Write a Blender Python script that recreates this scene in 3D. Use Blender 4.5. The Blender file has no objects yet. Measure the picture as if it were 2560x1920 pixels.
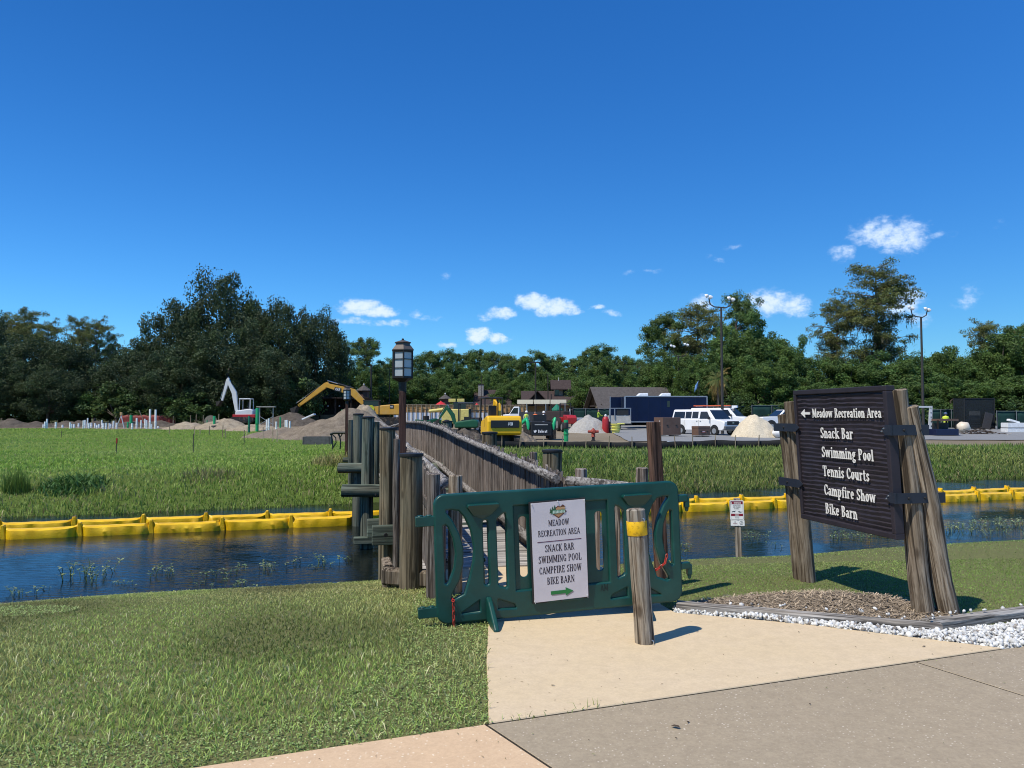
import bpy, bmesh, math, random
import numpy as np
from mathutils import Vector, Matrix, Euler, noise as mnoise

R = math.radians
S = bpy.context.scene
COL = S.collection
F, CX, CY, CAMH, PITCH = 1923.0, 1280.0, 960.0, 1.65, R(2.38)

# ---------------------------------------------------------------- camera
cam_d = bpy.data.cameras.new('camera')
cam_d.sensor_fit = 'HORIZONTAL'; cam_d.sensor_width = 36.0
cam_d.lens = 36.0 * F / 2560.0
cam_d.clip_start = 0.05; cam_d.clip_end = 3000
cam = bpy.data.objects.new('camera', cam_d); COL.objects.link(cam)
cam.location = (0, 0, CAMH); cam.rotation_euler = (R(90) + PITCH, 0, 0)
S.camera = cam

# ---------------------------------------------------------------- light
SUN_AZ = (-0.80, -0.60)                       # horizontal direction towards the sun
SUN_EL = R(57)
sd = Vector((-SUN_AZ[0] * math.cos(SUN_EL), -SUN_AZ[1] * math.cos(SUN_EL), -math.sin(SUN_EL)))
sun_d = bpy.data.lights.new('sun', 'SUN'); sun_d.energy = 5.0; sun_d.angle = R(0.53); sun_d.color = (1.0, 0.935, 0.82)
sun = bpy.data.objects.new('sun', sun_d); COL.objects.link(sun)
sun.rotation_euler = sd.to_track_quat('-Z', 'Y').to_euler(); sun.location = (-30, -20, 60)

S.view_settings.view_transform = 'Standard'; S.view_settings.look = 'None'
S.view_settings.exposure = 0.0; S.view_settings.gamma = 1.0
S.view_settings.use_curve_mapping = False

def ray(px, py):
    u = (px - CX) / F; v = (CY - py) / F; c, s = math.cos(PITCH), math.sin(PITCH)
    return u, c - s * v, s + c * v
def at(px, py, Y):                            # photograph measurement -> place at distance Y
    u, f, w = ray(px, py); t = Y / f
    return Vector((u * t, Y, CAMH + w * t))
def gp(px, py, z=0.0):                        # photograph measurement -> place on a level z
    u, f, w = ray(px, py); t = (z - CAMH) / w
    return Vector((u * t, f * t, z))

# ---------------------------------------------------------------- world
W = bpy.data.worlds.new('World'); S.world = W; W.use_nodes = True
def build_world():
    nt = W.node_tree; N = nt.nodes; L = nt.links
    bg = N['Background']; bg.inputs['Strength'].default_value = 0.125
    sky = N.new('ShaderNodeTexSky'); sky.sky_type = 'NISHITA'; sky.sun_disc = False
    sky.sun_elevation = SUN_EL; sky.sun_rotation = -math.atan2(SUN_AZ[0], SUN_AZ[1])
    sky.air_density = 1.0; sky.dust_density = 0.35; sky.ozone_density = 2.6; sky.altitude = 0
    hs = N.new('ShaderNodeHueSaturation'); hs.inputs['Saturation'].default_value = 1.3; hs.inputs['Value'].default_value = 1.0
    L.new(sky.outputs[0], hs.inputs['Color'])
    gm = N.new('ShaderNodeMix'); gm.data_type = 'RGBA'; gm.blend_type = 'MULTIPLY'; gm.inputs[0].default_value = 1.0
    L.new(hs.outputs[0], gm.inputs[6]); gm.inputs[7].default_value = (0.44, 0.87, 1.24, 1)
    tc = N.new('ShaderNodeTexCoord'); sp = N.new('ShaderNodeSeparateXYZ')
    L.new(tc.outputs['Generated'], sp.inputs[0])
    def m(op, a, b=None, clamp=False):
        n = N.new('ShaderNodeMath'); n.operation = op; n.use_clamp = clamp
        for i, x in enumerate((a, b)):
            if x is None: continue
            if isinstance(x, (int, float)): n.inputs[i].default_value = x
            else: L.new(x, n.inputs[i])
        return n.outputs[0]
    az = m('ARCTAN2', sp.outputs[0], sp.outputs[1]); el = m('ARCSINE', sp.outputs[2])
    cv = N.new('ShaderNodeCombineXYZ'); L.new(az, cv.inputs[0]); L.new(el, cv.inputs[1])
    def noise(scale, detail, rough, off):
        mp = N.new('ShaderNodeMapping'); mp.inputs['Location'].default_value = off
        mp.inputs['Scale'].default_value = (1.0, 1.35, 1.0)
        L.new(cv.outputs[0], mp.inputs[0])
        n = N.new('ShaderNodeTexNoise'); n.inputs['Scale'].default_value = scale
        n.inputs['Detail'].default_value = detail; n.inputs['Roughness'].default_value = rough
        L.new(mp.outputs[0], n.inputs['Vector']); return n.outputs[0]
    wob = noise(38, 4, 0.6, (3, 1, 0)); fine = noise(75, 8, 0.66, (0, 0, 2)); big = noise(26, 3, 0.55, (5, 5, 5))
    azw = m('ADD', az, m('MULTIPLY', m('SUBTRACT', wob, 0.5), 0.034))
    elw = m('ADD', el, m('MULTIPLY', m('SUBTRACT', big, 0.5), 0.018))
    clouds = []
    px = [(905, 768, 62, 22, 1), (945, 778, 45, 18, .9), (880, 800, 60, 10, .55), (975, 808, 60, 9, .5), (1040, 785, 28, 10, .5), (1075, 795, 40, 7, .35),
          (1255, 782, 40, 15, .8), (1210, 792, 26, 10, .45), (1330, 752, 42, 22, 1), (1385, 768, 55, 22, 1), (1422, 778, 34, 14, .8), (1495, 768, 26, 9, .6), (1530, 784, 26, 9, .6),
          (1195, 838, 36, 20, 1), (1245, 848, 36, 15, .9), (1122, 862, 28, 9, .6),
          (2195, 582, 58, 36, .72), (2255, 592, 60, 38, .75), (2105, 630, 30, 22, .6), (2350, 590, 26, 12, .35), (2190, 545, 20, 9, .3),
          (1925, 755, 58, 33, .85), (1985, 765, 42, 28, .75), (1753, 760, 30, 20, .65), (1880, 770, 30, 18, .5),
          (2410, 755, 30, 20, .45), (2430, 725, 26, 18, .3), (2256, 758, 48, 34, .7), (2290, 800, 34, 18, .5),
          (1832, 618, 24, 7, .3), (1800, 652, 22, 7, .32), (1765, 642, 12, 9, .25), (1632, 680, 32, 7, .3), (1575, 686, 18, 8, .28), (1112, 690, 14, 7, .3), (512, 675, 14, 6, .25), (2500, 560, 18, 8, .2)]
    for x, y, a, b, k in px:
        u, f, w = ray(x, y)
        clouds.append((math.atan2(u, f), math.asin(w / math.sqrt(u * u + f * f + w * w)), a / F * 1.2, b / F * 1.25, k))
    rg = random.Random(4)
    for i in range(8):                        # the same fair-weather clouds go on round the horizon
        a0 = R(42) + i / 8 * R(276) + rg.uniform(-.08, .08); e0 = rg.uniform(.1, .3); k = rg.uniform(.6, 1)
        a0 = a0 if a0 < math.pi else a0 - 2 * math.pi
        clouds.append((a0, e0, rg.uniform(.03, .06), rg.uniform(.015, .026), k))
    pw = N.new('ShaderNodeCombineXYZ'); L.new(azw, pw.inputs[0]); L.new(elw, pw.inputs[1])
    acc = None
    for a0, e0, a, b, k in clouds:
        v1 = N.new('ShaderNodeVectorMath'); v1.operation = 'MULTIPLY_ADD'; L.new(pw.outputs[0], v1.inputs[0])
        v1.inputs[1].default_value = (1 / a, 1 / b, 0); v1.inputs[2].default_value = (-a0 / a, -e0 / b, 0)
        v2 = N.new('ShaderNodeVectorMath'); v2.operation = 'DOT_PRODUCT'; L.new(v1.outputs[0], v2.inputs[0]); L.new(v1.outputs[0], v2.inputs[1])
        q = N.new('ShaderNodeMath'); q.operation = 'MULTIPLY_ADD'; L.new(v2.outputs['Value'], q.inputs[0]); q.inputs[1].default_value = -k; q.inputs[2].default_value = k
        acc = q.outputs[0] if acc is None else m('MAXIMUM', acc, q.outputs[0])
    dens = m('ADD', acc, m('MULTIPLY', m('SUBTRACT', fine, 0.5), 1.8))
    mr = N.new('ShaderNodeMapRange'); mr.interpolation_type = 'SMOOTHSTEP'
    mr.inputs[1].default_value = 0.05; mr.inputs[2].default_value = 0.95
    L.new(dens, mr.inputs[0])
    inside = m('GREATER_THAN', acc, 0.0)
    alpha = m('MULTIPLY', m('MULTIPLY', mr.outputs[0], m('MULTIPLY', acc, 2.2, True)), 0.9)
    alpha = m('MULTIPLY', alpha, inside)
    ramp = N.new('ShaderNodeMix'); ramp.data_type = 'RGBA'
    L.new(m('MULTIPLY', m('SUBTRACT', dens, 0.15), 0.6, True), ramp.inputs[0])
    ramp.inputs[6].default_value = (4.7, 6.5, 9.1, 1); ramp.inputs[7].default_value = (8.6, 8.9, 9.3, 1)
    mx = N.new('ShaderNodeMix'); mx.data_type = 'RGBA'
    L.new(alpha, mx.inputs[0]); L.new(gm.outputs[2], mx.inputs[6]); L.new(ramp.outputs[2], mx.inputs[7])
    L.new(mx.outputs[2], bg.inputs['Color'])
build_world()
W.cycles.sampling_method = 'MANUAL'; W.cycles.sample_map_resolution = 512
S.cycles.filter_width = 1.05; S.cycles.max_bounces = 6; S.cycles.diffuse_bounces = 2; S.cycles.glossy_bounces = 3
S.cycles.transmission_bounces = 3; S.cycles.transparent_max_bounces = 6
S.cycles.caustics_reflective = False; S.cycles.caustics_refractive = False

# ---------------------------------------------------------------- materials
class NT:
    def __init__(s, name):
        s.m = bpy.data.materials.new(name); s.m.use_nodes = True
        s.t = s.m.node_tree; s.N = s.t.nodes; s.L = s.t.links; s.b = s.N['Principled BSDF']
    def n(s, typ, **kw):
        x = s.N.new(typ)
        for k, v in kw.items(): setattr(x, k, v)
        return x
    def set(s, sock, v):
        if hasattr(v, 'is_output') or isinstance(v, bpy.types.NodeSocket): s.L.new(v, sock)
        else: sock.default_value = v
    def coords(s, scale=(1, 1, 1), rand=True, kind='Object'):
        tc = s.n('ShaderNodeTexCoord'); mp = s.n('ShaderNodeMapping'); mp.inputs['Scale'].default_value = scale
        s.L.new(tc.outputs[kind], mp.inputs[0])
        if not rand: return mp.outputs[0]
        oi = s.n('ShaderNodeObjectInfo'); vm = s.n('ShaderNodeVectorMath', operation='MULTIPLY_ADD')
        cb = s.n('ShaderNodeCombineXYZ')
        for i in range(3): s.L.new(oi.outputs['Random'], cb.inputs[i])
        s.L.new(cb.outputs[0], vm.inputs[0]); vm.inputs[1].default_value = (31, 17, 23); s.L.new(mp.outputs[0], vm.inputs[2])
        return vm.outputs[0]
    def noise(s, vec, scale=5, detail=4, rough=.55, dist=0):
        x = s.n('ShaderNodeTexNoise'); x.inputs['Scale'].default_value = scale; x.inputs['Detail'].default_value = detail
        x.inputs['Roughness'].default_value = rough; x.inputs['Distortion'].default_value = dist
        s.L.new(vec, x.inputs['Vector']); return x.outputs[0]
    def ramp(s, fac, stops, interp='LINEAR'):
        x = s.n('ShaderNodeValToRGB'); cr = x.color_ramp; cr.interpolation = interp
        while len(cr.elements) < len(stops): cr.elements.new(0.5)
        for e, (p, c) in zip(cr.elements, stops): e.position = p; e.color = (*c, 1) if len(c) == 3 else c
        s.L.new(fac, x.inputs[0]); return x.outputs[0]
    def mix(s, fac, a, b, mode='MIX'):
        x = s.n('ShaderNodeMix', data_type='RGBA', blend_type=mode)
        s.set(x.inputs[0], fac)
        for i, v in ((6, a), (7, b)):
            if isinstance(v, tuple): x.inputs[i].default_value = (*v, 1) if len(v) == 3 else v
            else: s.L.new(v, x.inputs[i])
        return x.outputs[2]
    def bump(s, h, strength=.3, dist=.01):
        x = s.n('ShaderNodeBump'); x.inputs['Strength'].default_value = strength; x.inputs['Distance'].default_value = dist
        s.L.new(h, x.inputs['Height']); s.L.new(x.outputs[0], s.b.inputs['Normal'])
    def fin(s, col=None, rough=None, metal=None, spec=None):
        if col is not None: s.set(s.b.inputs['Base Color'], (*col, 1) if isinstance(col, tuple) else col)
        if rough is not None: s.set(s.b.inputs['Roughness'], rough)
        if metal is not None: s.b.inputs['Metallic'].default_value = metal
        if spec is not None: s.b.inputs['Specular IOR Level'].default_value = spec
        return s.m

MATS = {}
def plain(name, col, rough=.55, metal=0, spec=.4, var=.18, scale=6, dirt=None):
    if name in MATS: return MATS[name]
    t = NT(name); v = t.coords(rand=True)
    n = t.noise(v, scale, 5, .6)
    c0 = tuple(c * (1 - var) for c in col); c1 = tuple(min(1, c * (1 + var * .6)) for c in col)
    c = t.ramp(n, [(.3, c0), (.7, c1)])
    if dirt:
        n2 = t.noise(v, scale * .5, 6, .7)
        f = t.ramp(n2, [(.48, (0, 0, 0)), (.72, (.75, .75, .75))])
        c = t.mix(f, c, dirt)
    MATS[name] = t.fin(c, rough, metal, spec); return MATS[name]
def wood(name, dark, light, axis=2, fine=60, rough=.85, bump=.5, third=None, rand_val=.25, knots=False):
    if name in MATS: return MATS[name]
    t = NT(name); sc = [fine, fine, fine]; sc[axis] = fine * .045
    v = t.coords(tuple(sc)); n = t.noise(v, 1.0, 5, .65, .6)
    sc2 = [7, 7, 7]; sc2[axis] = 1.6
    v2 = t.coords(tuple(sc2)); n2 = t.noise(v2, 1.0, 3, .6)
    c = t.ramp(n, [(.36, tuple(a * .5 for a in dark)), (.44, dark), (.52, tuple((a + b) / 2 for a, b in zip(dark, light))), (.62, light)])
    if third: c = t.mix(t.ramp(n2, [(.44, (0, 0, 0)), (.62, (.8, .8, .8))]), c, t.mix(.45, c, third, 'MIX') if False else t.mix(.55, c, third))
    sc3 = [fine * .55] * 3; sc3[axis] = fine * .012; n3 = t.noise(t.coords(tuple(sc3)), 1.0, 2, .5, .3)
    c = t.mix(t.ramp(n3, [(.60, (0, 0, 0)), (.645, (.85,) * 3)]), c, tuple(a * .22 for a in dark))          # drying checks
    vk = t.n('ShaderNodeTexVoronoi'); sck = [5.5] * 3; sck[axis] = 2.4; vk.inputs['Scale'].default_value = 1.0; t.L.new(t.coords(tuple(sck)), vk.inputs['Vector'])
    c = t.mix(t.ramp(vk.outputs['Distance'], [(.07, (.75,) * 3), (.15, (0, 0, 0))]), c, tuple(a * .55 for a in dark))   # knots
    oi = t.n('ShaderNodeObjectInfo'); hv = t.n('ShaderNodeHueSaturation')
    mr = t.n('ShaderNodeMapRange'); mr.inputs[3].default_value = 1 - rand_val; mr.inputs[4].default_value = 1 + rand_val
    t.L.new(oi.outputs['Random'], mr.inputs[0]); t.L.new(mr.outputs[0], hv.inputs['Value']); t.L.new(c, hv.inputs['Color'])
    t.bump(n, bump, .012)
    MATS[name] = t.fin(hv.outputs[0], rough, 0, .2); return MATS[name]

def leafmat(name, trans=.25, rough=.6):
    t = NT(name); a = t.n('ShaderNodeAttribute', attribute_name='Col')
    t.fin(a.outputs['Color'], rough, 0, .25)
    tr = t.n('ShaderNodeBsdfTranslucent'); ms = t.n('ShaderNodeMixShader'); ms.inputs[0].default_value = trans
    hv = t.n('ShaderNodeHueSaturation'); hv.inputs['Value'].default_value = 1.3; hv.inputs['Hue'].default_value = .49
    t.L.new(a.outputs['Color'], hv.inputs['Color']); t.L.new(hv.outputs[0], tr.inputs['Color'])
    out = t.N['Material Output']
    t.L.new(t.b.outputs[0], ms.inputs[1]); t.L.new(tr.outputs[0], ms.inputs[2]); t.L.new(ms.outputs[0], out.inputs[0])
    return t.m
M_LEAF = leafmat('leaves'); M_GRASS = leafmat('grass_blades', .22, .5)

# ---------------------------------------------------------------- mesh helpers
def rotz(a): return Matrix.Rotation(a, 3, 'Z')
def tag(o, label=None, cat=None, group=None, kind=None):
    if label: o['label'] = label
    if cat: o['category'] = cat
    if group: o['group'] = group
    if kind: o['kind'] = kind
    return o
def thing(name, label, cat, loc=(0, 0, 0), rz=0.0, group=None, rot=None):
    o = bpy.data.objects.new(name, None); COL.objects.link(o); o.empty_display_size = .1
    o.location = loc; o.rotation_euler = rot if rot else (0, 0, rz)
    return tag(o, label, cat, group)
def link(name, me, parent=None, loc=None, rot=None):
    o = bpy.data.objects.new(name, me); COL.objects.link(o); o.parent = parent
    if loc is not None: o.location = loc
    if rot is not None: o.rotation_euler = rot
    return o
class MB:
    def __init__(s): s.v = []; s.f = []; s.mi = []; s.sm = []
    def add(s, vs, fs, mi=0, smooth=False):
        b = len(s.v); s.v.extend(tuple(x) for x in vs)
        for f in fs: s.f.append(tuple(b + i for i in f)); s.mi.append(mi); s.sm.append(smooth)
        return s
    def box(s, c, d, mi=0, M=None):
        hx, hy, hz = d[0] / 2, d[1] / 2, d[2] / 2; c = Vector(c)
        vs = [Vector((x, y, z)) for z in (-hz, hz) for x, y in ((-hx, -hy), (hx, -hy), (hx, hy), (-hx, hy))]
        vs = [c + (M @ v if M else v) for v in vs]
        return s.add(vs, [(3, 2, 1, 0), (4, 5, 6, 7), (0, 1, 5, 4), (1, 2, 6, 5), (2, 3, 7, 6), (3, 0, 4, 7)], mi)
    def hexa(s, lo, hi, mi=0):
        n = len(lo); vs = list(lo) + list(hi)
        fs = [tuple(range(n - 1, -1, -1)), tuple(range(n, 2 * n))] + [(i, (i + 1) % n, n + (i + 1) % n, n + i) for i in range(n)]
        return s.add(vs, fs, mi)
    def beam(s, p0, p1, w, h, mi=0, up=(0, 0, 1)):
        p0, p1 = Vector(p0), Vector(p1); d = (p1 - p0); L = d.length; d.normalize(); up = Vector(up)
        x = d.cross(up)
        if x.length < 1e-4: x = d.cross(Vector((0, 1, 0)))
        x.normalize(); u = x.cross(d); M = Matrix((x, d, u)).transposed()
        return s.box((p0 + p1) / 2, (w, L, h), mi, M)
    def cyl(s, p0, p1, r0, r1=None, n=10, mi=0, caps=True, smooth=True):
        return s.tube([p0, p1], [r0, r0 if r1 is None else r1], n, mi, caps, smooth)
    def tube(s, pts, rs, n=8, mi=0, caps=True, smooth=True):
        pts = [Vector(p) for p in pts]
        if isinstance(rs, (int, float)): rs = [rs] * len(pts)
        vs = []; d0 = (pts[1] - pts[0]).normalized()
        ref = Vector((0, 0, 1)) if abs(d0.z) < .9 else Vector((1, 0, 0))
        x = d0.cross(ref).normalized()
        for i, p in enumerate(pts):
            d = (pts[min(i + 1, len(pts) - 1)] - pts[max(i - 1, 0)])
            if d.length > 1e-9: d.normalize()
            else: d = d0
            x = (x - d * x.dot(d))
            x = x.normalized() if x.length > 1e-6 else d.cross(ref).normalized()
            y = d.cross(x)
            for k in range(n):
                a = 2 * math.pi * k / n; vs.append(p + (x * math.cos(a) + y * math.sin(a)) * rs[i])
        fs = [(i * n + k, i * n + (k + 1) % n, (i + 1) * n + (k + 1) % n, (i + 1) * n + k) for i in range(len(pts) - 1) for k in range(n)]
        s.add(vs, fs, mi, smooth)
        if caps:
            b = len(s.v) - len(vs); m = len(pts) - 1
            s.f.append(tuple(b + k for k in range(n - 1, -1, -1))); s.mi.append(mi); s.sm.append(False)
            s.f.append(tuple(b + m * n + k for k in range(n))); s.mi.append(mi); s.sm.append(False)
        return s
    def lathe(s, prof, n=12, mi=0, o=(0, 0, 0), smooth=True, a0=0.0):
        vs = []; o = Vector(o)
        for r, z in prof:
            for k in range(n):
                a = 2 * math.pi * k / n + a0; vs.append(o + Vector((r * math.cos(a), r * math.sin(a), z)))
        m = len(prof)
        fs = [(i * n + k, i * n + (k + 1) % n, (i + 1) * n + (k + 1) % n, (i + 1) * n + k) for i in range(m - 1) for k in range(n)]
        fs += [tuple(range(n - 1, -1, -1)), tuple((m - 1) * n + k for k in range(n))]
        return s.add(vs, fs, mi, smooth)
    def ball(s, c, r, nu=10, nv=6, mi=0):
        r = (r, r, r) if isinstance(r, (int, float)) else r; c = Vector(c); vs = [c + Vector((0, 0, -r[2]))]
        for j in range(1, nv):
            t = math.pi * j / nv
            for k in range(nu):
                a = 2 * math.pi * k / nu
                vs.append(c + Vector((r[0] * math.sin(t) * math.cos(a), r[1] * math.sin(t) * math.sin(a), -r[2] * math.cos(t))))
        vs.append(c + Vector((0, 0, r[2]))); e = len(vs) - 1
        fs = [(0, 1 + (k + 1) % nu, 1 + k) for k in range(nu)]
        for j in range(nv - 2):
            for k in range(nu):
                a = 1 + j * nu; fs.append((a + k, a + (k + 1) % nu, a + nu + (k + 1) % nu, a + nu + k))
        a = 1 + (nv - 2) * nu; fs += [(a + k, a + (k + 1) % nu, e) for k in range(nu)]
        return s.add(vs, fs, mi, True)
    def prism(s, poly, y0, y1, mi=0, smooth=False):        # poly in x,z; extruded along y (counter-clockwise seen from -y)
        n = len(poly); vs = [(x, y0, z) for x, z in poly] + [(x, y1, z) for x, z in poly]
        fs = [tuple(range(n)), tuple(range(2 * n - 1, n - 1, -1))]
        s.add(vs, fs, mi); b = len(s.v) - 2 * n
        for i in range(n):
            j = (i + 1) % n; s.f.append((b + j, b + i, b + n + i, b + n + j)); s.mi.append(mi); s.sm.append(smooth)
        return s
    def mesh(s, name, mats):
        me = bpy.data.meshes.new(name); me.from_pydata(s.v, [], s.f)
        for m in (mats if isinstance(mats, (list, tuple)) else [mats]): me.materials.append(m)
        me.polygons.foreach_set('material_index', s.mi); me.polygons.foreach_set('use_smooth', s.sm)
        me.update()
        if any(s.sm): me.set_sharp_from_angle(angle=R(50))
        return me
    def build(s, name, mats, parent=None, loc=None, rot=None, bevel=0, seg=2):
        o = link(name, s.mesh(name, mats), parent, loc, rot)
        if bevel:
            b = o.modifiers.new('bevel', 'BEVEL'); b.width = bevel; b.segments = seg; b.limit_method = 'ANGLE'; b.angle_limit = R(40)
        return o
def np_mesh(name, verts, faces, mats, cols=None, smooth=False):
    """verts (n,3), faces (m,k) of one k."""
    me = bpy.data.meshes.new(name); n, (m, k) = len(verts), faces.shape
    me.vertices.add(n); me.vertices.foreach_set('co', np.ascontiguousarray(verts, np.float32).ravel())
    me.loops.add(m * k); me.loops.foreach_set('vertex_index', np.ascontiguousarray(faces, np.int32).ravel())
    me.polygons.add(m); me.polygons.foreach_set('loop_start', np.arange(0, m * k, k, dtype=np.int32))
    if smooth: me.polygons.foreach_set('use_smooth', np.ones(m, bool))
    for mt in (mats if isinstance(mats, (list, tuple)) else [mats]): me.materials.append(mt)
    me.update(calc_edges=True)
    if cols is not None:
        a = me.color_attributes.new('Col', 'FLOAT_COLOR', 'POINT')
        c = np.ones((n, 4), np.float32); c[:, :3] = cols; a.data.foreach_set('color', c.ravel())
    return me
def curve_mesh(name, loops, extrude, bevel, mats, res=1):
    cu = bpy.data.curves.new(name, 'CURVE'); cu.dimensions = '2D'; cu.fill_mode = 'BOTH'
    cu.extrude = extrude; cu.bevel_depth = bevel; cu.bevel_resolution = res
    for lp in loops:
        sp = cu.splines.new('POLY'); sp.points.add(len(lp) - 1); sp.use_cyclic_u = True
        for p, (x, y) in zip(sp.points, lp): p.co = (x, y, 0, 1)
    ob = bpy.data.objects.new(name, cu); COL.objects.link(ob)
    dg = bpy.context.evaluated_depsgraph_get()
    me = bpy.data.meshes.new_from_object(ob.evaluated_get(dg)); me.name = name
    bpy.data.objects.remove(ob); bpy.data.curves.remove(cu)
    me.transform(Matrix.Rotation(R(90), 4, 'X'))          # lies in x,z now, faces -y and +y
    me.materials.clear(); me.materials.append(mats)
    me.polygons.foreach_set('material_index', [0] * len(me.polygons))
    for p in me.polygons: p.use_smooth = True
    me.set_sharp_from_angle(angle=R(40)); me.update(); return me
def rrect(x0, x1, z0, z1, r, n=4):
    pts = []
    for cx, cz, a in ((x1 - r, z0 + r, -90), (x1 - r, z1 - r, 0), (x0 + r, z1 - r, 90), (x0 + r, z0 + r, 180)):
        for k in range(n + 1):
            t = R(a + 90 * k / n); pts.append((cx + r * math.cos(t), cz + r * math.sin(t)))
    return pts
def copy_tree(o, parent=None):
    c = o.copy(); COL.objects.link(c); c.parent = parent
    for ch in KIDS.get(o.name, [x for x in o.children]): copy_tree(ch, c)
    return c
KIDS = {}
def smooth01(x):
    x = min(1.0, max(0.0, x)); return x * x * (3 - 2 * x)
# ================================================================ lettering: a slab-serif alphabet drawn in strokes
TK, TN = .175, .085
def _gl():
    g = {}
    v = lambda x, a, b, w=TK: ('v', x, a, b, w)
    h = lambda a, b, y, w=TN: ('h', a, b, y, w)
    d = lambda a, b, c, e, w=TK: ('d', a, b, c, e, w)
    o = lambda cx, cy, rx, ry, a0=0, a1=360, w=TK: ('o', cx, cy, rx, ry, a0, a1, w)
    s = lambda x, y, w=.3: ('h', x - w / 2, x + w / 2, y + (TN / 2 if y <= .02 else -TN / 2), TN)
    g['A'] = (.78, [d(.1, .02, .39, .97, TN * 1.2), d(.68, .02, .39, .97), h(.2, .58, .3), s(.1, 0, .22), s(.68, 0, .24)])
    g['B'] = (.68, [v(.16, 0, 1), o(.3, .75, .27, .25, -90, 90), o(.3, .26, .32, .26, -90, 90), h(.03, .3, .96), h(.03, .3, .04), h(.16, .34, .5)])
    g['C'] = (.68, [o(.37, .5, .33, .5, 42, 318), v(.61, .64, .97, TN), v(.6, .12, .3, TN)])
    g['D'] = (.74, [v(.16, 0, 1), o(.3, .5, .38, .5, -90, 90), h(.03, .32, .96), h(.03, .32, .04)])
    g['E'] = (.64, [v(.16, 0, 1), h(.03, .58, .96), h(.03, .58, .04), h(.16, .4, .51), v(.57, .72, 1, TN), v(.57, 0, .3, TN), v(.41, .4, .62, TN)])
    g['F'] = (.62, [v(.16, 0, 1), h(.03, .58, .96), h(.16, .4, .5), v(.57, .7, 1, TN), v(.41, .38, .62, TN), s(.16, 0, .32)])
    g['G'] = (.74, [o(.37, .5, .33, .5, 42, 330), v(.6, .66, .97, TN), v(.57, .03, .42), h(.42, .7, .42)])
    g['H'] = (.78, [v(.17, 0, 1), v(.61, 0, 1), h(.17, .61, .51)] + [s(x, y, .32) for x in (.17, .61) for y in (0, 1)])
    g['I'] = (.36, [v(.18, 0, 1), s(.18, 0, .32), s(.18, 1, .32)])
    g['J'] = (.56, [v(.36, .25, 1), o(.24, .24, .2, .24, 180, 360), s(.36, 1, .32)])
    g['K'] = (.74, [v(.16, 0, 1), d(.2, .4, .6, .96, TN * 1.2), d(.3, .5, .62, .04), s(.16, 0), s(.16, 1), s(.6, 1, .24), s(.64, 0, .22)])
    g['L'] = (.62, [v(.16, 0, 1), h(.03, .57, .04), v(.56, 0, .32, TN), s(.16, 1)])
    g['M'] = (.96, [v(.14, 0, 1, TN * 1.2), v(.8, 0, 1), d(.18, .96, .47, .12), d(.47, .12, .76, .96, TN * 1.2), s(.13, 0, .24), s(.8, 0, .3), s(.12, 1, .22), s(.82, 1, .24)])
    g['N'] = (.78, [v(.14, 0, 1, TN * 1.2), v(.63, 0, 1, TN * 1.2), d(.16, .95, .61, .05), s(.13, 0, .24), s(.12, 1, .22), s(.63, 1, .26)])
    g['O'] = (.76, [o(.38, .5, .34, .5)])
    g['P'] = (.66, [v(.16, 0, 1), o(.3, .73, .3, .27, -90, 90), h(.03, .32, .96), h(.16, .32, .5), s(.16, 0)])
    g['R'] = (.74, [v(.16, 0, 1), o(.3, .74, .28, .26, -90, 90), h(.03, .32, .96), h(.16, .34, .5), d(.38, .5, .62, .03, TK * .9), s(.16, 0), s(.66, 0, .16)])
    g['S'] = (.62, [o(.31, .74, .25, .26, 25, 270), o(.31, .25, .26, .25, 90, -155), v(.52, .74, .98, TN), v(.08, .02, .28, TN)])
    g['T'] = (.7, [v(.35, 0, 1), h(.03, .67, .96), v(.06, .7, 1, TN), v(.64, .7, 1, TN), s(.35, 0, .32)])
    g['W'] = (1.08, [d(.12, .97, .32, .03), d(.32, .03, .54, .97, TN * 1.2), d(.54, .97, .75, .03), d(.75, .03, .96, .97, TN * 1.2), s(.12, 1, .26), s(.54, 1, .26), s(.95, 1, .22)])
    g['a'] = (.6, [o(.26, .2, .22, .2, 40, 320), v(.44, .06, .5), o(.26, .47, .21, .22, 10, 165), h(.4, .6, .05), h(.26, .44, .37, TN)])
    g['b'] = (.64, [v(.16, 0, 1), o(.33, .35, .25, .35, -140, 140), s(.12, 1, .24)])
    g['c'] = (.56, [o(.29, .35, .25, .35, 48, 312), v(.47, .45, .63, TN * 1.3)])
    g['d'] = (.66, [o(.29, .35, .25, .35, 40, 320), v(.48, 0, 1), s(.44, 1, .24), s(.54, 0, .2)])
    g['e'] = (.58, [o(.29, .35, .25, .35, 2, 315), h(.08, .52, .37)])
    g['f'] = (.44, [v(.2, 0, .8), o(.35, .8, .15, .2, 50, 180), h(.04, .42, .66), s(.2, 0, .32)])
    g['g'] = (.6, [o(.27, .46, .21, .24), o(.29, -.12, .25, .17), d(.14, .24, .15, .03, TN * 1.3), h(.4, .56, .66)])
    g['h'] = (.68, [v(.16, 0, 1), o(.34, .46, .18, .24, 0, 160), v(.52, 0, .48), s(.16, 0), s(.52, 0), s(.12, 1, .24)])
    g['i'] = (.36, [v(.18, 0, .7), o(.18, .89, .085, .1), s(.18, 0, .32), s(.14, .7, .24)])
    g['k'] = (.68, [v(.16, 0, 1), d(.2, .3, .52, .66, TN * 1.2), d(.3, .38, .58, .04), s(.16, 0), s(.12, 1, .24), s(.52, .7, .24), s(.6, 0, .2)])
    g['l'] = (.36, [v(.18, 0, 1), s(.18, 0, .32), s(.14, 1, .24)])
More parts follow.
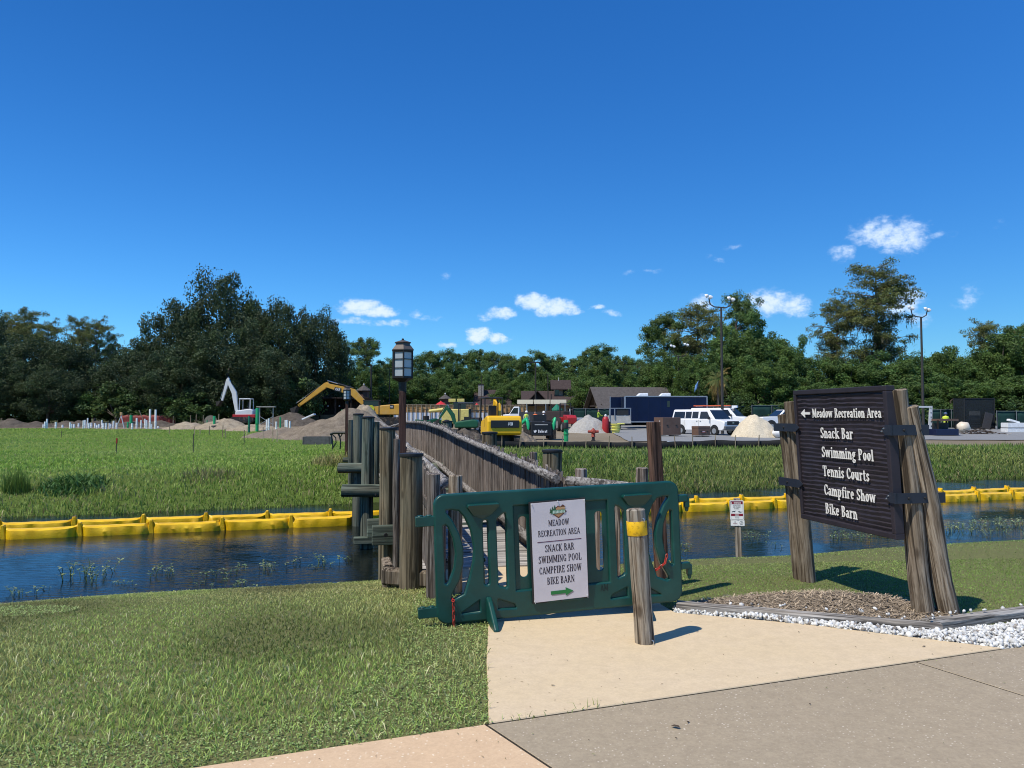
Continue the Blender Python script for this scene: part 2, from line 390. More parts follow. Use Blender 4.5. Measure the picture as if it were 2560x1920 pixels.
    g['m'] = (1.0, [v(.16, 0, .7), o(.33, .46, .17, .24, 0, 160), v(.5, 0, .48), o(.67, .46, .17, .24, 0, 160), v(.84, 0, .48), s(.16, 0), s(.5, 0, .28), s(.84, 0), s(.11, .7, .22)])
    g['n'] = (.68, [v(.16, 0, .7), o(.34, .46, .18, .24, 0, 160), v(.52, 0, .48), s(.16, 0), s(.52, 0), s(.11, .7, .22)])
    g['o'] = (.6, [o(.3, .35, .26, .35)])
    g['p'] = (.66, [v(.16, -.28, .7), o(.34, .35, .25, .35, -140, 140), s(.12, .7, .22), s(.16, -.28)])
    g['r'] = (.52, [v(.16, 0, .7), o(.36, .46, .2, .24, 60, 160), o(.43, .58, .06, .07), s(.16, 0), s(.11, .7, .22)])
    g['s'] = (.5, [o(.25, .52, .18, .18, 20, 270), o(.25, .18, .19, .18, 90, -160), v(.4, .5, .68, TN), v(.09, .02, .2, TN)])
    g['t'] = (.44, [v(.2, .1, .92), h(.04, .4, .66), o(.32, .12, .13, .12, 180, 320)])
    g['u'] = (.68, [v(.16, .2, .7), o(.33, .22, .18, .22, 180, 350), v(.5, 0, .7), s(.11, .7, .22), s(.45, .7, .22), s(.56, 0, .2)])
    g['w'] = (.94, [d(.1, .68, .27, .03), d(.27, .03, .47, .68, TN * 1.2), d(.47, .68, .65, .03), d(.65, .03, .83, .68, TN * 1.2), s(.1, .7, .26), s(.47, .7, .24), s(.83, .7, .22)])
    g['.'] = (.25, [o(.12, .07, .07, .07)])
    g[' '] = (.34, [])
    return g
GLYPH = _gl()
def text_width(t, hgt, ws, gap=.04): return sum((GLYPH[c][0] + gap) * hgt * ws for c in t)
def put_text(mb, t, x, z, hgt, ws=1.0, y=0.0, thick=.004, align='l', mi=0, shear=0.0, gap=.04, weight=1.0):
    """strokes in the local x,z plane, faces -y; front face at y - thick"""
    W_ = text_width(t, hgt, ws, gap); cx = x - (W_ / 2 if align == 'c' else 0)
    k = 0
    for ch in t:
        gw, st = GLYPH[ch]
        for q in st:
            k += 1; yo = y - thick - (k % 7) * thick * .03
            if q[0] == 'v': L = [(q[1] - q[4] * weight / 2, q[1] + q[4] * weight / 2, q[2]), (q[1] - q[4] * weight / 2, q[1] + q[4] * weight / 2, q[3])]; pts = [((a, zz), (b, zz)) for a, b, zz in L]
            elif q[0] == 'h': pts = [((q[1], q[3] - q[4] * weight / 2), (q[1], q[3] + q[4] * weight / 2)), ((q[2], q[3] - q[4] * weight / 2), (q[2], q[3] + q[4] * weight / 2))]; pts = [(b, a) for a, b in pts]
            elif q[0] == 'd':
                _, x0, z0, x1, z1, w = q; w *= weight * .52; pts = [((x0 - w, z0), (x0 + w, z0)), ((x1 - w, z1), (x1 + w, z1))]
            else:
                _, ox, oz, rx, rz_, a0, a1, w = q; n = max(4, int(abs(a1 - a0) / 24)); pts = []
                for i in range(n + 1):
                    a = R(a0 + (a1 - a0) * i / n); ca, sa = math.cos(a), math.sin(a)
                    ww = min((w * abs(ca) + TN * abs(sa)) * weight, rx * .95 * abs(ca) + rz_ * .95 * abs(sa) + .01)
                    inn = (ox + max(rx - ww, .005) * ca, oz + max(rz_ - TN * weight * (.4 + .6 * abs(sa)) - .02 * abs(ca), .005) * sa)
                    pts.append((inn, (ox + rx * ca, oz + rz_ * sa)))
            T_ = lambda p: (cx + (p[0] + shear * p[1]) * hgt * ws, z + p[1] * hgt)
            vs = []
            for a, b in pts:
                for p in (a, b):
                    X, Z = T_(p); vs.append((X, yo, Z))
            m = len(pts); bk = [(vx, y, vz) for vx, _, vz in vs]; fs = []
            for i in range(m - 1): fs.append((2 * i, 2 * i + 1, 2 * i + 3, 2 * i + 2))
            b0 = 2 * m
            if thick > .0015:
                for i in range(m - 1):
                    fs.append((2 * i, 2 * i + 2, b0 + 2 * i + 2, b0 + 2 * i)); fs.append((2 * i + 3, 2 * i + 1, b0 + 2 * i + 1, b0 + 2 * i + 3))
                fs.append((1, 0, b0, b0 + 1)); e = 2 * m - 2; fs.append((e, e + 1, b0 + e + 1, b0 + e))
                mb.add(vs + bk, fs, mi)
            else: mb.add(vs, fs, mi)
        cx += (gw + gap) * hgt * ws
    return mb

# ================================================================ the ground
def near_shore(x): return 12.05 + .315 * x
def far_shore(x): return 22.3 + .38 * max(-18.0, min(18.0, x)) + .25 * (x - max(-18.0, min(18.0, x)))
WATER = -.80
def gz(x, y):
    n = near_shore(x); f = far_shore(x)
    if y < (n + f) / 2:
        z = -1.25 * smooth01((y - (n - 5.1)) / 8.6)
    else:
        z = -1.25 * (1 - smooth01((y - (f - 2.4)) / 8.5))
    if y > 45: z += .55 * smooth01((y - 50) / 38.0)
    if abs(x) > 90: pass
    w = smooth01((y - 9) / 20)
    if y > n - 6: z += mnoise.noise((x * .35, y * .35, 0)) * .05 * smooth01((y - n + 6) / 4) + w * mnoise.noise((x * .08, y * .08, 3)) * .14
    return z
def hv(x, y): return float(gz(x, y))

def ground_material():
    t = NT('ground_soil_and_turf'); a = t.n('ShaderNodeAttribute', attribute_name='Col'); v = t.coords(rand=False)
    n1 = t.noise(v, 2.2, 6, .65); n2 = t.noise(v, 26, 5, .7)
    c = t.mix(t.ramp(n1, [(.35, (0, 0, 0)), (.7, (.55, .55, .55))]), a.outputs['Color'], t.mix(.5, a.outputs['Color'], (.16, .14, .07)))
    c = t.mix(t.ramp(n2, [(.3, (0, 0, 0)), (.75, (1, 1, 1))]), c, t.mix(1.0, c, (.55, .55, .5), 'MULTIPLY'))
    t.bump(n2, .5, .03)
    return t.fin(c, .95, 0, .1)
def build_ground():
    xs = np.unique(np.concatenate([np.linspace(-600, -80, 20), np.linspace(-80, -24, 40), np.linspace(-24, 26, 150), np.linspace(26, 80, 40), np.linspace(80, 600, 20)]))
    ys = np.unique(np.concatenate([np.linspace(-40, 3, 8), np.linspace(3, 36, 133), np.linspace(36, 110, 90), np.linspace(110, 900, 30)]))
    nx, ny = len(xs), len(ys); V = np.zeros((ny, nx, 3)); C = np.zeros((ny, nx, 3))
    turf, bankc, meadow, dirt, sandc, pine = (np.array(c) for c in ((.17, .18, .07), (.075, .11, .028), (.14, .22, .035), (.21, .165, .115), (.34, .29, .22), (.07, .075, .03)))
    for j, y in enumerate(ys):
        for i, x in enumerate(xs):
            V[j, i] = (x, y, gz(x, y))
            n, f = near_shore(x), far_shore(x)
            if y < (n + f) / 2: c = turf if y < n - .15 else np.array((.05, .05, .025))
            else:
                e = site_edge(x) + mnoise.noise((x * .3, y * .3, 5)) * 1.2
                c = (meadow if x < -1.5 - .17 * y + 2 else bankc * 1.25) if y > f + 5 else (bankc + (meadow - bankc) * .4 if x < -4 else bankc)
                if y < f + .3: c = np.array((.05, .05, .03))
                if y > e:
                    q = mnoise.noise((x * .12, y * .12, 9)) * .5 + .5; c = dirt + (sandc - dirt) * min(1, max(0, q * 1.4 - .2))
                if y > 112 or (y > 88 and x < -22) or (y > 84 and x > 30): c = pine
            C[j, i] = c
    idx = np.arange(nx * ny).reshape(ny, nx)
    Fq = np.stack([idx[:-1, :-1], idx[:-1, 1:], idx[1:, 1:], idx[1:, :-1]], -1).reshape(-1, 4)
    me = np_mesh('ground', V.reshape(-1, 3), Fq, ground_material(), C.reshape(-1, 3), True)
    tag(link('ground', me), kind='structure')
def site_edge(x):                             # where meadow gives way to the dug ground and the car park
    if x < -11: return 72 + (-11 - x) * .1 if x < -20 else 50 + (-11 - x) * 2.45
    if x < 3: return 50 - (x + 11) * .6
    return 41.5 + max(0, x - 3) * .12
build_ground()

def water_material():
    t = NT('canal_water'); v = t.coords((1, 1.0, 1), rand=False)
    n0 = t.noise(v, .35, 2, .5)
    mp = t.n('ShaderNodeMapping'); mp.inputs['Scale'].default_value = (3.4, 9.0, 1); mp.inputs['Rotation'].default_value = (0, 0, R(17))
    t.L.new(v, mp.inputs[0])
    n1 = t.noise(mp.outputs[0], 1.3, 4, .6, .6)
    calm = t.ramp(n0, [(.38, (.18, .18, .18)), (.56, (1, 1, 1))])
    mm = t.n('ShaderNodeMath', operation='MULTIPLY'); t.L.new(n1, mm.inputs[0]); t.L.new(calm, mm.inputs[1])
    t.bump(mm.outputs[0], .22, .06)
    t.fin((.005, .008, .007), .02, 0, .34); t.b.inputs['IOR'].default_value = 1.333
    return t.m
def build_water():
    mb = MB(); xs = [-90, -20, 20, 90]
    vs = []; fs = []
    for x in xs: vs += [(x, near_shore(x) - 2.5, WATER), (x, far_shore(x) + 2.5, WATER)]
    for i in range(len(xs) - 1): fs.append((2 * i, 2 * i + 2, 2 * i + 3, 2 * i + 1))
    mb.add(vs, fs); tag(mb.build('canal_water', water_material()), kind='structure')
build_water()

# ---------------------------------------------------------------- paving
def concrete(name, base, spot, spot_amt, aggregate=None, stain=(.5, .5, .47), rough=.85, stain_amt=.5):
    t = NT(name); v = t.coords(rand=False)
    n1 = t.noise(v, .9, 8, .68); n2 = t.noise(v, 55, 4, .7); n3 = t.noise(v, 9, 5, .7)
    c = t.mix(t.ramp(n1, [(.42, (0, 0, 0)), (.68, (stain_amt,) * 3)]), base, tuple(b * s * 1.55 for b, s in zip(base, stain)))
    c = t.mix(t.ramp(n3, [(.3, (.4,) * 3), (.58, (0, 0, 0))]), c, spot)
    n5 = t.noise(v, 2.6, 9, .75, .8); c = t.mix(t.ramp(n5, [(.60, (0, 0, 0)), (.72, (.45,) * 3)]), c, tuple(x * .62 for x in base)); n6 = t.noise(v, 210, 2, .5); c = t.mix(t.ramp(n6, [(.70, (0, 0, 0)), (.74, (.5,) * 3)]), c, tuple(x * .35 for x in base))
    c = t.mix(t.ramp(n2, [(.35, (spot_amt,) * 3), (.6, (0, 0, 0))]), c, spot)
    h = n2
    if aggregate:
        vo = t.n('ShaderNodeTexVoronoi'); vo.inputs['Scale'].default_value = aggregate[1]; t.L.new(v, vo.inputs['Vector'])
        n4 = t.noise(v, 3, 3, .6)
        f = t.ramp(vo.outputs['Distance'], [(.16, (1, 1, 1)), (.26, (0, 0, 0))])
        m = t.mix(1.0, f, t.ramp(n4, [(.35, (.15,) * 3), (.65, (1, 1, 1))]), 'MULTIPLY')
        hv_ = t.n('ShaderNodeSeparateColor'); t.L.new(vo.outputs['Color'], hv_.inputs[0])
        m = t.mix(1.0, m, t.ramp(hv_.outputs[0], [(.45, (0, 0, 0)), (.6, (1, 1, 1))]), 'MULTIPLY')
        c = t.mix(m, c, aggregate[0])
    t.bump(h, .25, .004)
    return t.fin(c, rough, 0, .25)
M_TAN = concrete('tan_broom_concrete', (.615, .485, .305), (.45, .355, .23), .35, None, (.66, .67, .74), .8, .6)
M_BROWN = concrete('brown_exposed_aggregate', (.375, .305, .205), (.25, .20, .135), .55, ((.62, .54, .42), 46), (.60, .61, .63), .7)
M_PINK = concrete('orange_exposed_aggregate', (.62, .445, .275), (.48, .33, .20), .5, ((.80, .70, .52), 40), (.66, .64, .6), .7)
def slab(name, pts, z0, z1, mat, parent):
    # inset top edge gives the tooled, slightly worn arris
    mb = MB(); c = Vector((sum(p[0] for p in pts) / len(pts), sum(p[1] for p in pts) / len(pts)))
    def ins(p, d): q = Vector(p[:2]); e = (c - q); return q + e.normalized() * d
    lo = [(p[0], p[1], z0) for p in pts]; mid = [(p[0], p[1], z1 - .006) for p in pts]
    top = [(*ins(p, .008), z1) for p in pts]; n = len(pts)
    vs = lo + mid + top
    fs = [tuple(2 * n + i for i in range(n))]
    for r in (0, 1):
        for i in range(n): j = (i + 1) % n; fs.append((r * n + i, r * n + j, r * n + n + j, r * n + n + i))
    mb.add(vs, fs); return mb.build(name, mat, parent)
def tagst(o): tag(o, kind='structure'); return o
apron = bpy.data.objects.new('concrete_path', None); COL.objects.link(apron); tagst(apron)
a1, a2 = gp(1222, 1812), gp(2505, 1624)
slab('slab', [(a1.x, a1.y), (a2.x, a2.y), (2.35, 6.12), (1.36, 6.50), (1.30, 6.76), (-.19, 6.36), (-.17, 5.2)], -.15, .012, M_TAN, apron)
slab('slab', [(-.19, 6.372), (1.30, 6.772), (1.32, 7.45), (.95, 8.55), (-.85, 8.35), (-.5, 7.3)], -.15, .012, M_TAN, apron)
walk = bpy.data.objects.new('pavement', None); COL.objects.link(walk); tagst(walk)
dl = (a2 - a1).normalized(); nrm = Vector((dl.y, -dl.x, 0))
def off(p, k): return (p.x + nrm.x * k, p.y + nrm.y * k)
b0 = a1 + dl * 3.0; b1 = a1 - dl * .012
slab('slab', [off(b1, .014), (off(b1, 3)[0] + .75, off(b1, 3)[1]), (off(b0, 3)[0] + .35, off(b0, 3)[1]), off(b0, .014)], -.15, .008, M_BROWN, walk)
b2 = a1 + dl * 6.5
slab('slab', [off(b0 + dl * .012, .014), (off(b0 + dl * .012, 3)[0] + .35, off(b0, 3)[1]), off(b2, 3), off(b2, .014)], -.15, .008, M_BROWN, walk)
b3 = a1 - dl * 5.0
slab('slab', [off(b3, .03), off(b3, 3), (off(b1, 3)[0] + .738, off(b1, 3)[1]), (off(b1, .014)[0] - .012, off(b1, .014)[1])], -.15, .010, M_PINK, walk)

M_JOINT = plain('joint_dirt', (.045, .038, .028), .95, 0, .1, .4, 30)
for j0, j1 in ((off(a1 - dl * .03, .006), off(a2, .006)), (off(b0 + dl * .006, .0), (off(b0 + dl * .006, 3)[0] + .35, off(b0, 3)[1])), ((off(b1, .014)[0] - .006, off(b1, .014)[1]), (off(b1, 3)[0] + .744, off(b1, 3)[1])), ((-.19, 6.366), (1.30, 6.766))):
    MB().beam((*j0, -.04), (*j1, -.04), .022, .09).build('joint', M_JOINT, walk)
# ---------------------------------------------------------------- car park, dug ground
M_LOT = concrete('car_park_asphalt', (.23, .235, .235), (.15, .15, .145), .4, None, (.8, .78, .74), .9)
def sheet(name, poly_rows, lift, mat):
    vs = []; fs = []; w = len(poly_rows[0])
    for row in poly_rows:
        for x, y in row: vs.append((x, y, hv(x, y) + lift))
    for j in range(len(poly_rows) - 1):
        for i in range(w - 1): fs.append((j * w + i, j * w + i + 1, (j + 1) * w + i + 1, (j + 1) * w + i))
    mb = MB(); mb.add(vs, fs, 0, True); return tag(mb.build(name, mat), kind='structure')
sheet('car_park', [[(7.5 + (48 - 7.5 + j * .3) * i / 26 + j * .1, 49.5 + j * 1.6 + .12 * i) for i in range(27)] for j in range(22)], .05, M_LOT)
# ================================================================ grass
RNG = np.random.default_rng(11)
def nz(xy, s, o=0.0): return np.array([mnoise.noise((x * s + o, y * s - o, o)) for x, y in xy])
def zs(xy): return np.array([gz(x, y) for x, y in xy])
def blades3(xy, z, hgt, wid, lean, cols, tipcol=1.25, leanfix=None):
    """two-segment blades: 5 points, 3 triangles"""
    n = len(xy); a = RNG.uniform(0, 2 * np.pi, n); la = RNG.uniform(0, 2 * np.pi, n) if leanfix is None else leanfix + RNG.normal(0, .9, n)
    side = np.stack([np.cos(a), np.sin(a), np.zeros(n)], 1) * (wid / 2)[:, None]
    ld = np.stack([np.cos(la), np.sin(la), np.zeros(n)], 1) * (hgt * lean)[:, None]
    base = np.concatenate([xy, z[:, None]], 1); up = np.zeros((n, 3)); up[:, 2] = hgt
    mid = base + up * .55 + ld * .35; tip = base + up * np.sqrt(np.maximum(.15, 1 - (lean * .8) ** 2))[:, None] + ld
    V = np.stack([base - side, base + side, mid - side * .85, mid + side * .85, tip], 1).reshape(-1, 3)
    b = (np.arange(n) * 5)[:, None]
    T = np.concatenate([b + np.array([0, 1, 3]), b + np.array([0, 3, 2]), b + np.array([2, 3, 4])], 0)
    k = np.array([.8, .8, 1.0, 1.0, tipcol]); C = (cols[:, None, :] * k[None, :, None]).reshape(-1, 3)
    return V, T, C
def blades1(xy, z, hgt, wid, lean, cols):
    n = len(xy); a = RNG.uniform(0, 2 * np.pi, n); la = RNG.uniform(0, 2 * np.pi, n)
    side = np.stack([np.cos(a), np.sin(a), np.zeros(n)], 1) * (wid / 2)[:, None]
    base = np.concatenate([xy, z[:, None]], 1)
    tip = base + np.stack([np.cos(la) * hgt * lean, np.sin(la) * hgt * lean, hgt], 1)
    V = np.stack([base - side, base + side, tip], 1).reshape(-1, 3); b = (np.arange(n) * 3)[:, None]
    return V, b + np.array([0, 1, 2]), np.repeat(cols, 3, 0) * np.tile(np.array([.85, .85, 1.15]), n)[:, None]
def scatter(y0, y1, n, margin=1.2, xlim=None):
    """even over the ground that the camera can see, with a margin either side"""
    y = np.sqrt(RNG.uniform(y0 * y0, y1 * y1, n)); x = RNG.uniform(-1, 1, n) * (.70 * y + margin)
    xy = np.stack([x, y], 1)
    if xlim is not None: xy = xy[(x > xlim[0]) & (x < xlim[1])]
    return xy
def grass_obj(name, parts, label, cat='grass', mat=None):
    vs, fs, cs, b = [], [], [], 0
    for V, T, C in parts: vs.append(V); fs.append(T + b); cs.append(C); b += len(V)
    me = np_mesh(name, np.concatenate(vs), np.concatenate(fs), mat or M_GRASS, np.clip(np.concatenate(cs), 0, 1))
    return tag(link(name, me), label, cat, kind='stuff')
def in_poly(xy, poly):
    x, y = xy[:, 0], xy[:, 1]; r = np.zeros(len(xy), bool); n = len(poly)
    for i in range(n):
        (x0, y0), (x1, y1) = poly[i], poly[(i + 1) % n]
        c = ((y0 > y) != (y1 > y)) & (x < (x1 - x0) * (y - y0) / (y1 - y0 + 1e-12) + x0); r ^= c
    return r
PAVED = [[(a1.x, a1.y), (a2.x, a2.y), (2.35, 6.12), (1.36, 6.50), (1.30, 6.76), (1.32, 7.45), (.95, 8.55), (-.85, 8.35), (-.5, 7.3), (-.19, 6.36), (-.17, 5.2)],
         [off(b3, .02), off(b3, 4), off(b2, 4), off(b2, .0)]]
BED = [(1.42, 6.6), (3.3, 6.02), (3.6, 6.15), (3.6, 6.5), (3.3, 6.82), (2.75, 7.05), (2.15, 7.0), (1.62, 6.82)]         # mulch
STONE = [(1.34, 6.52), (2.35, 6.10), (a2.x, a2.y), (5.5, a2.y + .33), (5.5, 6.75), (3.26, 5.88), (1.38, 6.60)]
def lawn():
    parts = []
    n = 250000
    xy = scatter(3.3, 9.0, n); xy = np.concatenate([xy, scatter(9.0, 17.5, 90000)])
    jx = xy + RNG.normal(0, .016, xy.shape); bad = in_poly(jx, PAVED[0]) | in_poly(jx, PAVED[1]) | in_poly(xy, BED) | in_poly(xy, STONE)
    ns = 12.05 + .315 * xy[:, 0]
    bad |= xy[:, 1] > ns - .05 + RNG.normal(0, .12, len(xy))
    br = np.abs((xy[:, 0] + .05) + .22 * (xy[:, 1] - 7.3)) < .62
    bad |= br & (xy[:, 1] > 7.4)
    e = xy[:, 1] - (a1.y + (xy[:, 0] - a1.x) * dl.y / dl.x)
    weed = (xy[:, 0] < -.1) & ((e < .50 + .35 * nz(xy, .9, 4.0)) | (nz(xy, .8, 12.0) > .34) | (xy[:, 0] > -.75 + .3 * nz(xy, 1.2, 2.0)))
    bad |= weed & (xy[:, 1] < 8) & (RNG.random(len(xy)) < .5)
    xy = xy[~bad]; n = len(xy); z = zs(xy)
    p1 = nz(xy, .45, 1.0); p2 = nz(xy, 1.3, 7.0); p3 = nz(xy, 3.2, 3.0)
    near = np.clip((8.2 - xy[:, 1] + .18 * xy[:, 0] + 1.4 * p1) / 2.6, 0, 1)          # coarse uncut part near the path
    left = xy[:, 0] < .5; near = np.where(left, near, near * .15)
    # distance-dependent thinning further out keeps blades about a pixel wide
    h = (.014 + .037 * near * np.clip(.75 + .7 * p2, .25, 1.5)) * RNG.uniform(.6, 1.35, n)
    w = .0034 + .0024 * near + np.clip(xy[:, 1] - 6, 0, 12) * .0012; w = w * RNG.uniform(.7, 1.3, n)
    lean = RNG.uniform(.35, 1.0, n); long_ = RNG.random(n) < .06; h = np.where(long_ & left, h * 1.7, h)
    g = np.array((.32, .43, .10)); olive = np.array((.45, .42, .17)); straw = np.array((.56, .53, .29)); dark = np.array((.18, .26, .08))
    t = RNG.random(n)
    p0 = nz(xy, .17, 21.0); dry = np.clip(.22 + 1.0 * p1 + .5 * p2 + .9 * p0 + .25 * (1 - near) + np.clip(-1.2 - xy[:, 0], 0, 3) * .10, 0, .95)[:, None]; dim = (1 - .55 * np.clip(nz(xy, .6, 31.0) * 2.0 + .1, 0, 1) * np.where(left, 1, .5))[:, None]
    C = g * (1 - dry) + olive * dry
    C = np.where((t < .04 + .09 * near * (p3 > .05))[:, None], straw, C); C = np.where((t > .82)[:, None], dark, C)
    C = C * RNG.uniform(.7, 1.3, (n, 1)) * dim * np.where(left[:, None], np.ones(3), np.array((.70, .84, .68)))
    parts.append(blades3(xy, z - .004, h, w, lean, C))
    # low creeping weeds with small round leaves along the walk edge and in patches
    q = scatter(3.3, 8.0, 170000); e = (q[:, 1] - (a1.y + (q[:, 0] - a1.x) * dl.y / dl.x))
    k = (~in_poly(q, PAVED[0])) & (~in_poly(q, PAVED[1])) & (q[:, 0] < -.1) & ((e < .55 + .35 * nz(q, .9, 4.0)) | (nz(q, .8, 12.0) > .32) | (q[:, 0] > -.85 + .3 * nz(q, 1.2, 2.0)))
    q = q[k]; m = len(q); z = zs(q)
    h = RNG.uniform(.006, .026, m); r = RNG.uniform(.004, .0085, m); a = RNG.uniform(0, 6.283, m); tl = RNG.normal(0, .3, m)
    c = np.stack([q[:, 0], q[:, 1], z + h], 1)
    u = np.stack([np.cos(a), np.sin(a), tl * .6], 1) * r[:, None]; v = np.stack([-np.sin(a), np.cos(a), RNG.normal(0, .4, m)], 1) * (r * .75)[:, None]
    V = np.stack([c - u, c - v, c + u, c + v], 1).reshape(-1, 3); b = (np.arange(m) * 4)[:, None]
    T = np.concatenate([b + np.array([0, 1, 2]), b + np.array([0, 2, 3])], 0)
    C = np.where((RNG.random(m) < .25)[:, None], np.array((.38, .44, .18)), np.array((.26, .37, .11))) * RNG.uniform(.6, 1.35, (m, 1))
    parts.append((V, T, np.repeat(C, 4, 0)))
    # clippings blown onto the paving
    q = scatter(3.4, 7.2, 9000); k = in_poly(q, PAVED[0]) | in_poly(q, PAVED[1]); q = q[k]; e = np.minimum(np.abs(q[:, 0] + .17), np.abs(q[:, 1] - (a1.y + (q[:, 0] - a1.x) * dl.y / dl.x)))
    q = q[RNG.random(len(q)) < .02 + .30 * np.exp(-e / .12)]; m = len(q); a = RNG.uniform(0, 6.283, m); L = RNG.uniform(.004, .016, m); c = np.stack([q[:, 0], q[:, 1], np.full(m, .0155)], 1)
    u = np.stack([np.cos(a), np.sin(a), np.zeros(m)], 1) * L[:, None]; v = np.stack([-np.sin(a), np.cos(a), np.zeros(m)], 1) * .0016; V = np.stack([c - u, c - v, c + u, c + v + (0, 0, .002)], 1).reshape(-1, 3); b = (np.arange(m) * 4)[:, None]
    C = np.where((RNG.random(m) < .6)[:, None], np.array((.20, .15, .08)), np.array((.16, .19, .06))) * RNG.uniform(.4, 1.2, (m, 1)); parts.append((V, np.concatenate([b + np.array([0, 1, 2]), b + np.array([0, 2, 3])], 0), np.repeat(C, 4, 0)))
    grass_obj('lawn_grass', parts, 'short coarse lawn grass with dry olive patches beside the path and along the near bank')
lawn()
def far_grass():
    # ----- meadow beyond the canal, left of the bridge: bright and even; right of it: taller, darker bank
    for side, nm, lab in ((0, 'meadow_grass', 'bright green uncut meadow grass in front of the dug site'), (1, 'bank_grass', 'tall dark green grass on the far bank below the car park')):
        xy = np.concatenate([scatter(17, 36, 150000, 3), scatter(36, 76, 90000, 4)])
        div = -2.9 - .22 * (xy[:, 1] - 17.5)
        keep = (xy[:, 0] < div) if side == 0 else (xy[:, 0] >= div)
        f = np.array([far_shore(x) for x in xy[:, 0]])
        keep &= xy[:, 1] > f - .1 + RNG.normal(0, .2, len(xy))
        e = np.array([site_edge(x) for x in xy[:, 0]]) - .5 + RNG.normal(0, .4, len(xy)); keep &= xy[:, 1] < e
        br = np.abs((xy[:, 0] + .05) + .22 * (xy[:, 1] - 7.3)) < .8; keep &= ~(br & (xy[:, 1] < 37))
        xy = xy[keep]; n = len(xy); z = zs(xy); p = nz(xy, .16, 2.0); p2 = nz(xy, .6, 6.0)
        d = xy[:, 1]; fr = d - np.array([far_shore(x) for x in xy[:, 0]])
        if side == 0:
            rough = np.clip(1 - fr / 7.0, 0, 1)
            h = (.065 + .09 * rough + .05 * np.clip(p2 + .2, 0, 1)) * RNG.uniform(.6, 1.4, n)
            w = .014 + d * .00050
            g = np.array((.26, .385, .065)); y = np.array((.35, .42, .11)); dk = np.array((.16, .27, .045)); tan = np.array((.36, .32, .15))
        else:
            rough = np.clip(1 - fr / 3.5, 0, 1)
            h = (.15 + .10 * np.clip(p2 + .3, 0, 1)) * RNG.uniform(.55, 1.4, n)
            w = .014 + d * .00050
            g = np.array((.150, .235, .045)); y = np.array((.24, .28, .075)); dk = np.array((.065, .115, .028)); tan = np.array((.30, .26, .12))
        t = RNG.random(n)[:, None]; k = np.clip(.25 + 1.3 * p, 0, .8)[:, None]
        C = g * (1 - k) + y * k
        C = np.where(t < .18, dk, C); C = np.where((t > .93 - .10 * rough[:, None] - .5 * np.clip(p2 - .35, 0, 1)[:, None] * rough[:, None]), tan, C)
        C = C * (1 - .30 * rough[:, None]) * RNG.uniform(.78, 1.22, (n, 1))
        near = d < 36
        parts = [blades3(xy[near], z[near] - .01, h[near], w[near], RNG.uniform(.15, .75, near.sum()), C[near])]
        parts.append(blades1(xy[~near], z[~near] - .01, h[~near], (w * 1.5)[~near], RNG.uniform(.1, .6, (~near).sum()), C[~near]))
        grass_obj(nm, parts, lab)
far_grass()
def clump(name, label, x, y, n, hgt, rad, wid, lean, col, cat='plant', group=None, z=None):
    r = rad * np.sqrt(RNG.random(n)); a = RNG.uniform(0, 6.283, n); o = np.stack([r * np.cos(a), r * np.sin(a)], 1)
    g = gz(x, y) if z is None else z
    zz = np.array([(gz(x + p[0], y + p[1]) - g if z is None else 0) for p in o]) - .02
    C = np.array(col) * RNG.uniform(.6, 1.4, (n, 1))
    hh = hgt * RNG.uniform(.45, 1.1, n) * (1 - .45 * (r / rad) ** 2)
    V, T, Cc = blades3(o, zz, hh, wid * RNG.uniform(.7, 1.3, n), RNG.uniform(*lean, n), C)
    me = np_mesh(name, V, T, M_GRASS, np.clip(Cc, 0, 1))
    return tag(link(name, me, None, (x, y, g)), label, cat, group)
p = at(40, 1240, 20.6); clump('tall_weed_tuft', 'tall feathery green weed tuft standing in the meadow', p.x, p.y, 420, .75, .34, .012, (.02, .3), (.10, .17, .03))
p = at(185, 1235, 21.2); clump('broad_leaf_clump', 'bushy clump of broad dark leaves at the water side of the meadow', p.x, p.y, 520, .5, .85, .045, (.4, 1.1), (.07, .15, .035))
p = at(520, 1220, 23); clump('dry_grass_clump', 'dry brownish grass clump on the meadow bank', p.x, p.y, 260, .42, .8, .02, (.2, .8), (.20, .19, .08))
p = at(840, 1180, 26); clump('dry_grass_clump', 'yellowed tall grass clump beside the bridge pilings', p.x, p.y, 420, .6, .9, .02, (.2, .7), (.26, .24, .09))
# ---------------------------------------------------------------- water plants: stems with leaves standing out of the canal
def water_plant(seed, n=14, spread=.22, tall=.22):
    rg = random.Random(seed); mb = MB(); 
    for _ in range(n):
        x, y = rg.gauss(0, spread), rg.gauss(0, spread * .6); h = rg.uniform(.5, 1.15) * tall; lx, ly = rg.uniform(-.5, .5) * h, rg.uniform(-.5, .5) * h
        mb.tube([(x, y, -.03), (x + lx * .5, y + ly * .5, h * .6), (x + lx, y + ly, h)], [.004, .0035, .002], 4)
        for k in range(rg.randint(3, 6)):
            f = rg.uniform(.35, 1); c = Vector((x + lx * f, y + ly * f, h * f)); a = rg.uniform(0, 6.28); L = rg.uniform(.03, .065)
            d = Vector((math.cos(a), math.sin(a), rg.uniform(.1, .7))) * L; s = Vector((-math.sin(a), math.cos(a), 0)) * L * .26
            mb.add([c, c + d * .5 + s, c + d, c + d * .5 - s], [(0, 1, 2, 3)], rg.randint(0, 1))
    return mb
M_WP1 = plain('water_plant_leaf', (.11, .17, .06), .5, 0, .35, .3); M_WP2 = plain('water_plant_leaf_pale', (.24, .28, .12), .5, 0, .35, .3)
wp_me = [water_plant(s).mesh('water_plant', [M_WP1, M_WP2]) for s in range(4)]
wp_sm = [water_plant(s, 5, .18, .17).mesh('water_plant', [M_WP1, M_WP2]) for s in range(9, 12)]
rg = random.Random(5)
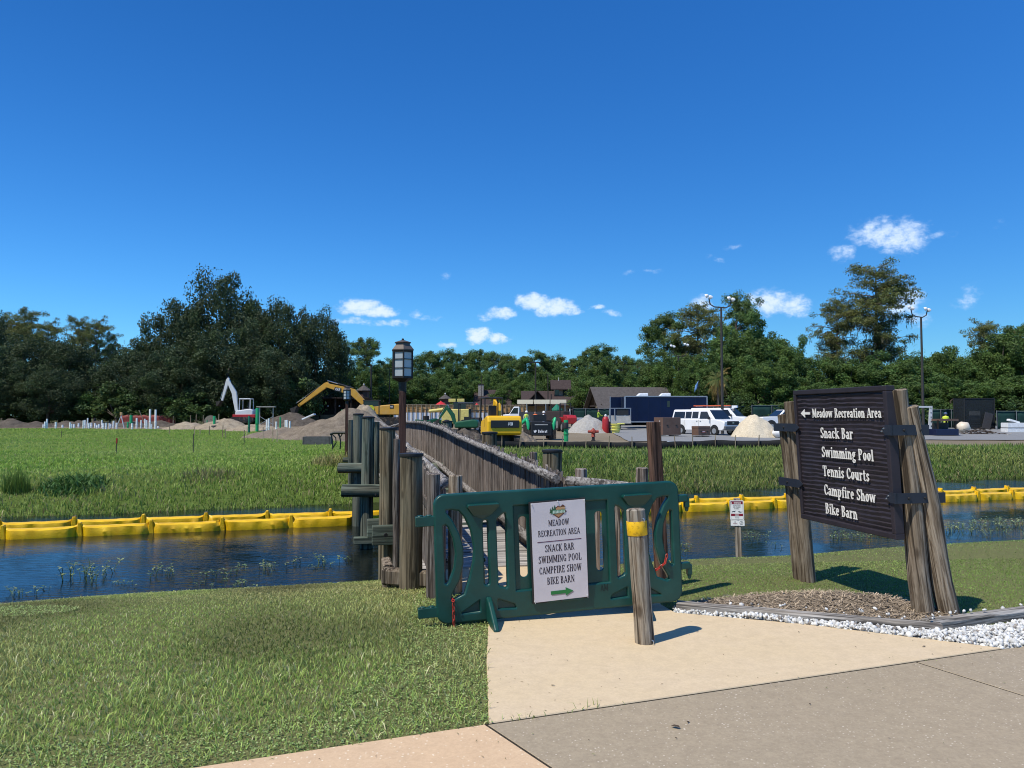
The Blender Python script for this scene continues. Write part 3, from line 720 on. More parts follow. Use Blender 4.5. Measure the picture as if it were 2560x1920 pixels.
for k, (x, y, s) in enumerate([(235, 1437, 1.4), (215, 1450, 1.1), (270, 1445, .9), (395, 1440, 1), (530, 1440, 1), (560, 1430, .9), (590, 1470, 1), (660, 1425, 1.1), (715, 1420, .6), (780, 1420, .7), (815, 1410, 1.1), (850, 1395, 1), (300, 1460, .7), (325, 1462, .6), (440, 1475, .6), (500, 1462, .7), (620, 1480, .5),
                               (15, 1484, .8), (50, 1484, .9), (85, 1486, .8), (40, 1490, .7), (1715, 1370, .9), (1705, 1385, .8), (1870, 1350, .8), (1900, 1345, .9), (1935, 1365, .7), (2100, 1345, 1), (2150, 1350, 1), (2200, 1340, 1),
                               (2345, 1335, 1.1), (2375, 1330, 1.2), (2405, 1325, 1.1), (2450, 1320, 1.2), (2480, 1318, 1.2), (2510, 1315, 1.3), (2540, 1312, 1.4), (2553, 1320, 1.2), (2440, 1335, .9), (2500, 1335, 1)]):
    if k % 3 == 2 and x < 1000: continue
    p = gp(x, y, WATER)
    o = link('water_plant', (wp_me if s > .85 else wp_sm)[k % (4 if s > .85 else 3)], None, p, (0, 0, rg.uniform(0, 6.28))); o.scale = (s * .95, s * .95, s * rg.uniform(.45, .75))
    tag(o, 'leafy water plant standing out of the canal near its mown bank', 'water plant', 'water plants in the canal')

# ================================================================ trees
def leaf_quads(c, rad, n, size, aspect, rng, col, up=.25, shell=.45, hang=0.0):
    """n leaf sprays spread through ellipsoid clumps; c (m,3), rad (m,3)"""
    m = len(c); k = rng.integers(0, m, n); d = rng.normal(0, 1, (n, 3)); d /= np.linalg.norm(d, axis=1)[:, None] + 1e-9
    rr = (shell + (1 - shell) * rng.random(n)) ** .8
    P = c[k] + d * rad[k] * rr[:, None]
    nm = d * .8 + rng.normal(0, .8, (n, 3)); nm[:, 2] += up; nm /= np.linalg.norm(nm, axis=1)[:, None] + 1e-9
    t = rng.normal(0, 1, (n, 3)); t[:, 2] -= hang; t -= nm * (t * nm).sum(1)[:, None]; t /= np.linalg.norm(t, axis=1)[:, None] + 1e-9
    b = np.cross(nm, t); s = size * rng.uniform(.55, 1.35, n)
    t = t * s[:, None]; b = b * (s * aspect)[:, None]
    V = np.stack([P - t, P - b * .9 + t * .15, P + t, P + b * .9 - t * .1], 1).reshape(-1, 3)
    base = np.array(col)[None, :] * (rng.uniform(.75, 1.25, (m, 1)) * np.stack([rng.uniform(.9, 1.1, m), np.ones(m), rng.uniform(.8, 1.15, m)], 1))[:, :]
    C = base[k] * rng.uniform(.7, 1.35, (n, 1))
    return V, np.repeat(C, 4, 0)
M_BARK = wood('bark', (.05, .042, .034), (.16, .135, .11), 2, 9, .95, .8)
M_BARKP = wood('pine_bark', (.10, .075, .06), (.24, .19, .155), 2, 9, .95, .8)
def limbs(mb, rng, base, ends, r0, bend=.25):
    for e in ends:
        b = Vector(base); e = Vector(e); mid = b.lerp(e, .5) + Vector((rng.normal(0, 1), rng.normal(0, 1), rng.normal(.3, .6))) * (e - b).length * bend * .35
        mb.tube([b, b.lerp(mid, .6), mid, e], [r0, r0 * .8, r0 * .55, r0 * .16], 6, caps=False)
TREES = {}
def tree_mesh(kind, seed):
    rng = np.random.default_rng(seed); mb = MB(); Vs, Cs = [], []
    if kind in ('oak', 'broad', 'bush'):
        H, RX, low, nc, nl, ls, col = {'oak': (16, 8.0, .07, 140, 36000, .185, (.046, .070, .030)), 'broad': (15, 5.2, .06, 130, 33000, .165, (.085, .145, .036)), 'bush': (5, 3.2, .0, 46, 7500, .15, (.06, .105, .03))}[kind]
        cs, rs = [], []
        lob = rng.normal(0, 1, (7, 3)); lob /= np.linalg.norm(lob, axis=1)[:, None]; amp = rng.uniform(-.10, .26, 7)
        while len(cs) < nc:
            d = rng.normal(0, 1, 3); d /= np.linalg.norm(d); 
            if d[2] < -.85: continue
            f = 1 + sum(a * max(0, d @ l) ** 3 for a, l in zip(amp, lob)); q = rng.uniform(.50, .93) * f
            z = H * (low + (1 - low) * .5) + d[2] * q * H * (1 - low) * .5
            wz = 1.0 if z > H * .3 else (.82 + .18 * z / (H * .3))
            cs.append((d[0] * RX * q * wz, d[1] * RX * q * wz, max(.4, z))); g = rng.uniform(.75, 1.35) * RX * .17
            rs.append((g, g, g * rng.uniform(.85, 1.1)))
        cs, rs = np.array(cs), np.array(rs)
        V, C = leaf_quads(cs, rs, nl, ls, .55, rng, col); Vs.append(V); Cs.append(C)
        V, C = leaf_quads(cs + rng.normal(0, .3, cs.shape), rs * 1.14, nl // 7, ls, .5, rng, col, .2, .8); Vs.append(V); Cs.append(C)   # stray sprays break the outline
        fork = (0, 0, H * .22); mb.tube([(0, 0, -.4), (.1, 0, H * .1), fork], [H * .035, H * .027, H * .024], 9)
        limbs(mb, rng, fork, cs[rng.choice(len(cs), 16 if kind != 'bush' else 6, False)] * .97, H * .014)
    elif kind == 'pine':
        H, col = 20, (.10, .158, .045); top = Vector((rng.normal(0, .4), rng.normal(0, .4), H * .97))
        mb.tube([(0, 0, -.4), (rng.normal(0, .15), rng.normal(0, .15), H * .4), (rng.normal(0, .3), rng.normal(0, .3), H * .75), top], [.24, .19, .12, .04], 8)
        cs, rs, ends = [], [], []
        for i in range(58):
            z = H * rng.uniform(.42, .97); a = rng.uniform(0, 6.283); L = rng.uniform(.35, 1) * 4.0 * math.sqrt(max(.05, 1 - ((z / H - .66) / .36) ** 2))
            e = np.array((math.cos(a) * L, math.sin(a) * L, z + rng.normal(.2, .3))); ends.append((Vector((0, 0, z - L * .3)), Vector(e)))
            for _ in range(2):
                cs.append(e + rng.normal(0, .5, 3) * (1, 1, .4)); g = rng.uniform(.55, 1.15); rs.append((g, g, g * 1.0))
        for b, e in ends: mb.tube([b, b.lerp(e, .6) + Vector((0, 0, .15)), e], [.055, .04, .015], 5, caps=False)
        V, C = leaf_quads(np.array(cs), np.array(rs), 24000, .20, .30, rng, col, .3, .2); Vs.append(V); Cs.append(C)
    elif kind == 'cypress':
        H, col = 24, (.135, .155, .05)
        mb.tube([(0, 0, -.4), (.1, .1, H * .1), (rng.normal(0, .2), 0, H * .5), (rng.normal(0, .3), 0, H * .97)], [.55, .38, .24, .05], 9)
        cs, rs = [], []
        for i in range(74):
            z = H * (.36 + .61 * rng.random() ** .75); a = rng.uniform(0, 6.283); L = rng.uniform(.35, 1) * (5.7 * math.sqrt(max(.04, 1 - ((z / H - .70) / .37) ** 2)) + .3)
            e = Vector((math.cos(a) * L, math.sin(a) * L, z + rng.normal(.2, .4))); b = Vector((0, 0, z - L * .12)); mb.tube([b, b.lerp(e, .55) + Vector((0, 0, .3)), e], [.10, .06, .015], 5, caps=False)
            for f in (.35, .55, .78, 1.0):
                cs.append(np.array(b.lerp(e, f)) + rng.normal(0, .5, 3) * (1, 1, .8)); g = rng.uniform(.6, 1.25); rs.append((g * 1.1, g * 1.1, g * .62))
        cs, rs = np.array(cs), np.array(rs)
        V, C = leaf_quads(cs, rs, 30000, .165, .40, rng, col, .35, .25); Vs.append(V); Cs.append(C)
        V, C = leaf_quads(cs[cs[:, 2] < H * .7] - (0, 0, .7), rs[cs[:, 2] < H * .7] * (.6, .6, 1.6), 2600, .42, .10, rng, (.075, .078, .05), 0, .2, 9); Vs.append(V); Cs.append(C)   # hanging moss
    elif kind == 'palm':
        H = 6.0; mb.tube([(0, 0, -.3), (.05, 0, H * .5), (0, 0, H * .82)], [.24, .19, .24], 9)
        vs, cc = [], []
        for i in range(60):
            a = rng.uniform(0, 6.283); el = rng.uniform(-1.25, 1.2); L = rng.uniform(1.4, 2.2); gold = el < -.2 or rng.random() < .3
            c = np.array((.26, .19, .06) if gold else (.13, .16, .045)) * rng.uniform(.7, 1.3)
            prev = np.array((0, 0, H * .84)); dirv = np.array((math.cos(a) * math.cos(el), math.sin(a) * math.cos(el), math.sin(el)))
            for s_ in range(5):
                nxt = prev + dirv * L / 5; dirv = dirv + np.array((0, 0, -.22)); dirv /= np.linalg.norm(dirv)
                sd_ = np.cross(dirv, (0, 0, 1)); sd_ /= np.linalg.norm(sd_) + 1e-6
                if s_ > 0:
                    for sg in (-1, 1):
                        for q in range(4):
                            o_ = prev + (nxt - prev) * q / 4; l_ = sd_ * sg * .34 + dirv * .36 + np.array((0, 0, -.18)) + rng.normal(0, .05, 3)
                            vs += [o_, o_ + dirv * .03 + l_ * .4, o_ + l_, o_ - dirv * .03 + l_ * .4]; cc += [c] * 4
                prev = nxt
        Vs.append(np.array(vs)); Cs.append(np.array(cc))
    V = np.concatenate(Vs); n = len(V) // 4; q = np.arange(n * 4).reshape(n, 4)
    crown = np_mesh(kind + '_crown', V, q, M_LEAF, np.clip(np.concatenate(Cs), 0, 1))
    trunk = mb.mesh(kind + '_trunk', M_BARKP if kind in ('pine', 'cypress') else M_BARK)
    return trunk, crown, H
for kd, seeds in (('oak', (1, 2, 3)), ('broad', (4, 5, 6)), ('bush', (7, 8)), ('pine', (9, 10, 14)), ('cypress', (11, 12)), ('palm', (13,))):
    TREES[kd] = [tree_mesh(kd, s) for s in seeds]
TNAME = {'oak': 'live_oak_tree', 'broad': 'broadleaf_tree', 'bush': 'bush', 'pine': 'pine_tree', 'cypress': 'cypress_tree', 'palm': 'palm_tree'}
def tree(kind, px, top_py, Y, width=None, label='', group=None, var=0, rz=None, tint=None):
    X = at(px, 1040, Y).x; g = gz(X, Y); Ht = at(px, top_py, Y).z - g
    tr, cr, H = TREES[kind][var % len(TREES[kind])]; s = Ht / H
    base_w = {'oak': 8, 'broad': 5.2, 'bush': 3.2, 'pine': 4.0, 'cypress': 5.6, 'palm': 2}[kind] * 2
    sx = s if width is None else width / base_w
    t = thing(TNAME[kind], label, 'bush' if kind == 'bush' else 'tree', (X, Y, g - .1), rg.uniform(0, 6.28) if rz is None else rz, group); t.scale = (sx, sx, s)
    link('trunk', tr, t); link('crown', cr, t); return t
def px2m(w, Y): return w / F * Y
LO = 'dark live oak standing behind the white mini excavator and pipe field'
GL = 'live oaks behind the pipe field'
for i, (x, top, w, Y) in enumerate([(560, 705, 250, 98), (440, 760, 210, 95), (690, 750, 200, 96), (345, 860, 190, 92), (560, 830, 260, 90), (680, 870, 200, 89), (450, 880, 200, 88)]):
    tree('oak', x, top, Y, px2m(w, Y), ['tallest live oak of the dark group behind the pipe field', 'live oak with a tufted shoulder beside the tallest oak', 'broad round live oak between the tallest oak and the open branched one', 'low spreading live oak at the edge of the big oak group by the cypress tops', 'live oak hanging low right behind the white mini excavator', 'live oak with low boughs between the white excavator and the yellow boom', 'live oak overhanging the orange netting'][i], GL, i)
for i, (x, top, w, Y) in enumerate([(60, 845, 260, 92), (165, 850, 170, 95), (-60, 800, 200, 96), (20, 900, 190, 88), (120, 915, 170, 87)]):
    tree('oak', x, top, Y, px2m(w, Y), ['very dark wide live oak below the first cypress tops', 'dark live oak next to the gap in front of the cypress tops', 'dark live oak at the outer end of the oak row', 'low dark live oak in front of the wide dark oak', 'low dark live oak shading the first soil mounds'][i], 'dark oaks at the end of the pipe field', i + 1)
tree('oak', 805, 775, 100, px2m(150, 100), 'live oak with open branches at the edge of the oak group beside the yellow boom', None, 2)
tree('bush', 735, 935, 90, px2m(170, 90), 'rounded olive bush left of the large yellow excavator arm', None, 0)
for x_, t_, w_ in ((40, 990, 190), (150, 985, 180), (225, 980, 150), (400, 985, 170), (580, 985, 170), (660, 985, 160)): tree('bush', x_, t_, 90, px2m(w_, 90), 'dark low bush closing the foot of the oak row', 'dark bushes at the foot of the oak row', int(x_))
tree('bush', 290, 960, 88, px2m(180, 88), 'low leafy bush under the oaks by the orange netting', 'bushes under the oaks', 1)
tree('bush', 480, 975, 86, px2m(170, 86), 'low leafy bush under the oaks by the orange netting', 'bushes under the oaks', 0)
for i, (x, top, w, Y) in enumerate([(60, 775, 130, 122), (115, 800, 90, 118), (190, 792, 80, 124), (235, 795, 90, 120), (275, 832, 60, 122), (10, 785, 100, 124), (330, 870, 80, 120)]):
    tree('cypress', x, top, Y, px2m(w, Y), ['wide yellow green cypress top over the dark wide oak', 'cypress top just beside the wide yellow green one', 'slim feathery cypress top in the gap of the oaks', 'feathery cypress top with open boughs next to the slim one', 'small lone cypress top before the big oak group', 'cypress top at the outer end of the oak row', 'low cypress top almost hidden by the big oak group'][i], 'cypresses behind the dark oaks', i)
tree('pine', 912, 843, 118, px2m(105, 118), 'lone rounded pine standing above the yellow excavator', None, 0)
for i, (x, top, w, Y) in enumerate([(880, 905, 100, 112), (960, 925, 110, 125), (1030, 935, 120, 130), (840, 900, 90, 110)]):
    tree('broad', x, top, Y, px2m(w, Y), 'dense green tree standing behind the yellow excavator and lantern', 'trees behind the yellow excavator', i)
CT = 'green leafy woodland tree in the row behind the building site'
rgt = random.Random(17); SIL = [(950, 905), (1010, 895), (1085, 872), (1170, 870), (1225, 888), (1290, 870), (1345, 885), (1395, 876), (1445, 885), (1485, 860), (1530, 868), (1575, 885), (1620, 905), (1640, 900)]
def sil(x):
    for (x0, y0), (x1, y1) in zip(SIL, SIL[1:]):
        if x <= x1: return y0 + (y1 - y0) * (x - x0) / (x1 - x0)
    return 905
row = [(x, sil(x) + rgt.uniform(-6, 16), rgt.uniform(72, 100), rgt.uniform(150, 175), 'pine') for x in range(955, 1640, 40)] + [(x, sil(x) + rgt.uniform(24, 50), rgt.uniform(80, 110), rgt.uniform(138, 150), 'broad') for x in range(945, 1640, 52)] + [(x, sil(x) + rgt.uniform(62, 85), rgt.uniform(80, 110), rgt.uniform(128, 136), 'broad') for x in range(970, 1330, 58)]
for i, (x, top, w, Y, k) in enumerate(row):
    tree(k, x, top, Y, px2m(w, Y), 'tall pine in the woodland row behind the building site' if k == 'pine' else CT, 'pines in the woodland row' if k == 'pine' else 'woodland row behind the site', i)
tree('broad', 1480, 930, 108, px2m(120, 108), 'leafy green tree between the lodge and the open pavilion', None, 1)
tree('pine', 1660, 786, 112, px2m(130, 112), 'open crowned pine left of the taller floodlight pole', 'pines by the floodlight pole', 1)
tree('pine', 1845, 738, 120, px2m(120, 120), 'thin high pine rising beside the floodlights', None, 2)
tree('cypress', 1745, 755, 108, px2m(150, 108), 'dark cypress with drooping crown behind the navy trailer', None, 1)
for i, (x, top, w, Y) in enumerate([(1860, 805, 190, 100), (1800, 860, 150, 98), (1930, 830, 150, 101), (1985, 858, 120, 99), (1690, 870, 130, 98), (1640, 905, 110, 100), (1750, 900, 120, 94), (1900, 890, 150, 93)]):
    tree('broad', x, top, Y, px2m(w, Y), ['tallest thick green tree beside the floodlight pole', 'thick green tree right behind the palm', 'thick green tree rising over the sand pile', 'thick green tree above the white pickup', 'thick green tree behind the middle of the navy trailer', 'thick green tree over the ridge of the open pavilion', 'low thick tree between the flag pole and the navy trailer', 'low thick tree behind the ladder van'][i], 'thick trees behind the vans', i)
tree('cypress', 2195, 661, 110, px2m(205, 110), 'tallest cypress with layered crown above the carved sign', None, 0, 1.0)
tree('cypress', 2095, 742, 112, px2m(125, 112), 'leaning moss hung cypress beside the tallest cypress', None, 1, .4)
for i, (x, top, w, Y) in enumerate([(2060, 880, 150, 99), (2140, 900, 150, 98), (2220, 890, 170, 97), (2290, 870, 140, 99), (2350, 870, 130, 101), (2410, 880, 130, 100), (2480, 850, 150, 100), (2540, 820, 170, 99), (2600, 830, 150, 99), (2110, 950, 160, 92), (2250, 955, 180, 91), (2380, 950, 180, 91), (2480, 935, 170, 92), (2570, 940, 170, 91), (2000, 950, 150, 92)]):
    tree('broad', x, top, Y, px2m(w, Y), ['vine covered tree below the leaning cypress', 'vine covered tree between the two tall cypresses', 'vine covered tree at the foot of the tallest cypress', 'dense green tree between the tallest cypress and the second floodlight pole', 'dense green tree touching the second floodlight pole', 'dense green tree over the screened fence by the yellow vest', 'tall leafy tree above the netted cage', 'tallest leafy tree of the thicket past the netted cage', 'leafy tree ending the thicket beyond the foam blocks', 'low dark tree in front of the leaning cypress', 'low leafy tree rising behind the carved sign top', 'low leafy tree behind the worker in the yellow vest', 'low bright leafy tree behind the netted cage', 'low bright leafy tree behind the foam blocks', 'low dark tree behind the white pickup'][i], 'thicket behind the carved sign', i + 1)
tree('cypress', 2470, 800, 112, px2m(110, 112), 'broken topped cypress at the end of the thicket', 'cypresses at the end of the thicket', 1)
tree('cypress', 2545, 815, 108, px2m(110, 108), 'broken topped cypress at the end of the thicket', 'cypresses at the end of the thicket', 0)
for i, (x, top, w, Y) in enumerate([(1950, 1000, 150, 88), (2060, 990, 170, 88), (2160, 1000, 160, 87), (2270, 1000, 150, 87), (2420, 1000, 140, 88), (2530, 990, 160, 88), (1720, 1000, 120, 90), (1850, 985, 130, 90)]):
    tree('bush', x, top, Y, px2m(w, Y), 'leafy undergrowth bush at the foot of the thicket', 'undergrowth at the foot of the thicket', i)
tree('palm', 1795, 925, 86, px2m(70, 86), 'cabbage palm with golden drooping fronds behind the white van', None, 0)
# far wood that closes the view between the trees
def far_wood():
    rng = np.random.default_rng(21); n = 900
    a = rng.uniform(-.86, .86, n); d = rng.uniform(178, 215, n); x = np.sin(a) * d * 1.15; y = np.cos(a) * d
    c = np.stack([x, y, rng.uniform(-.5, 10.5, n)], 1); r = np.tile(np.array((3.6, 3.6, 2.8)), (n, 1)) * rng.uniform(.7, 1.2, (n, 1))
    V, C = leaf_quads(c, r, 60000, .55, .6, rng, (.085, .13, .038))
    q = np.arange(len(V)).reshape(-1, 4)
    tag(link('distant_wood', np_mesh('distant_wood', V, q, M_LEAF, np.clip(C, 0, 1))), 'distant green woodland seen through gaps in the tree line', 'woodland', kind='stuff')
far_wood()
# ================================================================ foreground: edging, stones, mulch
M_TIMBER = wood('weathered_grey_timber', (.11, .10, .09), (.36, .34, .31), 0, 45, .9, .7, (.25, .22, .18))
M_POST = wood('weathered_post_wood', (.105, .076, .05), (.34, .285, .215), 2, 42, .88, .9, (.20, .155, .105))
M_BOLL = wood('bollard_wood', (.115, .08, .05), (.36, .305, .235), 2, 48, .85, .9, (.27, .27, .235))
M_PICK = wood('silvered_pickets', (.092, .076, .064), (.295, .262, .23), 2, 55, .9, .6, (.17, .125, .10), .42)
M_RAIL = wood('silvered_log_rail', (.125, .112, .10), (.35, .335, .31), 1, 34, .85, .8, (.19, .165, .15), .1)
M_DECK = wood('grey_deck_plank', (.27, .25, .23), (.52, .50, .47), 0, 45, .85, .7, (.38, .36, .33), .14)
M_PILE = wood('treated_piling', (.08, .064, .04), (.225, .182, .118), 2, 26, .9, .8, (.15, .145, .105), .14)
M_PILEG = wood('green_treated_piling', (.048, .066, .052), (.145, .172, .138), 2, 26, .9, .8, (.15, .135, .10), .14)
M_BEAM = wood('green_log_beam', (.05, .075, .06), (.16, .195, .155), 0, 26, .9, .8, (.12, .115, .085), .14)
M_BLACK = plain('black_cap', (.018, .018, .019), .6)
M_STEEL = plain('galvanised_bolt', (.5, .5, .5), .35, .9, .5, .1)
M_STRAP = plain('dark_steel_strap', (.028, .032, .045), .5, .3, .5, .2)

def log(p0, p1, r0, r1, name, mat, parent, n=14, segs=7, wob=.012, seed=0, cap=None):
    """an uneven round timber; its own axis is local z so that the grain follows it"""
    p0, p1 = Vector(p0), Vector(p1); L = (p1 - p0).length; rgd = random.Random(seed); mb = MB(); vs = []
    for i in range(segs + 1):
        f = i / segs; r = r0 + (r1 - r0) * f
        ox, oy = mnoise.noise((f * 2.3, seed, 1)) * wob, mnoise.noise((f * 2.3, seed, 5)) * wob
        for k in range(n):
            a = 2 * math.pi * k / n; rr = r * (1 + .05 * mnoise.noise((math.cos(a) * 1.3 + seed, math.sin(a) * 1.3, f * 3)))
            vs.append((ox + rr * math.cos(a), oy + rr * math.sin(a), L * f))
    fs = [(i * n + k, i * n + (k + 1) % n, (i + 1) * n + (k + 1) % n, (i + 1) * n + k) for i in range(segs) for k in range(n)]
    mb.add(vs, fs, 0, True); b = len(vs)
    # rounded-off worn top
    top = [(x * .86, y * .86, z + r1 * .12) for x, y, z in vs[-n:]]; mb.add(vs[-n:] + top, [(k, (k + 1) % n, n + (k + 1) % n, n + k) for k in range(n)] + [tuple(range(n, 2 * n))], 0, False)
    mb.add(vs[:n], [tuple(range(n - 1, -1, -1))], 0)
    d = (p1 - p0).normalized(); q = Vector((0, 0, 1)).rotation_difference(d)
    o = mb.build(name, mat, parent, p0); o.rotation_mode = 'QUATERNION'; o.rotation_quaternion = q
    return o
def timber(name, p0, p1, w, h, mat, label, group=None, seed=0, segs=8):
    p0, p1 = Vector(p0), Vector(p1); L = (p1 - p0).length; mb = MB(); rows = []
    c = .18 * min(w, h); pr = [(-w / 2 + c, -h / 2), (w / 2 - c, -h / 2), (w / 2, -h / 2 + c), (w / 2, h / 2 - c), (w / 2 - c, h / 2), (-w / 2 + c, h / 2), (-w / 2, h / 2 - c), (-w / 2, -h / 2 + c)]
    vs = []
    for i in range(segs + 1):
        x = L * i / segs
        for y, z in pr:
            vs.append((x + (0 if 0 < i < segs else mnoise.noise((y * 9, z * 9, seed)) * .012), y + mnoise.noise((x * 2, y * 5, seed)) * .008, z + mnoise.noise((x * 2.4, z * 5, seed + 3)) * .009))
    n = 8; fs = [(i * n + k, i * n + (k + 1) % n, (i + 1) * n + (k + 1) % n, (i + 1) * n + k) for i in range(segs) for k in range(n)] + [tuple(range(n - 1, -1, -1)), tuple(segs * n + k for k in range(n))]
    mb.add(vs, [f[::-1] for f in fs])
    d = (p1 - p0); o = mb.build(name, mat, None, p0, (0, -math.atan2(d.z, math.hypot(d.x, d.y)), math.atan2(d.y, d.x)))
    return tag(o, label, 'timber', group)
timber('landscape_timber', (1.40, 6.60, .030), (3.27, 5.93, .022), .11, .095, M_TIMBER, 'weathered grey edging timber between the white stones and the mulch under the carved sign', seed=1)
timber('landscape_timber', (3.20, 6.01, .030), (5.4, 6.80, .036), .11, .10, M_TIMBER, 'grey edging timber running off from the corner by the sign posts', seed=4)
timber('landscape_timber', (-1.28, 7.78, .05), (-.72, 7.62, .05), .13, .16, M_POST, 'rough split timber at the foot of the capped bridge piling', None, 8, 4)
timber('landscape_timber', (-1.34, 8.25, .02), (-1.24, 7.82, .02), .10, .26, M_POST, 'upright edge board behind the capped bridge piling', None, 9, 4)

def stones():
    rng = np.random.default_rng(3); t = (1 + 5 ** .5) / 2
    ico = np.array([(-1, t, 0), (1, t, 0), (-1, -t, 0), (1, -t, 0), (0, -1, t), (0, 1, t), (0, -1, -t), (0, 1, -t), (t, 0, -1), (t, 0, 1), (-t, 0, -1), (-t, 0, 1)]) / 1.9
    fi = np.array([(0, 11, 5), (0, 5, 1), (0, 1, 7), (0, 7, 10), (0, 10, 11), (1, 5, 9), (5, 11, 4), (11, 10, 2), (10, 7, 6), (7, 1, 8), (3, 9, 4), (3, 4, 2), (3, 2, 6), (3, 6, 8), (3, 8, 9), (4, 9, 5), (2, 4, 11), (6, 2, 10), (8, 6, 7), (9, 8, 1)])
    n = 36000; xy = np.stack([rng.uniform(1.2, 5.4, n), rng.uniform(5.2, 7.0, n)], 1); xy = xy[in_poly(xy, STONE)]
    # a few strays on the timber and the mulch
    st = np.stack([rng.uniform(1.6, 4.6, 70), np.zeros(70)], 1); st[:, 1] = np.where(st[:, 0] < 3.25, 6.6 - (st[:, 0] - 1.4) * .36, 6.0 + (st[:, 0] - 3.2) * .36) + np.abs(rng.normal(.05, .12, 70))
    z0 = np.concatenate([rng.uniform(.0, .035, len(xy)) + .03 * np.clip(nz(xy, 2.5, 1.0), 0, 1), np.where(np.abs(st[:, 1]) > 0, .11, .1)]); xy = np.concatenate([xy, st]); n = len(xy)
    for i in range(n - 70, n):
        d = abs(xy[i, 1] - (6.6 - (xy[i, 0] - 1.4) * .36 if xy[i, 0] < 3.25 else 6.0 + (xy[i, 0] - 3.2) * .36)); z0[i] = .105 if d < .05 else mulch_z(xy[i, 0], xy[i, 1]) + .012
    s = np.clip(rng.lognormal(-4.35, .28, n), .007, .026); A = rng.normal(0, 1, (n, 3, 3)); Q = np.linalg.qr(A)[0]
    sc = rng.uniform(.55, 1.25, (n, 1, 3)); V = (ico[None] * sc * (1 + rng.normal(0, .12, (n, 12, 1)))) @ Q * s[:, None, None]
    V += np.concatenate([xy, z0[:, None]], 1)[:, None, :]
    T = (fi[None] + (np.arange(n) * 12)[:, None, None]).reshape(-1, 3)
    c = np.where((rng.random(n) < .07)[:, None], np.array((.28, .25, .22)), np.array((.70, .70, .67))) * rng.uniform(.6, 1.06, (n, 1))
    t_ = NT('white_marble_chips'); a = t_.n('ShaderNodeAttribute', attribute_name='Col'); m = t_.fin(a.outputs['Color'], .8, 0, .3)
    tag(link('white_gravel', np_mesh('white_gravel', V.reshape(-1, 3), T, m, np.repeat(c, 12, 0))), 'white marble chip gravel between the path and the edging timbers', 'gravel', kind='stuff')
def mulch_z(x, y): return .035 + .06 * math.exp(-((x - 2.85) ** 2 / .5 + (y - 6.75) ** 2 / .12)) + min(0.0, hv(x, y))
def mulch():
    rng = np.random.default_rng(8); n = 24; xs = np.linspace(1.3, 3.75, 50); ys = np.linspace(5.9, 7.55, 34); vs, fs = [], []
    P = [(x, y) for y in ys for x in xs]; ins = in_poly(np.array(P), BED)
    for (x, y), k in zip(P, ins): vs.append((x, y, mulch_z(x, y) + .012 * mnoise.noise((x * 9, y * 9, 0)) - (0 if k else .16)))
    w = len(xs)
    for j in range(len(ys) - 1):
        for i in range(w - 1):
            a = j * w + i; q = (a, a + 1, a + w + 1, a + w)
            if any(ins[k] for k in q): fs.append(q)
    mb = MB(); mb.add(vs, fs, 0, True)
    t = NT('pine_straw_mulch'); v = t.coords(rand=False); nn = t.noise(v, 40, 5, .7)
    t.bump(nn, .8, .02); m = t.fin(t.ramp(nn, [(.3, (.10, .078, .055)), (.7, (.30, .24, .17))]), .95, 0, .1)
    tag(mb.build('mulch_bed', m), kind='structure')
    m_ = 9000; xy = np.stack([rng.uniform(1.3, 3.75, m_), rng.uniform(5.9, 7.55, m_)], 1); xy = xy[in_poly(xy, BED)]; k = len(xy)
    z = np.array([mulch_z(x, y) for x, y in xy]) + rng.uniform(.0, .016, k); a = rng.uniform(0, 6.283, k); L = rng.uniform(.012, .045, k)
    d = np.stack([np.cos(a) * L, np.sin(a) * L, rng.normal(0, .25, k) * L], 1); s = np.stack([-np.sin(a), np.cos(a), np.zeros(k)], 1) * rng.uniform(.0015, .005, k)[:, None]
    c = np.concatenate([xy, z[:, None]], 1); V = np.stack([c - d - s, c - d + s, c + d + s, c + d - s], 1).reshape(-1, 3)
    C = np.array((.36, .285, .20)) * rng.uniform(.45, 1.5, (k, 1))
    t2 = NT('mulch_shreds'); at_ = t2.n('ShaderNodeAttribute', attribute_name='Col'); m2 = t2.fin(at_.outputs['Color'], .9, 0, .15)
    tag(link('mulch_shreds', np_mesh('mulch_shreds', V, np.arange(4 * k).reshape(-1, 4), m2, np.repeat(C, 4, 0))), 'brown shredded mulch around the sign posts', 'mulch', kind='stuff')
mulch(); stones()
tag(MB().add([(x, y, .005) for x, y in STONE], [tuple(range(len(STONE)))]).build('gravel_bed', plain('gravel_dust', (.48, .47, .44), .95, 0, .1, .3, 40)), kind='structure')
# leaves and twig bits lying on the paving
M_LITTER = plain('dry_leaf', (.07, .045, .025), .8)
for i, (x, y, s) in enumerate([(1382, 1714, .017), (2025, 1760, .012), (1690, 1818, .03), (1720, 1805, .016), (1378, 1637, .009), (2310, 1617, .017), (1997, 1580, .012), (1690, 1845, .010), (1560, 1590, .008), (1820, 1690, .007), (1450, 1760, .006)]):
    p = gp(x, y, .014); mb = MB(); rg_ = random.Random(i)
    pts = [(math.cos(a) * s * rg_.uniform(.5, 1), math.sin(a) * s * .55 * rg_.uniform(.5, 1), rg_.uniform(.001, .4 * s)) for a in [k * 1.047 for k in range(6)]]
    mb.add(pts + [(0, 0, .35 * s)], [(k, (k + 1) % 6, 6) for k in range(6)])
    tag(mb.build('dry_leaf', M_LITTER, None, p, (0, 0, i * 1.3)), 'dry brown leaf scrap lying on the pale paving', 'leaf', 'dry leaf scraps on the paving')

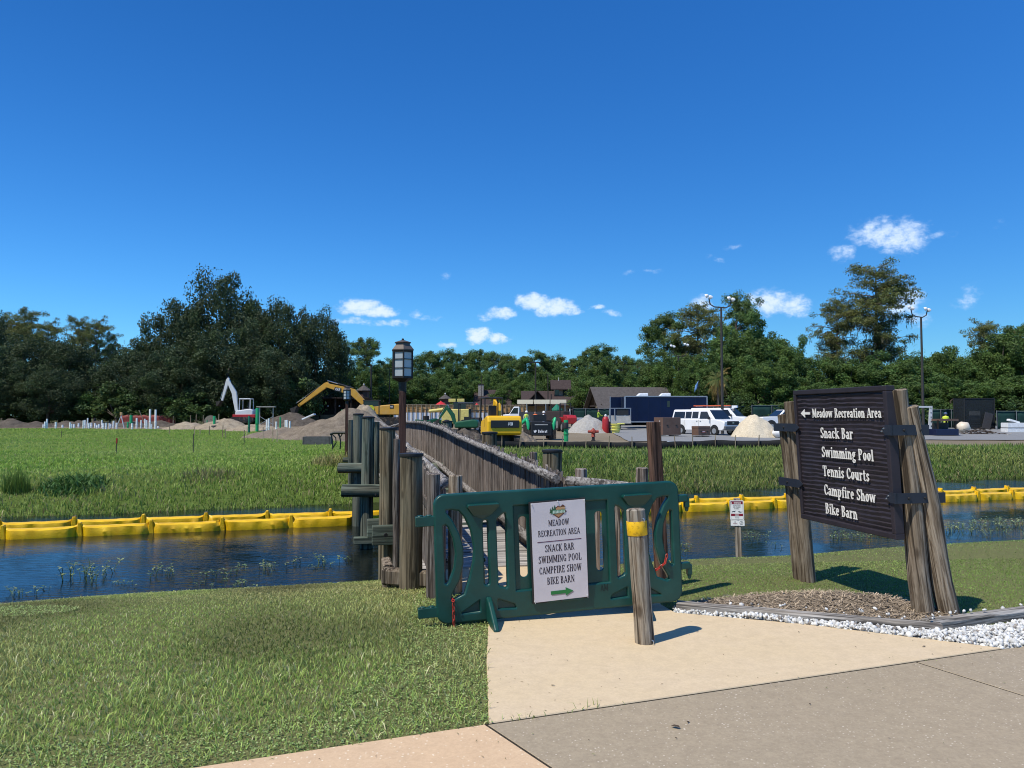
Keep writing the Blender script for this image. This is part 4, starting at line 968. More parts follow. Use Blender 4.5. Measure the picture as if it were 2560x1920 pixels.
# ================================================================ bollard
def bollard():
    b = gp(1612, 1606, .012); t = thing('wooden_bollard', 'weathered wooden bollard with a yellow reflective band standing on the path', 'bollard', b, 0, None, (0, R(-3.6), 0))
    log((0, 0, 0), (0, 0, .955), .070, .068, 'post', M_BOLL, t, 20, 8, .006, 2)
    mb = MB(); mb.lathe([(.0725, .775), (.0738, .777), (.0732, .875), (.0722, .877)], 28); 
    ty = NT('yellow_reflective_tape'); v = ty.coords(rand=False); nn = ty.noise(v, 30, 5, .7)
    ty.bump(nn, .3, .003); mt = ty.fin(ty.ramp(nn, [(.36, (.45, .26, .01)), (.5, (.80, .47, .012))]), .45, 0, .4)
    mb.build('reflective_band', mt, t)
    for z, a in ((.90, -60), (.03, -55)):
        mb = MB(); d = Vector((math.cos(R(a)), math.sin(R(a)), 0)); mb.tube([d * .06 + Vector((0, 0, z)), d * .085 + Vector((0, 0, z)), d * .09 + Vector((0, 0, z - .012)), d * .085 + Vector((0, 0, z - .025))], .004, 6); mb.build('hook', M_STEEL, t)
bollard()

# ================================================================ plastic barrier
def dark_green():
    t = NT('dark_green_polyethylene'); v = t.coords(rand=False); n = t.noise(v, 3.5, 6, .7); n2 = t.noise(v, 140, 2, .5)
    t.bump(n2, .06, .002); sc = t.noise(t.coords((3, 3, 40), False), 2.2, 6, .75); sc2 = t.noise(v, 9, 8, .8)
    return t.fin(t.mix(t.ramp(sc, [(.66, (0, 0, 0)), (.70, (.35,) * 3)]), t.mix(t.ramp(sc2, [(.62, (0, 0, 0)), (.72, (.4,) * 3)]), t.ramp(n, [(.3, (.004, .040, .033)), (.6, (.005, .056, .045)), (.8, (.014, .076, .06))]), (.05, .09, .075)), (.03, .11, .09)), t.ramp(n, [(.3, (.30,) * 3), (.75, (.48,) * 3)]), 0, .45)
M_GREEN = dark_green()
BAR_C, BAR_R = Vector((.425, 6.35, .012)), R(13.5)
def barrier():
    t = thing('crowd_barrier', 'dark green plastic pedestrian barrier standing across the closed bridge entrance', 'barrier', BAR_C, 0, None, (0, R(-2.0), BAR_R))
    Hh = lambda h: .055 + h * .985
    half = []
    def mir(lp): return [(-x, z) for x, z in lp][::-1]
    D = [(-.985, Hh(.30)), (-.955, Hh(.285)), (-.93, Hh(.31)), (-.885, Hh(.42)), (-.868, Hh(.535)), (-.885, Hh(.66)), (-.925, Hh(.76)), (-.955, Hh(.785)), (-.985, Hh(.77))]
    cres = [(-.945, Hh(.175)), (-.905, Hh(.16)), (-.81, Hh(.20)), (-.765, Hh(.33)), (-.728, Hh(.47)), (-.72, Hh(.57)), (-.74, Hh(.71)), (-.79, Hh(.83)), (-.84, Hh(.888)), (-.90, Hh(.90)), (-.955, Hh(.90)), (-.96, Hh(.868)),
            (-.91, Hh(.80)), (-.858, Hh(.69)), (-.83, Hh(.575)), (-.832, Hh(.46)), (-.865, Hh(.33)), (-.925, Hh(.23))]
    sA = rrect(-.668, -.602, Hh(.255), Hh(.80), .03)
    sB = [(-.555, Hh(.26)), (-.53, Hh(.235)), (-.475, Hh(.215)), (-.455, Hh(.235)), (-.452, Hh(.82)), (-.465, Hh(.85)), (-.50, Hh(.84)), (-.548, Hh(.80)), (-.557, Hh(.77))]
    rec = rrect(-.41, -.03, Hh(.19), Hh(.90), .012, 2)
    t1 = [(-.86, Hh(.045)), (-.695, Hh(.05)), (-.685, Hh(.062)), (-.688, Hh(.155)), (-.70, Hh(.165)), (-.855, Hh(.072))]
    t2 = [(-.565, Hh(.055)), (-.40, Hh(.05)), (-.388, Hh(.07)), (-.41, Hh(.105)), (-.545, Hh(.158)), (-.562, Hh(.15))]
    outer = rrect(-1.03, 1.03, .055, 1.04, .075, 6)
    holes = [D, cres, sA, sB, rec, t1, t2]
    loops = [outer] + holes + [mir(h) for h in holes]
    link('panel', curve_mesh('panel', loops, .018, .014, M_GREEN, 2), t)
    for sg in (1, -1):
        f = (lambda lp: lp) if sg == 1 else mir
        slot = rrect(-.362, -.288, Hh(.297), Hh(.80), .034)
        link('recessed_panel', curve_mesh('recessed_panel', [f(rrect(-.425, -.02, Hh(.175), Hh(.915), .01, 2)), f(slot)], .005, .005, M_GREEN), t)
        for tr in (t1, t2):
            c = (sum(p[0] for p in tr) / len(tr), sum(p[1] for p in tr) / len(tr)); big = [(c[0] + (x - c[0]) * 1.1, c[1] + (z - c[1]) * 1.12) for x, z in tr]
            mb = MB(); mb.prism(f(big), -.008, .008); mb.build('recess_web', M_GREEN, t)
        # handhold ledge: a wedge standing proud of the face
        mb = MB(); L = [(-.785, Hh(.905)), (-.775, Hh(.925)), (-.53, Hh(.925)), (-.52, Hh(.905))]; B_ = [(-.735, Hh(.83)), (-.66, Hh(.795)), (-.58, Hh(.83))]
        outl = [L[0], B_[0], B_[1], B_[2], L[3], L[2], L[1]]; outl = [(x * sg, z) for x, z in outl]
        if sg == -1: outl = outl[::-1]
        fr = [(x, -.085 if z > Hh(.86) else -.034, z) for x, z in outl]; bk = [(x, -.02, z) for x, z in outl]; n = len(fr)
        mb.add(fr + bk, [tuple(range(n))] + [((i + 1) % n, i, n + i, n + (i + 1) % n) for i in range(n)]); mb.build('handhold_ledge', M_GREEN, t, bevel=.008, seg=3)
        x = -.628 * sg                        # foot: a plate across the panel
        pr = [(-.30, .0), (-.315, .03), (-.28, .07), (-.10, .20), (-.045, .225), (.045, .225), (.10, .20), (.28, .07), (.315, .03), (.30, .0), (.16, .0), (.10, .03), (-.10, .03), (-.16, .0)]
        mb = MB(); vs = [(x - .021, a, b) for a, b in pr] + [(x + .021, a, b) for a, b in pr]; n = len(pr)
        mb.add(vs, [tuple(range(n - 1, -1, -1)), tuple(range(n, 2 * n))] + [(i, (i + 1) % n, n + (i + 1) % n, n + i) for i in range(n)]); mb.build('foot', M_GREEN, t, bevel=.012, seg=3)
        for y, z in ((-.012, .50), (-.012, .43)): pass
    for z in (.885, .175):                    # flat linking arms with peg holes
        mb = MB(); mb.box((-1.105, 0, z - .035), (.165, .05, .078)); 
        for xx in (-1.15, -1.08): mb.cyl((xx, 0, z + .003), (xx, 0, z + .013), .026, .024, 14)
        mb.build('linking_arm', M_GREEN, t, bevel=.008)
    for z in (.90, .33):                      # hooked arms at the other end
        mb = MB(); mb.box((1.075, 0, z), (.11, .05, .06)); mb.box((1.125, 0, z - .035), (.042, .046, .09)); mb.cyl((1.125, 0, z - .075), (1.125, 0, z - .115), .02, .013, 12); mb.build('hooked_arm', M_GREEN, t, bevel=.008)
    mb = MB(); mb.cyl((-.63, .16, .10), (-.63, .16, .47), .016, .014, 10); mb.cyl((-.63, .16, .47), (-.63, .16, .50), .026, .024, 12); mb.build('locking_peg', M_GREEN, t)
    mb = MB(); mb.prism(rrect(-.16, .16, Hh(.085), Hh(.125), .015), -.05, -.025); mb.build('moulded_grip', M_GREEN, t, bevel=.006)
    mb = MB(); put_text(mb, 'AM', .31, Hh(.135), .055, .7, -.031, .002); mb.build('moulded_lettering', plain('worn_black_print', (.004, .016, .014), .5), t)
barrier()

def chain(name, pts, label):
    m = plain('red_plastic_chain', (.42, .035, .022), .4, 0, .5, .25); me = None
    def lk():
        mb = MB(); n, k = 12, 6; vs = []
        for i in range(n):
            a = 2 * math.pi * i / n; cx, cz = .0095 * math.cos(a), .015 * math.sin(a) + (.006 if math.sin(a) > 0 else -.006); ux, uz = math.cos(a), math.sin(a)
            for j in range(k):
                b = 2 * math.pi * j / k; vs.append((cx + ux * .0042 * math.cos(b), .0042 * math.sin(b), cz + uz * .0042 * math.cos(b)))
        mb.add(vs, [(i * k + j, i * k + (j + 1) % k, ((i + 1) % n) * k + (j + 1) % k, ((i + 1) % n) * k + j) for i in range(n) for j in range(k)], 0, True); return mb.mesh('link', m)
    me = lk(); t = thing(name, label, 'chain', pts[0]); step = .034; d = []; P = [Vector(p) - Vector(pts[0]) for p in pts]
    L = 0; segs = []
    for a, b in zip(P, P[1:]): segs.append((L, a, b)); L += (b - a).length
    s = 0; i = 0
    while s < L:
        for l0, a, b in segs:
            if s <= l0 + (b - a).length: break
        dv = (b - a).normalized(); o = link('link', me, t, a + dv * (s - l0)); o.rotation_mode = 'QUATERNION'
        o.rotation_quaternion = Vector((0, 0, 1)).rotation_difference(dv) @ Euler((0, 0, R(90 * (i % 2) + 35))).to_quaternion(); s += step; i += 1
BM = Matrix.Translation(BAR_C) @ Euler((0, R(-2.0), BAR_R)).to_matrix().to_4x4()
chain('red_chain', [BM @ Vector(p) for p in ((-.915, .02, .235), (-.915, -.05, .225), (-.915, -.052, .03), (-.905, -.06, -.008))], 'red plastic chain hanging down the barrier face to the grass')
chain('red_chain', [BM @ Vector(p) for p in ((.90, -.05, .43), (.88, -.055, .375), (.83, -.02, .325), (.77, .05, .30), (.72, .10, .305))], 'red plastic chain looped from the barrier slot to the brown post behind')

# ================================================================ notice on the barrier
def notice():
    base = BM @ Vector((-.035, -.052, .155)); e = Euler((0, R(-2.0), BAR_R))
    t = thing('notice_board', 'white printed notice with a green arrow hung on the green barrier', 'sign', base, 0, None, (R(3.5), R(-3.2), BAR_R))
    w, h = .455, .80
    mb = MB(); mb.box((0, .008, h / 2), (w + .02, .012, h + .022)); mb.build('backing', M_BLACK, t)
    pn = NT('notice_print_white'); v = pn.coords(rand=False); nn = pn.noise(v, 4, 4, .6); m = pn.fin(pn.ramp(nn, [(.35, (.60, .55, .56)), (.65, (.67, .62, .63))]), .5, 0, .3)
    mb = MB(); mb.box((.004, 0, h / 2), (w, .006, h)); mb.build('face', m, t)
    ink = plain('notice_ink', (.02, .010, .022), .6)
    mb = MB()
    for s, z, hh, ws in (('MEADOW', .605, .050, .68), ('RECREATION AREA', .525, .050, .66), ('SNACK BAR', .398, .058, .66), ('SWIMMING POOL', .310, .058, .66), ('CAMPFIRE SHOW', .222, .058, .65), ('BIKE BARN', .134, .058, .66)):
        mb = MB(); put_text(mb, s, .004, z, hh, ws, -.003, .0008, 'c', weight=1.0); mb.build('lettering', ink, t)
    mb = MB(); mb.box((.004, -.0036, .482), (.37, .0012, .006)); mb.build('printed_line', plain('notice_rule', (.09, .012, .05), .6), t)
    ar = [(-.09, .050), (.035, .050), (.035, .031), (.10, .064), (.035, .098), (.035, .078), (-.09, .078)]
    mb = MB(); mb.prism([(x + .012, z - .011) for x, z in ar], -.0036, -.003); mb.build('arrow_shadow_print', plain('arrow_grey', (.30, .26, .25), .6), t)
    mb = MB(); mb.prism([(x + .005, z) for x, z in ar], -.0046, -.0038); mb.build('arrow', plain('arrow_green', (.022, .19, .045), .6), t)
    # emblem: brown diamond, pines, a cabin roof and pale script
    em = thing('emblem', None, None); em.parent = t; em.location = (.004, 0, .715)
    q = lambda pts, y, nm, col: MB().prism(pts, y, y + .0006).build(nm, plain('emblem_' + nm, col, .6), em)
    q([(0, -.052), (.072, 0), (0, .052), (-.072, 0)], -.0042, 'diamond', (.16, .055, .028)); q([(0, -.042), (.058, 0), (0, .042), (-.058, 0)], -.0050, 'ground', (.47, .26, .12))
    q([(-.005, .018), (.02, .046), (.036, .030), (.048, .036), (.062, .016)], -.0056, 'hill', (.52, .30, .14)); q([(.014, .038), (.038, .058), (.062, .038)], -.0062, 'cabin_roof', (.13, .045, .02)); q([(.022, .026), (.054, .026), (.054, .039), (.022, .039)], -.0060, 'cabin', (.55, .36, .18))
    for i, (x, z) in enumerate(((-.048, .012), (-.030, .022), (-.064, .0))):
        q([(x - .012, z - .006), (x + .012, z - .006), (x + .004, z + .012), (x + .008, z + .012), (x, z + .036), (x - .008, z + .012), (x - .004, z + .012)], -.0058 - i * .0002, 'pine', (.03, .11, .045))
    q([(-.06, -.016), (.058, -.006), (.056, .016), (-.046, .018)], -.0066, 'script_band', (.14, .30, .20))
    for i in range(9):
        x = -.046 + i * .0115; q([(x, -.010 + (i % 2) * .002), (x + .0065, -.009), (x + .0065, .012 - (i % 3) * .004), (x, .011)], -.0074, 'script', (.62, .74, .60))
    for x, z in ((-.218, .793), (.226, .793), (-.222, .012), (.222, .012), (0, .80), (0, -.006)):
        mb = MB(); mb.cyl((x, -.004, z), (x, -.009, z), .006, .005, 8); mb.cyl((x, -.008, z), (x + .004, -.010, z - .02), .0022, .0018, 5); mb.build('cable_tie', plain('white_cable_tie', (.7, .7, .68), .5) if z > .1 or x else M_BLACK, t)
notice()

# ================================================================ carved direction sign
def direction_sign():
    t = thing('direction_sign', 'large dark brown carved wooden direction sign with white lettering on four round posts', 'sign', (3.03, 6.92, 0), 0, None, (0, 0, R(-78.3)))
    k = bpy.data.objects.new('board', None)
    x0, x1, z0, z1 = -.712, .640, .645, 1.90; dep = .07
    M_SIGN = plain('sign_brown_stain', (.030, .024, .030), .55, 0, .35, .22, 9)
    TILT = R(4.2)
    def sh(v): return (v[0], v[1] - (v[2]) * math.sin(TILT) * .75, v[2])
    # carved face: horizontal wind-blown grain in relief
    nx, nz_ = 60, 150; vs, fs = [], []
    rd = random.Random(2); ph = [rd.uniform(0, 9) for _ in range(4)]
    for j in range(nz_ + 1):
        for i in range(nx + 1):
            x = x0 + .035 + (x1 - x0 - .07) * i / nx; z = z0 + .04 + (z1 - z0 - .08) * j / nz_
            wv = z + .012 * mnoise.noise((x * 2.2, z * 3.0, 1)) + .008 * mnoise.noise((x * 7, z * 7, 4)); q = (wv * 26.0) % 1.0
            d = .0155 * (q if q < .80 else (1 - q) * 4.0) * (.75 + .5 * mnoise.noise((x * 3, z * 11, 2)))
            edge = i in (0, nx) or j in (0, nz_)
            vs.append(sh((x, .012 - d, z)))
    for j in range(nz_):
        for i in range(nx): a = j * (nx + 1) + i; fs.append((a, a + 1, a + nx + 2, a + nx + 1))
    mb = MB(); mb.add(vs, fs, 0, False); board = mb.build('board', M_SIGN, t)
    mb = MB(); mb.hexa([sh(p) for p in ((x0 + .01, .016, z0 + .01), (x1 - .01, .016, z0 + .01), (x1 - .01, dep, z0 + .01), (x0 + .01, dep, z0 + .01))], [sh(p) for p in ((x0 + .01, .016, z1 - .01), (x1 - .01, .016, z1 - .01), (x1 - .01, dep, z1 - .01), (x0 + .01, dep, z1 - .01))]); mb.build('backing', M_SIGN, board)
    for a in ((x0, x1, z1 - .045, z1), (x0, x1, z0, z0 + .045), (x0, x0 + .04, z0 + .045, z1 - .045), (x1 - .045, x1, z0 + .045, z1 - .045)):
        mb = MB(); mb.hexa([sh(p) for p in ((a[0], -.012, a[2]), (a[1], -.012, a[2]), (a[1], dep + .004, a[2]), (a[0], dep + .004, a[2]))], [sh(p) for p in ((a[0], -.012, a[3]), (a[1], -.012, a[3]), (a[1], dep + .004, a[3]), (a[0], dep + .004, a[3]))]); mb.build('frame_rail', M_SIGN, board, bevel=.006)
    ivory = plain('sign_ivory_paint', (.80, .78, .73), .5, 0, .35, .06)
    zt = lambda z: -z * math.sin(TILT) * .75
    lines = [('Meadow Recreation Area', -.41, 1.635, .084, .82), ('Snack Bar', -.30, 1.445, .098, .86), ('Swimming Pool', -.30, 1.268, .098, .86), ('Tennis Courts', -.30, 1.092, .098, .86), ('Campfire Show', -.30, .918, .098, .86), ('Bike Barn', -.30, .745, .098, .86)]
    for s, x, z, hh, ws in lines:
        mb = MB(); put_text(mb, s, x, z, hh, ws, -.006, .0045, weight=.92, gap=.045)
        mb.v = [sh(v) for v in mb.v]; mb.build('lettering', ivory, t)
    mb = MB(); ar = [(-.60, 1.675), (-.535, 1.635), (-.535, 1.664), (-.45, 1.664), (-.45, 1.686), (-.535, 1.686), (-.535, 1.715)]
    mb.prism(ar, -.0105, -.004); mb.v = [sh(v) for v in mb.v]; mb.build('arrow', ivory, t)
    ln = lambda x, y, z: sh((x, y, z))
    log((.60, .26, -.12), (.60, .02, 1.86), .088, .076, 'post', M_POST, t, 18, 9, .02, 11)
    log((.62, .49, -.12), (.63, .10, 1.72), .088, .074, 'post', M_POST, t, 18, 9, .03, 12)
    log((-.82, .12, -.25), (-.885, -.03, 1.79), .080, .066, 'post', M_POST, t, 16, 9, .02, 13)
    log((-.96, .12, -.25), (-1.02, -.03, 1.66), .072, .060, 'post', M_POST, t, 16, 9, .02, 14)
    for z in (1.535, .985):
        y0 = zt(z); st = thing('strap', None, None); st.parent = t
        mb = MB(); mb.box((x1 + .055, y0 + .14 + (1.535 - z) * .10, z), (.006, .36 + (1.535 - z) * .2, .085)); mb.box((x1 + .02, y0 - .022, z), (.076, .008, .085))
        mb.prism([(x1 - .075, z), (x1 - .018, z - .0425), (x1 - .018, z + .0425)], y0 - .026, y0 - .018); mb.build('strap_plate', M_STRAP, st)
        for yy in (.11, .26): MB().cyl((x1 + .058, y0 + yy - .02, z), (x1 + .068, y0 + yy - .02, z), .012, .010, 8).build('bolt', M_BLACK, st)
        for zz in (-.012, .012): MB().cyl((x1 - .05 + zz, y0 - .026, z + zz), (x1 - .05 + zz, y0 - .033, z + zz), .008, .006, 8).build('bolt', M_STEEL, st)
        st = thing('strap', None, None); st.parent = t; yl = y0 + .008
        mb = MB(); mb.prism([(-1.09 + (1.535 - z) * .05, z - .04), (x0 + .02, z - .04), (x0 + .085, z), (x0 + .02, z + .04), (-1.09 + (1.535 - z) * .05, z + .04)], yl - .03, yl - .022); mb.build('strap_plate', M_STRAP, st)
        MB().cyl((-.90, yl - .03, z), (-.90, yl - .04, z), .012, .010, 8).build('bolt', M_BLACK, st)
    return t
direction_sign()

# ================================================================ alligator warning sign
def danger_sign():
    p = gp(1848, 1417, -.60); z = hv(p.x, p.y); t = thing('warning_sign', 'small white and red danger sign on a square wooden post by the water', 'sign', (p.x, p.y, z), R(-12), None, (0, R(-1.5), R(-14)))
    k = p.y / 11.5
    mb = MB(); mb.box((0, .052, .42), (.088, .088, .94)); mb.build('post', wood('pale_square_post', (.24, .20, .15), (.52, .46, .38), 2, 40, .85, .5), t)
    wh = plain('sign_white_sheet', (.78, .78, .76), .4, 0, .4, .05); red = plain('sign_red', (.22, .012, .03), .5); ink = plain('sign_ink', (.03, .035, .05), .5)
    cx, w = -.005, .20
    sp = link('sign_panel', curve_mesh('sign_panel', [rrect(cx - w / 2, cx + w / 2, .575, .865, .016)], .0015, .0005, wh), t)
    link('border', curve_mesh('border', [rrect(cx - w / 2 + .010, cx + w / 2 - .010, .584, .856, .014), rrect(cx - w / 2 + .013, cx + w / 2 - .013, .587, .853, .012)], .0006, 0, ink), sp, (0, -.0026, 0))
    MB().box((cx, -.0030, .830), (w - .030, .0012, .040)).build('red_header', red, sp); MB().box((cx, -.0030, .650), (w - .030, .0012, .034)).build('red_band', red, sp)
    mb = MB(); put_text(mb, 'DANGER', cx + .012, .817, .026, .85, -.0038, .0006, 'c', weight=1.1); put_text(mb, 'FEEDING IS', cx, .652, .011, .8, -.0038, .0006, 'c'); put_text(mb, 'PROHIBITED', cx, .637, .011, .8, -.0038, .0006, 'c')
    mb.prism([(cx - .088, .818), (cx - .066, .818), (cx - .077, .842)], -.0044, -.0038); mb.build('white_lettering', wh, sp)
    mb = MB(); put_text(mb, 'ALLIGATORS', cx, .783, .019, .80, -.003, .0006, 'c', weight=.8); put_text(mb, 'AND SNAKES', cx, .758, .019, .80, -.003, .0006, 'c', weight=.8); put_text(mb, 'IN AREA', cx, .734, .019, .80, -.003, .0006, 'c', weight=.8)
    put_text(mb, 'STAY AWAY FROM', cx, .615, .010, .8, -.003, .0006, 'c') if 'Y' in GLYPH else put_text(mb, 'DO NOT GO IN', cx, .615, .010, .8, -.003, .0006, 'c'); put_text(mb, 'THE WATER', cx, .600, .010, .8, -.003, .0006, 'c'); mb.build('dark_lettering', ink, sp)
    mb = MB(); mb.prism([(cx - .075, .688), (cx - .066, .688), (cx - .062, .694), (cx - .042, .696), (cx - .038, .690), (cx - .030, .690), (cx - .030, .698), (cx - .010, .714), (cx - .030, .708), (cx - .050, .707), (cx - .072, .700)], -.0037, -.003)
    mb.tube([(cx + .012, -.003, .695), (cx + .03, -.003, .703), (cx + .05, -.003, .697), (cx + .035, -.003, .690), (cx + .06, -.003, .692), (cx + .078, -.003, .700)], [.003, .004, .004, .004, .003, .0015], 6); mb.build('animal_symbol', ink, sp)
    lp = link('lower_panel', curve_mesh('lower_panel', [rrect(cx - w / 2 + .005, cx + w / 2 + .003, .488, .568, .004)], .0015, .0005, wh), t)
    mb = MB(); put_text(mb, 'NO', cx - .03, .535, .017, .9, -.003, .0006, 'c', weight=.9); mb.build('dark_lettering', ink, lp); mb = MB(); put_text(mb, 'FISHING', cx - .03, .512, .017, .8, -.003, .0006, 'c', weight=.9); mb.build('red_lettering', red, lp)
    link('prohibition_ring', curve_mesh('prohibition_ring', [[(cx + .058 + .026 * math.cos(i * .4488), .530 + .026 * math.sin(i * .4488)) for i in range(14)], [(cx + .058 + .021 * math.cos(i * .4488), .530 + .021 * math.sin(i * .4488)) for i in range(14)]], .0006, 0, ink), lp, (0, -.003, 0))
    MB().box((cx + .058, -.0034, .53), (.005, .001, .045), 0, Matrix.Rotation(R(40), 3, 'Y')).build('slash', ink, lp)
    for zz in (.572, .486): MB().cyl((cx + .01, -.002, zz), (cx + .01, -.007, zz), .006, .005, 8).build('bolt', M_BLACK, t)
danger_sign()
# ================================================================ footbridge
SL = -.22
BD = Vector((SL, 1, 0)).normalized(); BN = Vector((BD.y, -BD.x, 0))          # along, and to the right
def rl(Y): return .62 + SL * (Y - 7.2)
def ll(Y): return -.62 + SL * (Y - 7.2)
DK = [(6.0, 0), (7.6, .0), (9.5, .08), (12, .17), (14, .24), (17, .38), (21, .46), (26, .44), (32, .25), (36, .10), (40, .05)]
def dz(Y):
    for (a, p), (b, q) in zip(DK, DK[1:]):
        if Y <= b: return p + (q - p) * smooth01((Y - a) / (b - a)) * .5 + (q - p) * (Y - a) / (b - a) * .5
    return DK[-1][1]
def bridge():
    t = thing('footbridge', 'weathered grey timber footbridge with picket railings crossing the canal', 'bridge', (0, 0, 0))
    rg = random.Random(31); YE = 37.0
    # deck
    pl = MB(); pl.box((0, 0, 0), (1.52, .128, .04)); pm = pl.mesh('plank', M_DECK); Y = 8.45; st = MB(); n = 0
    while Y < YE:
        c = Vector(((rl(Y) + ll(Y)) / 2, Y, dz(Y) - .02 + rg.uniform(-.003, .003))); rz_ = math.atan2(BN.y, BN.x)
        if Y < 24:
            o = link('plank', pm, t, c, (math.atan2(dz(Y + .1) - dz(Y - .1), .2), 0, rz_ + rg.uniform(-.006, .006))); n += 1
        else: st.box(c, (1.52, .128, .04), 0, rotz(rz_))
        Y += .1375
    tag(st.build('far_planks', M_DECK, t), kind='stuff')
    # stringers under the deck
    for s in (-.45, .1, .62):
        mb = MB(); pts = [(rl(y) - 1.24 / 2 + s * 1.1 - .05, y, dz(y) - .15) for y in np.linspace(8.4, YE, 16)]
        for a, b in zip(pts, pts[1:]): mb.beam(a, b, .10, .2)
        mb.build('stringer', M_PILE, t)
    # railings
    pk = MB(); w, th = .059, .022
    pk.hexa([(-w / 2, -th / 2, 0), (w / 2, -th / 2, 0), (w / 2, th / 2, 0), (-w / 2, th / 2, 0)], [(-w / 2, -th / 2, 1.10), (w / 2, -th / 2, 1.13), (w / 2, th / 2, 1.13), (-w / 2, th / 2, 1.10)]); pkm = [pk.mesh('picket', M_PICK)]
    pk = MB(); pk.hexa([(-w / 2, -th / 2, 0), (w / 2, -th / 2, 0), (w / 2, th / 2, 0), (-w / 2, th / 2, 0)], [(-w / 2, -th / 2, 1.14), (w / 2, -th / 2, 1.10), (w / 2, th / 2, 1.10), (-w / 2, th / 2, 1.14)]); pkm.append(pk.mesh('picket', M_PICK))
    def railing(fx, y0, y1, yind, side, flare):
        r = thing('railing', None, None); r.parent = t; rg2 = random.Random(7 + side); rest = MB()
        Y = y0; 
        while Y < y1:
            x = fx(Y) + side * .045; z = dz(Y) - .10; p = Vector((x, Y, z)); a = math.atan2(BD.y, BD.x) + rg2.uniform(-.12, .12)
            if Y < yind:
                o = link('picket', pkm[rg2.randint(0, 1)], r, p, (rg2.uniform(-.012, .012), rg2.uniform(-.015, .015), a)); o.scale = (rg2.uniform(.85, 1.15), 1, rg2.uniform(.965, 1.045))
            else: rest.box(p + Vector((0, 0, .55)), (w, th, 1.12 * rg2.uniform(.97, 1.03)), 0, rotz(a))
            Y += .0635
        tag(rest.build('far_pickets', M_PICK, r), kind='stuff')
        fl0, fl1 = flare; m = 7                # splayed wing at the near end
        for i in range(m):
            f = i / m; p = Vector(fl0).lerp(Vector(fl1), f); o = link('picket', pkm[i % 2], r, p + Vector((0, 0, -.1)), (0, 0, math.atan2(fl1[1] - fl0[1], fl1[0] - fl0[0]))); o.scale = (1.1, 1, .94 if side < 0 else .97)
        # log top rail in lengths, each a little crooked
        ys = list(np.linspace(y0 + .05, y1, 10)); 
        for i, (a, b) in enumerate(zip(ys, ys[1:])):
            q = [Vector((fx(y) - side * .045, y, dz(y) + 1.01 + .018 * mnoise.noise((y * 1.7, side, i)))) for y in np.linspace(a - .02, b + .02, 6)]
            mb = MB(); mb.tube(q, [.046 + .006 * mnoise.noise((y.y * 3, i, side)) for y in q], 10); mb.build('top_rail', M_RAIL, r)
        mb = MB(); q = [Vector(fl0) + Vector((0, 0, 1.0)), (Vector(fl0) + Vector(fl1)) / 2 + Vector((0, 0, .985)), Vector(fl1) + Vector((0, 0, .96))]; mb.tube(q, [.052, .050, .048], 10); mb.build('top_rail', M_RAIL, r)
        for i, (a, b) in enumerate(zip(ys[::2], ys[2::2])):
            q = [Vector((fx(y) - side * .06, y, dz(y) + .20 + .02 * mnoise.noise((y, side, 3)))) for y in np.linspace(a, b + .02, 6)]
            mb = MB(); mb.tube(q, .055, 8); mb.build('kerb_log', M_RAIL, r)
        mb = MB(); q = [(fx(y) + side * .075, y, dz(y) + .72) for y in ys]; 
        for a, b in zip(q, q[1:]): mb.beam(a, b, .03, .08)
        mb.build('middle_rail', M_PICK, r)
        return r
    railing(rl, 7.75, YE, 21.5, 1, ((.55, 7.72, 0), (1.20, 7.42, 0)))
    railing(ll, 7.55, YE, 13.5, -1, ((-.66, 7.5, 0), (-.74, 7.12, 0)))
    # posts of the railings
    P_ = lambda px, Y: at(px, 1040, Y).x
    def post(px, top, Y, dia, z0, mat=M_POST, seed=0, nm='railing_post'):
        x = P_(px, Y); return log((x, Y, z0), (x, Y, at(px, top, Y).z), dia / 2, dia / 2 * .96, nm, mat, t, 16, 6, .012, seed)
    post(1085, 1186, 7.07, .128, -.1, M_PICK, 1); post(1139, 1190, 7.25, .135, -.1, M_POST, 2)
    post(1604, 1171, 7.35, .125, -.1, M_PICK, 3); post(1453, 1173, 7.75, .125, -.6, M_PICK, 4); post(1334, 1131, 9.6, .10, -.6, M_PICK, 5)
    post(941.5, 1055, 14.4, .115, .14, M_PILEG, 6); post(877, 1050, 20.5, .13, -.4, M_PILEG, 7); post(992, 1098, 9.8, .09, -.5, M_PICK, 16)
    # pilings, with flat black caps where the photo shows them
    def piling(px, top, Y, dia, z0, mat, cap=True, seed=0, tilt=0):
        x = P_(px, Y); zt = at(px, top, Y).z; o = log((x, Y, z0), (x + tilt, Y, zt), dia / 2 * 1.04, dia / 2, 'piling', mat, t, 20, 8, .012, seed)
        if cap: L = zt - z0; MB().lathe([(dia * .535, L - .004), (dia * .55, L + .004), (dia * .545, L + .026), (dia * .2, L + .034)], 24).build('cap', M_BLACK, o)
        return x
    piling(1029, 1140, 7.68, .222, -.15, M_PILE, True, 21)
    piling(969.5, 1074, 10.9, .224, -1.1, M_PILE, True, 22)
    piling(918, 1045, 14.4, .226, -1.4, M_PILEG, True, 23, .02)
    piling(896, 1037, 17.3, .226, -1.4, M_PILEG, True, 24)
    piling(1380, 1130, 9.1, .225, -.9, M_PILE, True, 25); piling(1224, 1084, 13.0, .25, -1.2, M_PILE, True, 26); piling(1118, 1055, 18.7, .224, -1.4, M_PILEG, True, 27)
    piling(884, 1062, 24.5, .21, -.9, M_PILEG, False, 29)
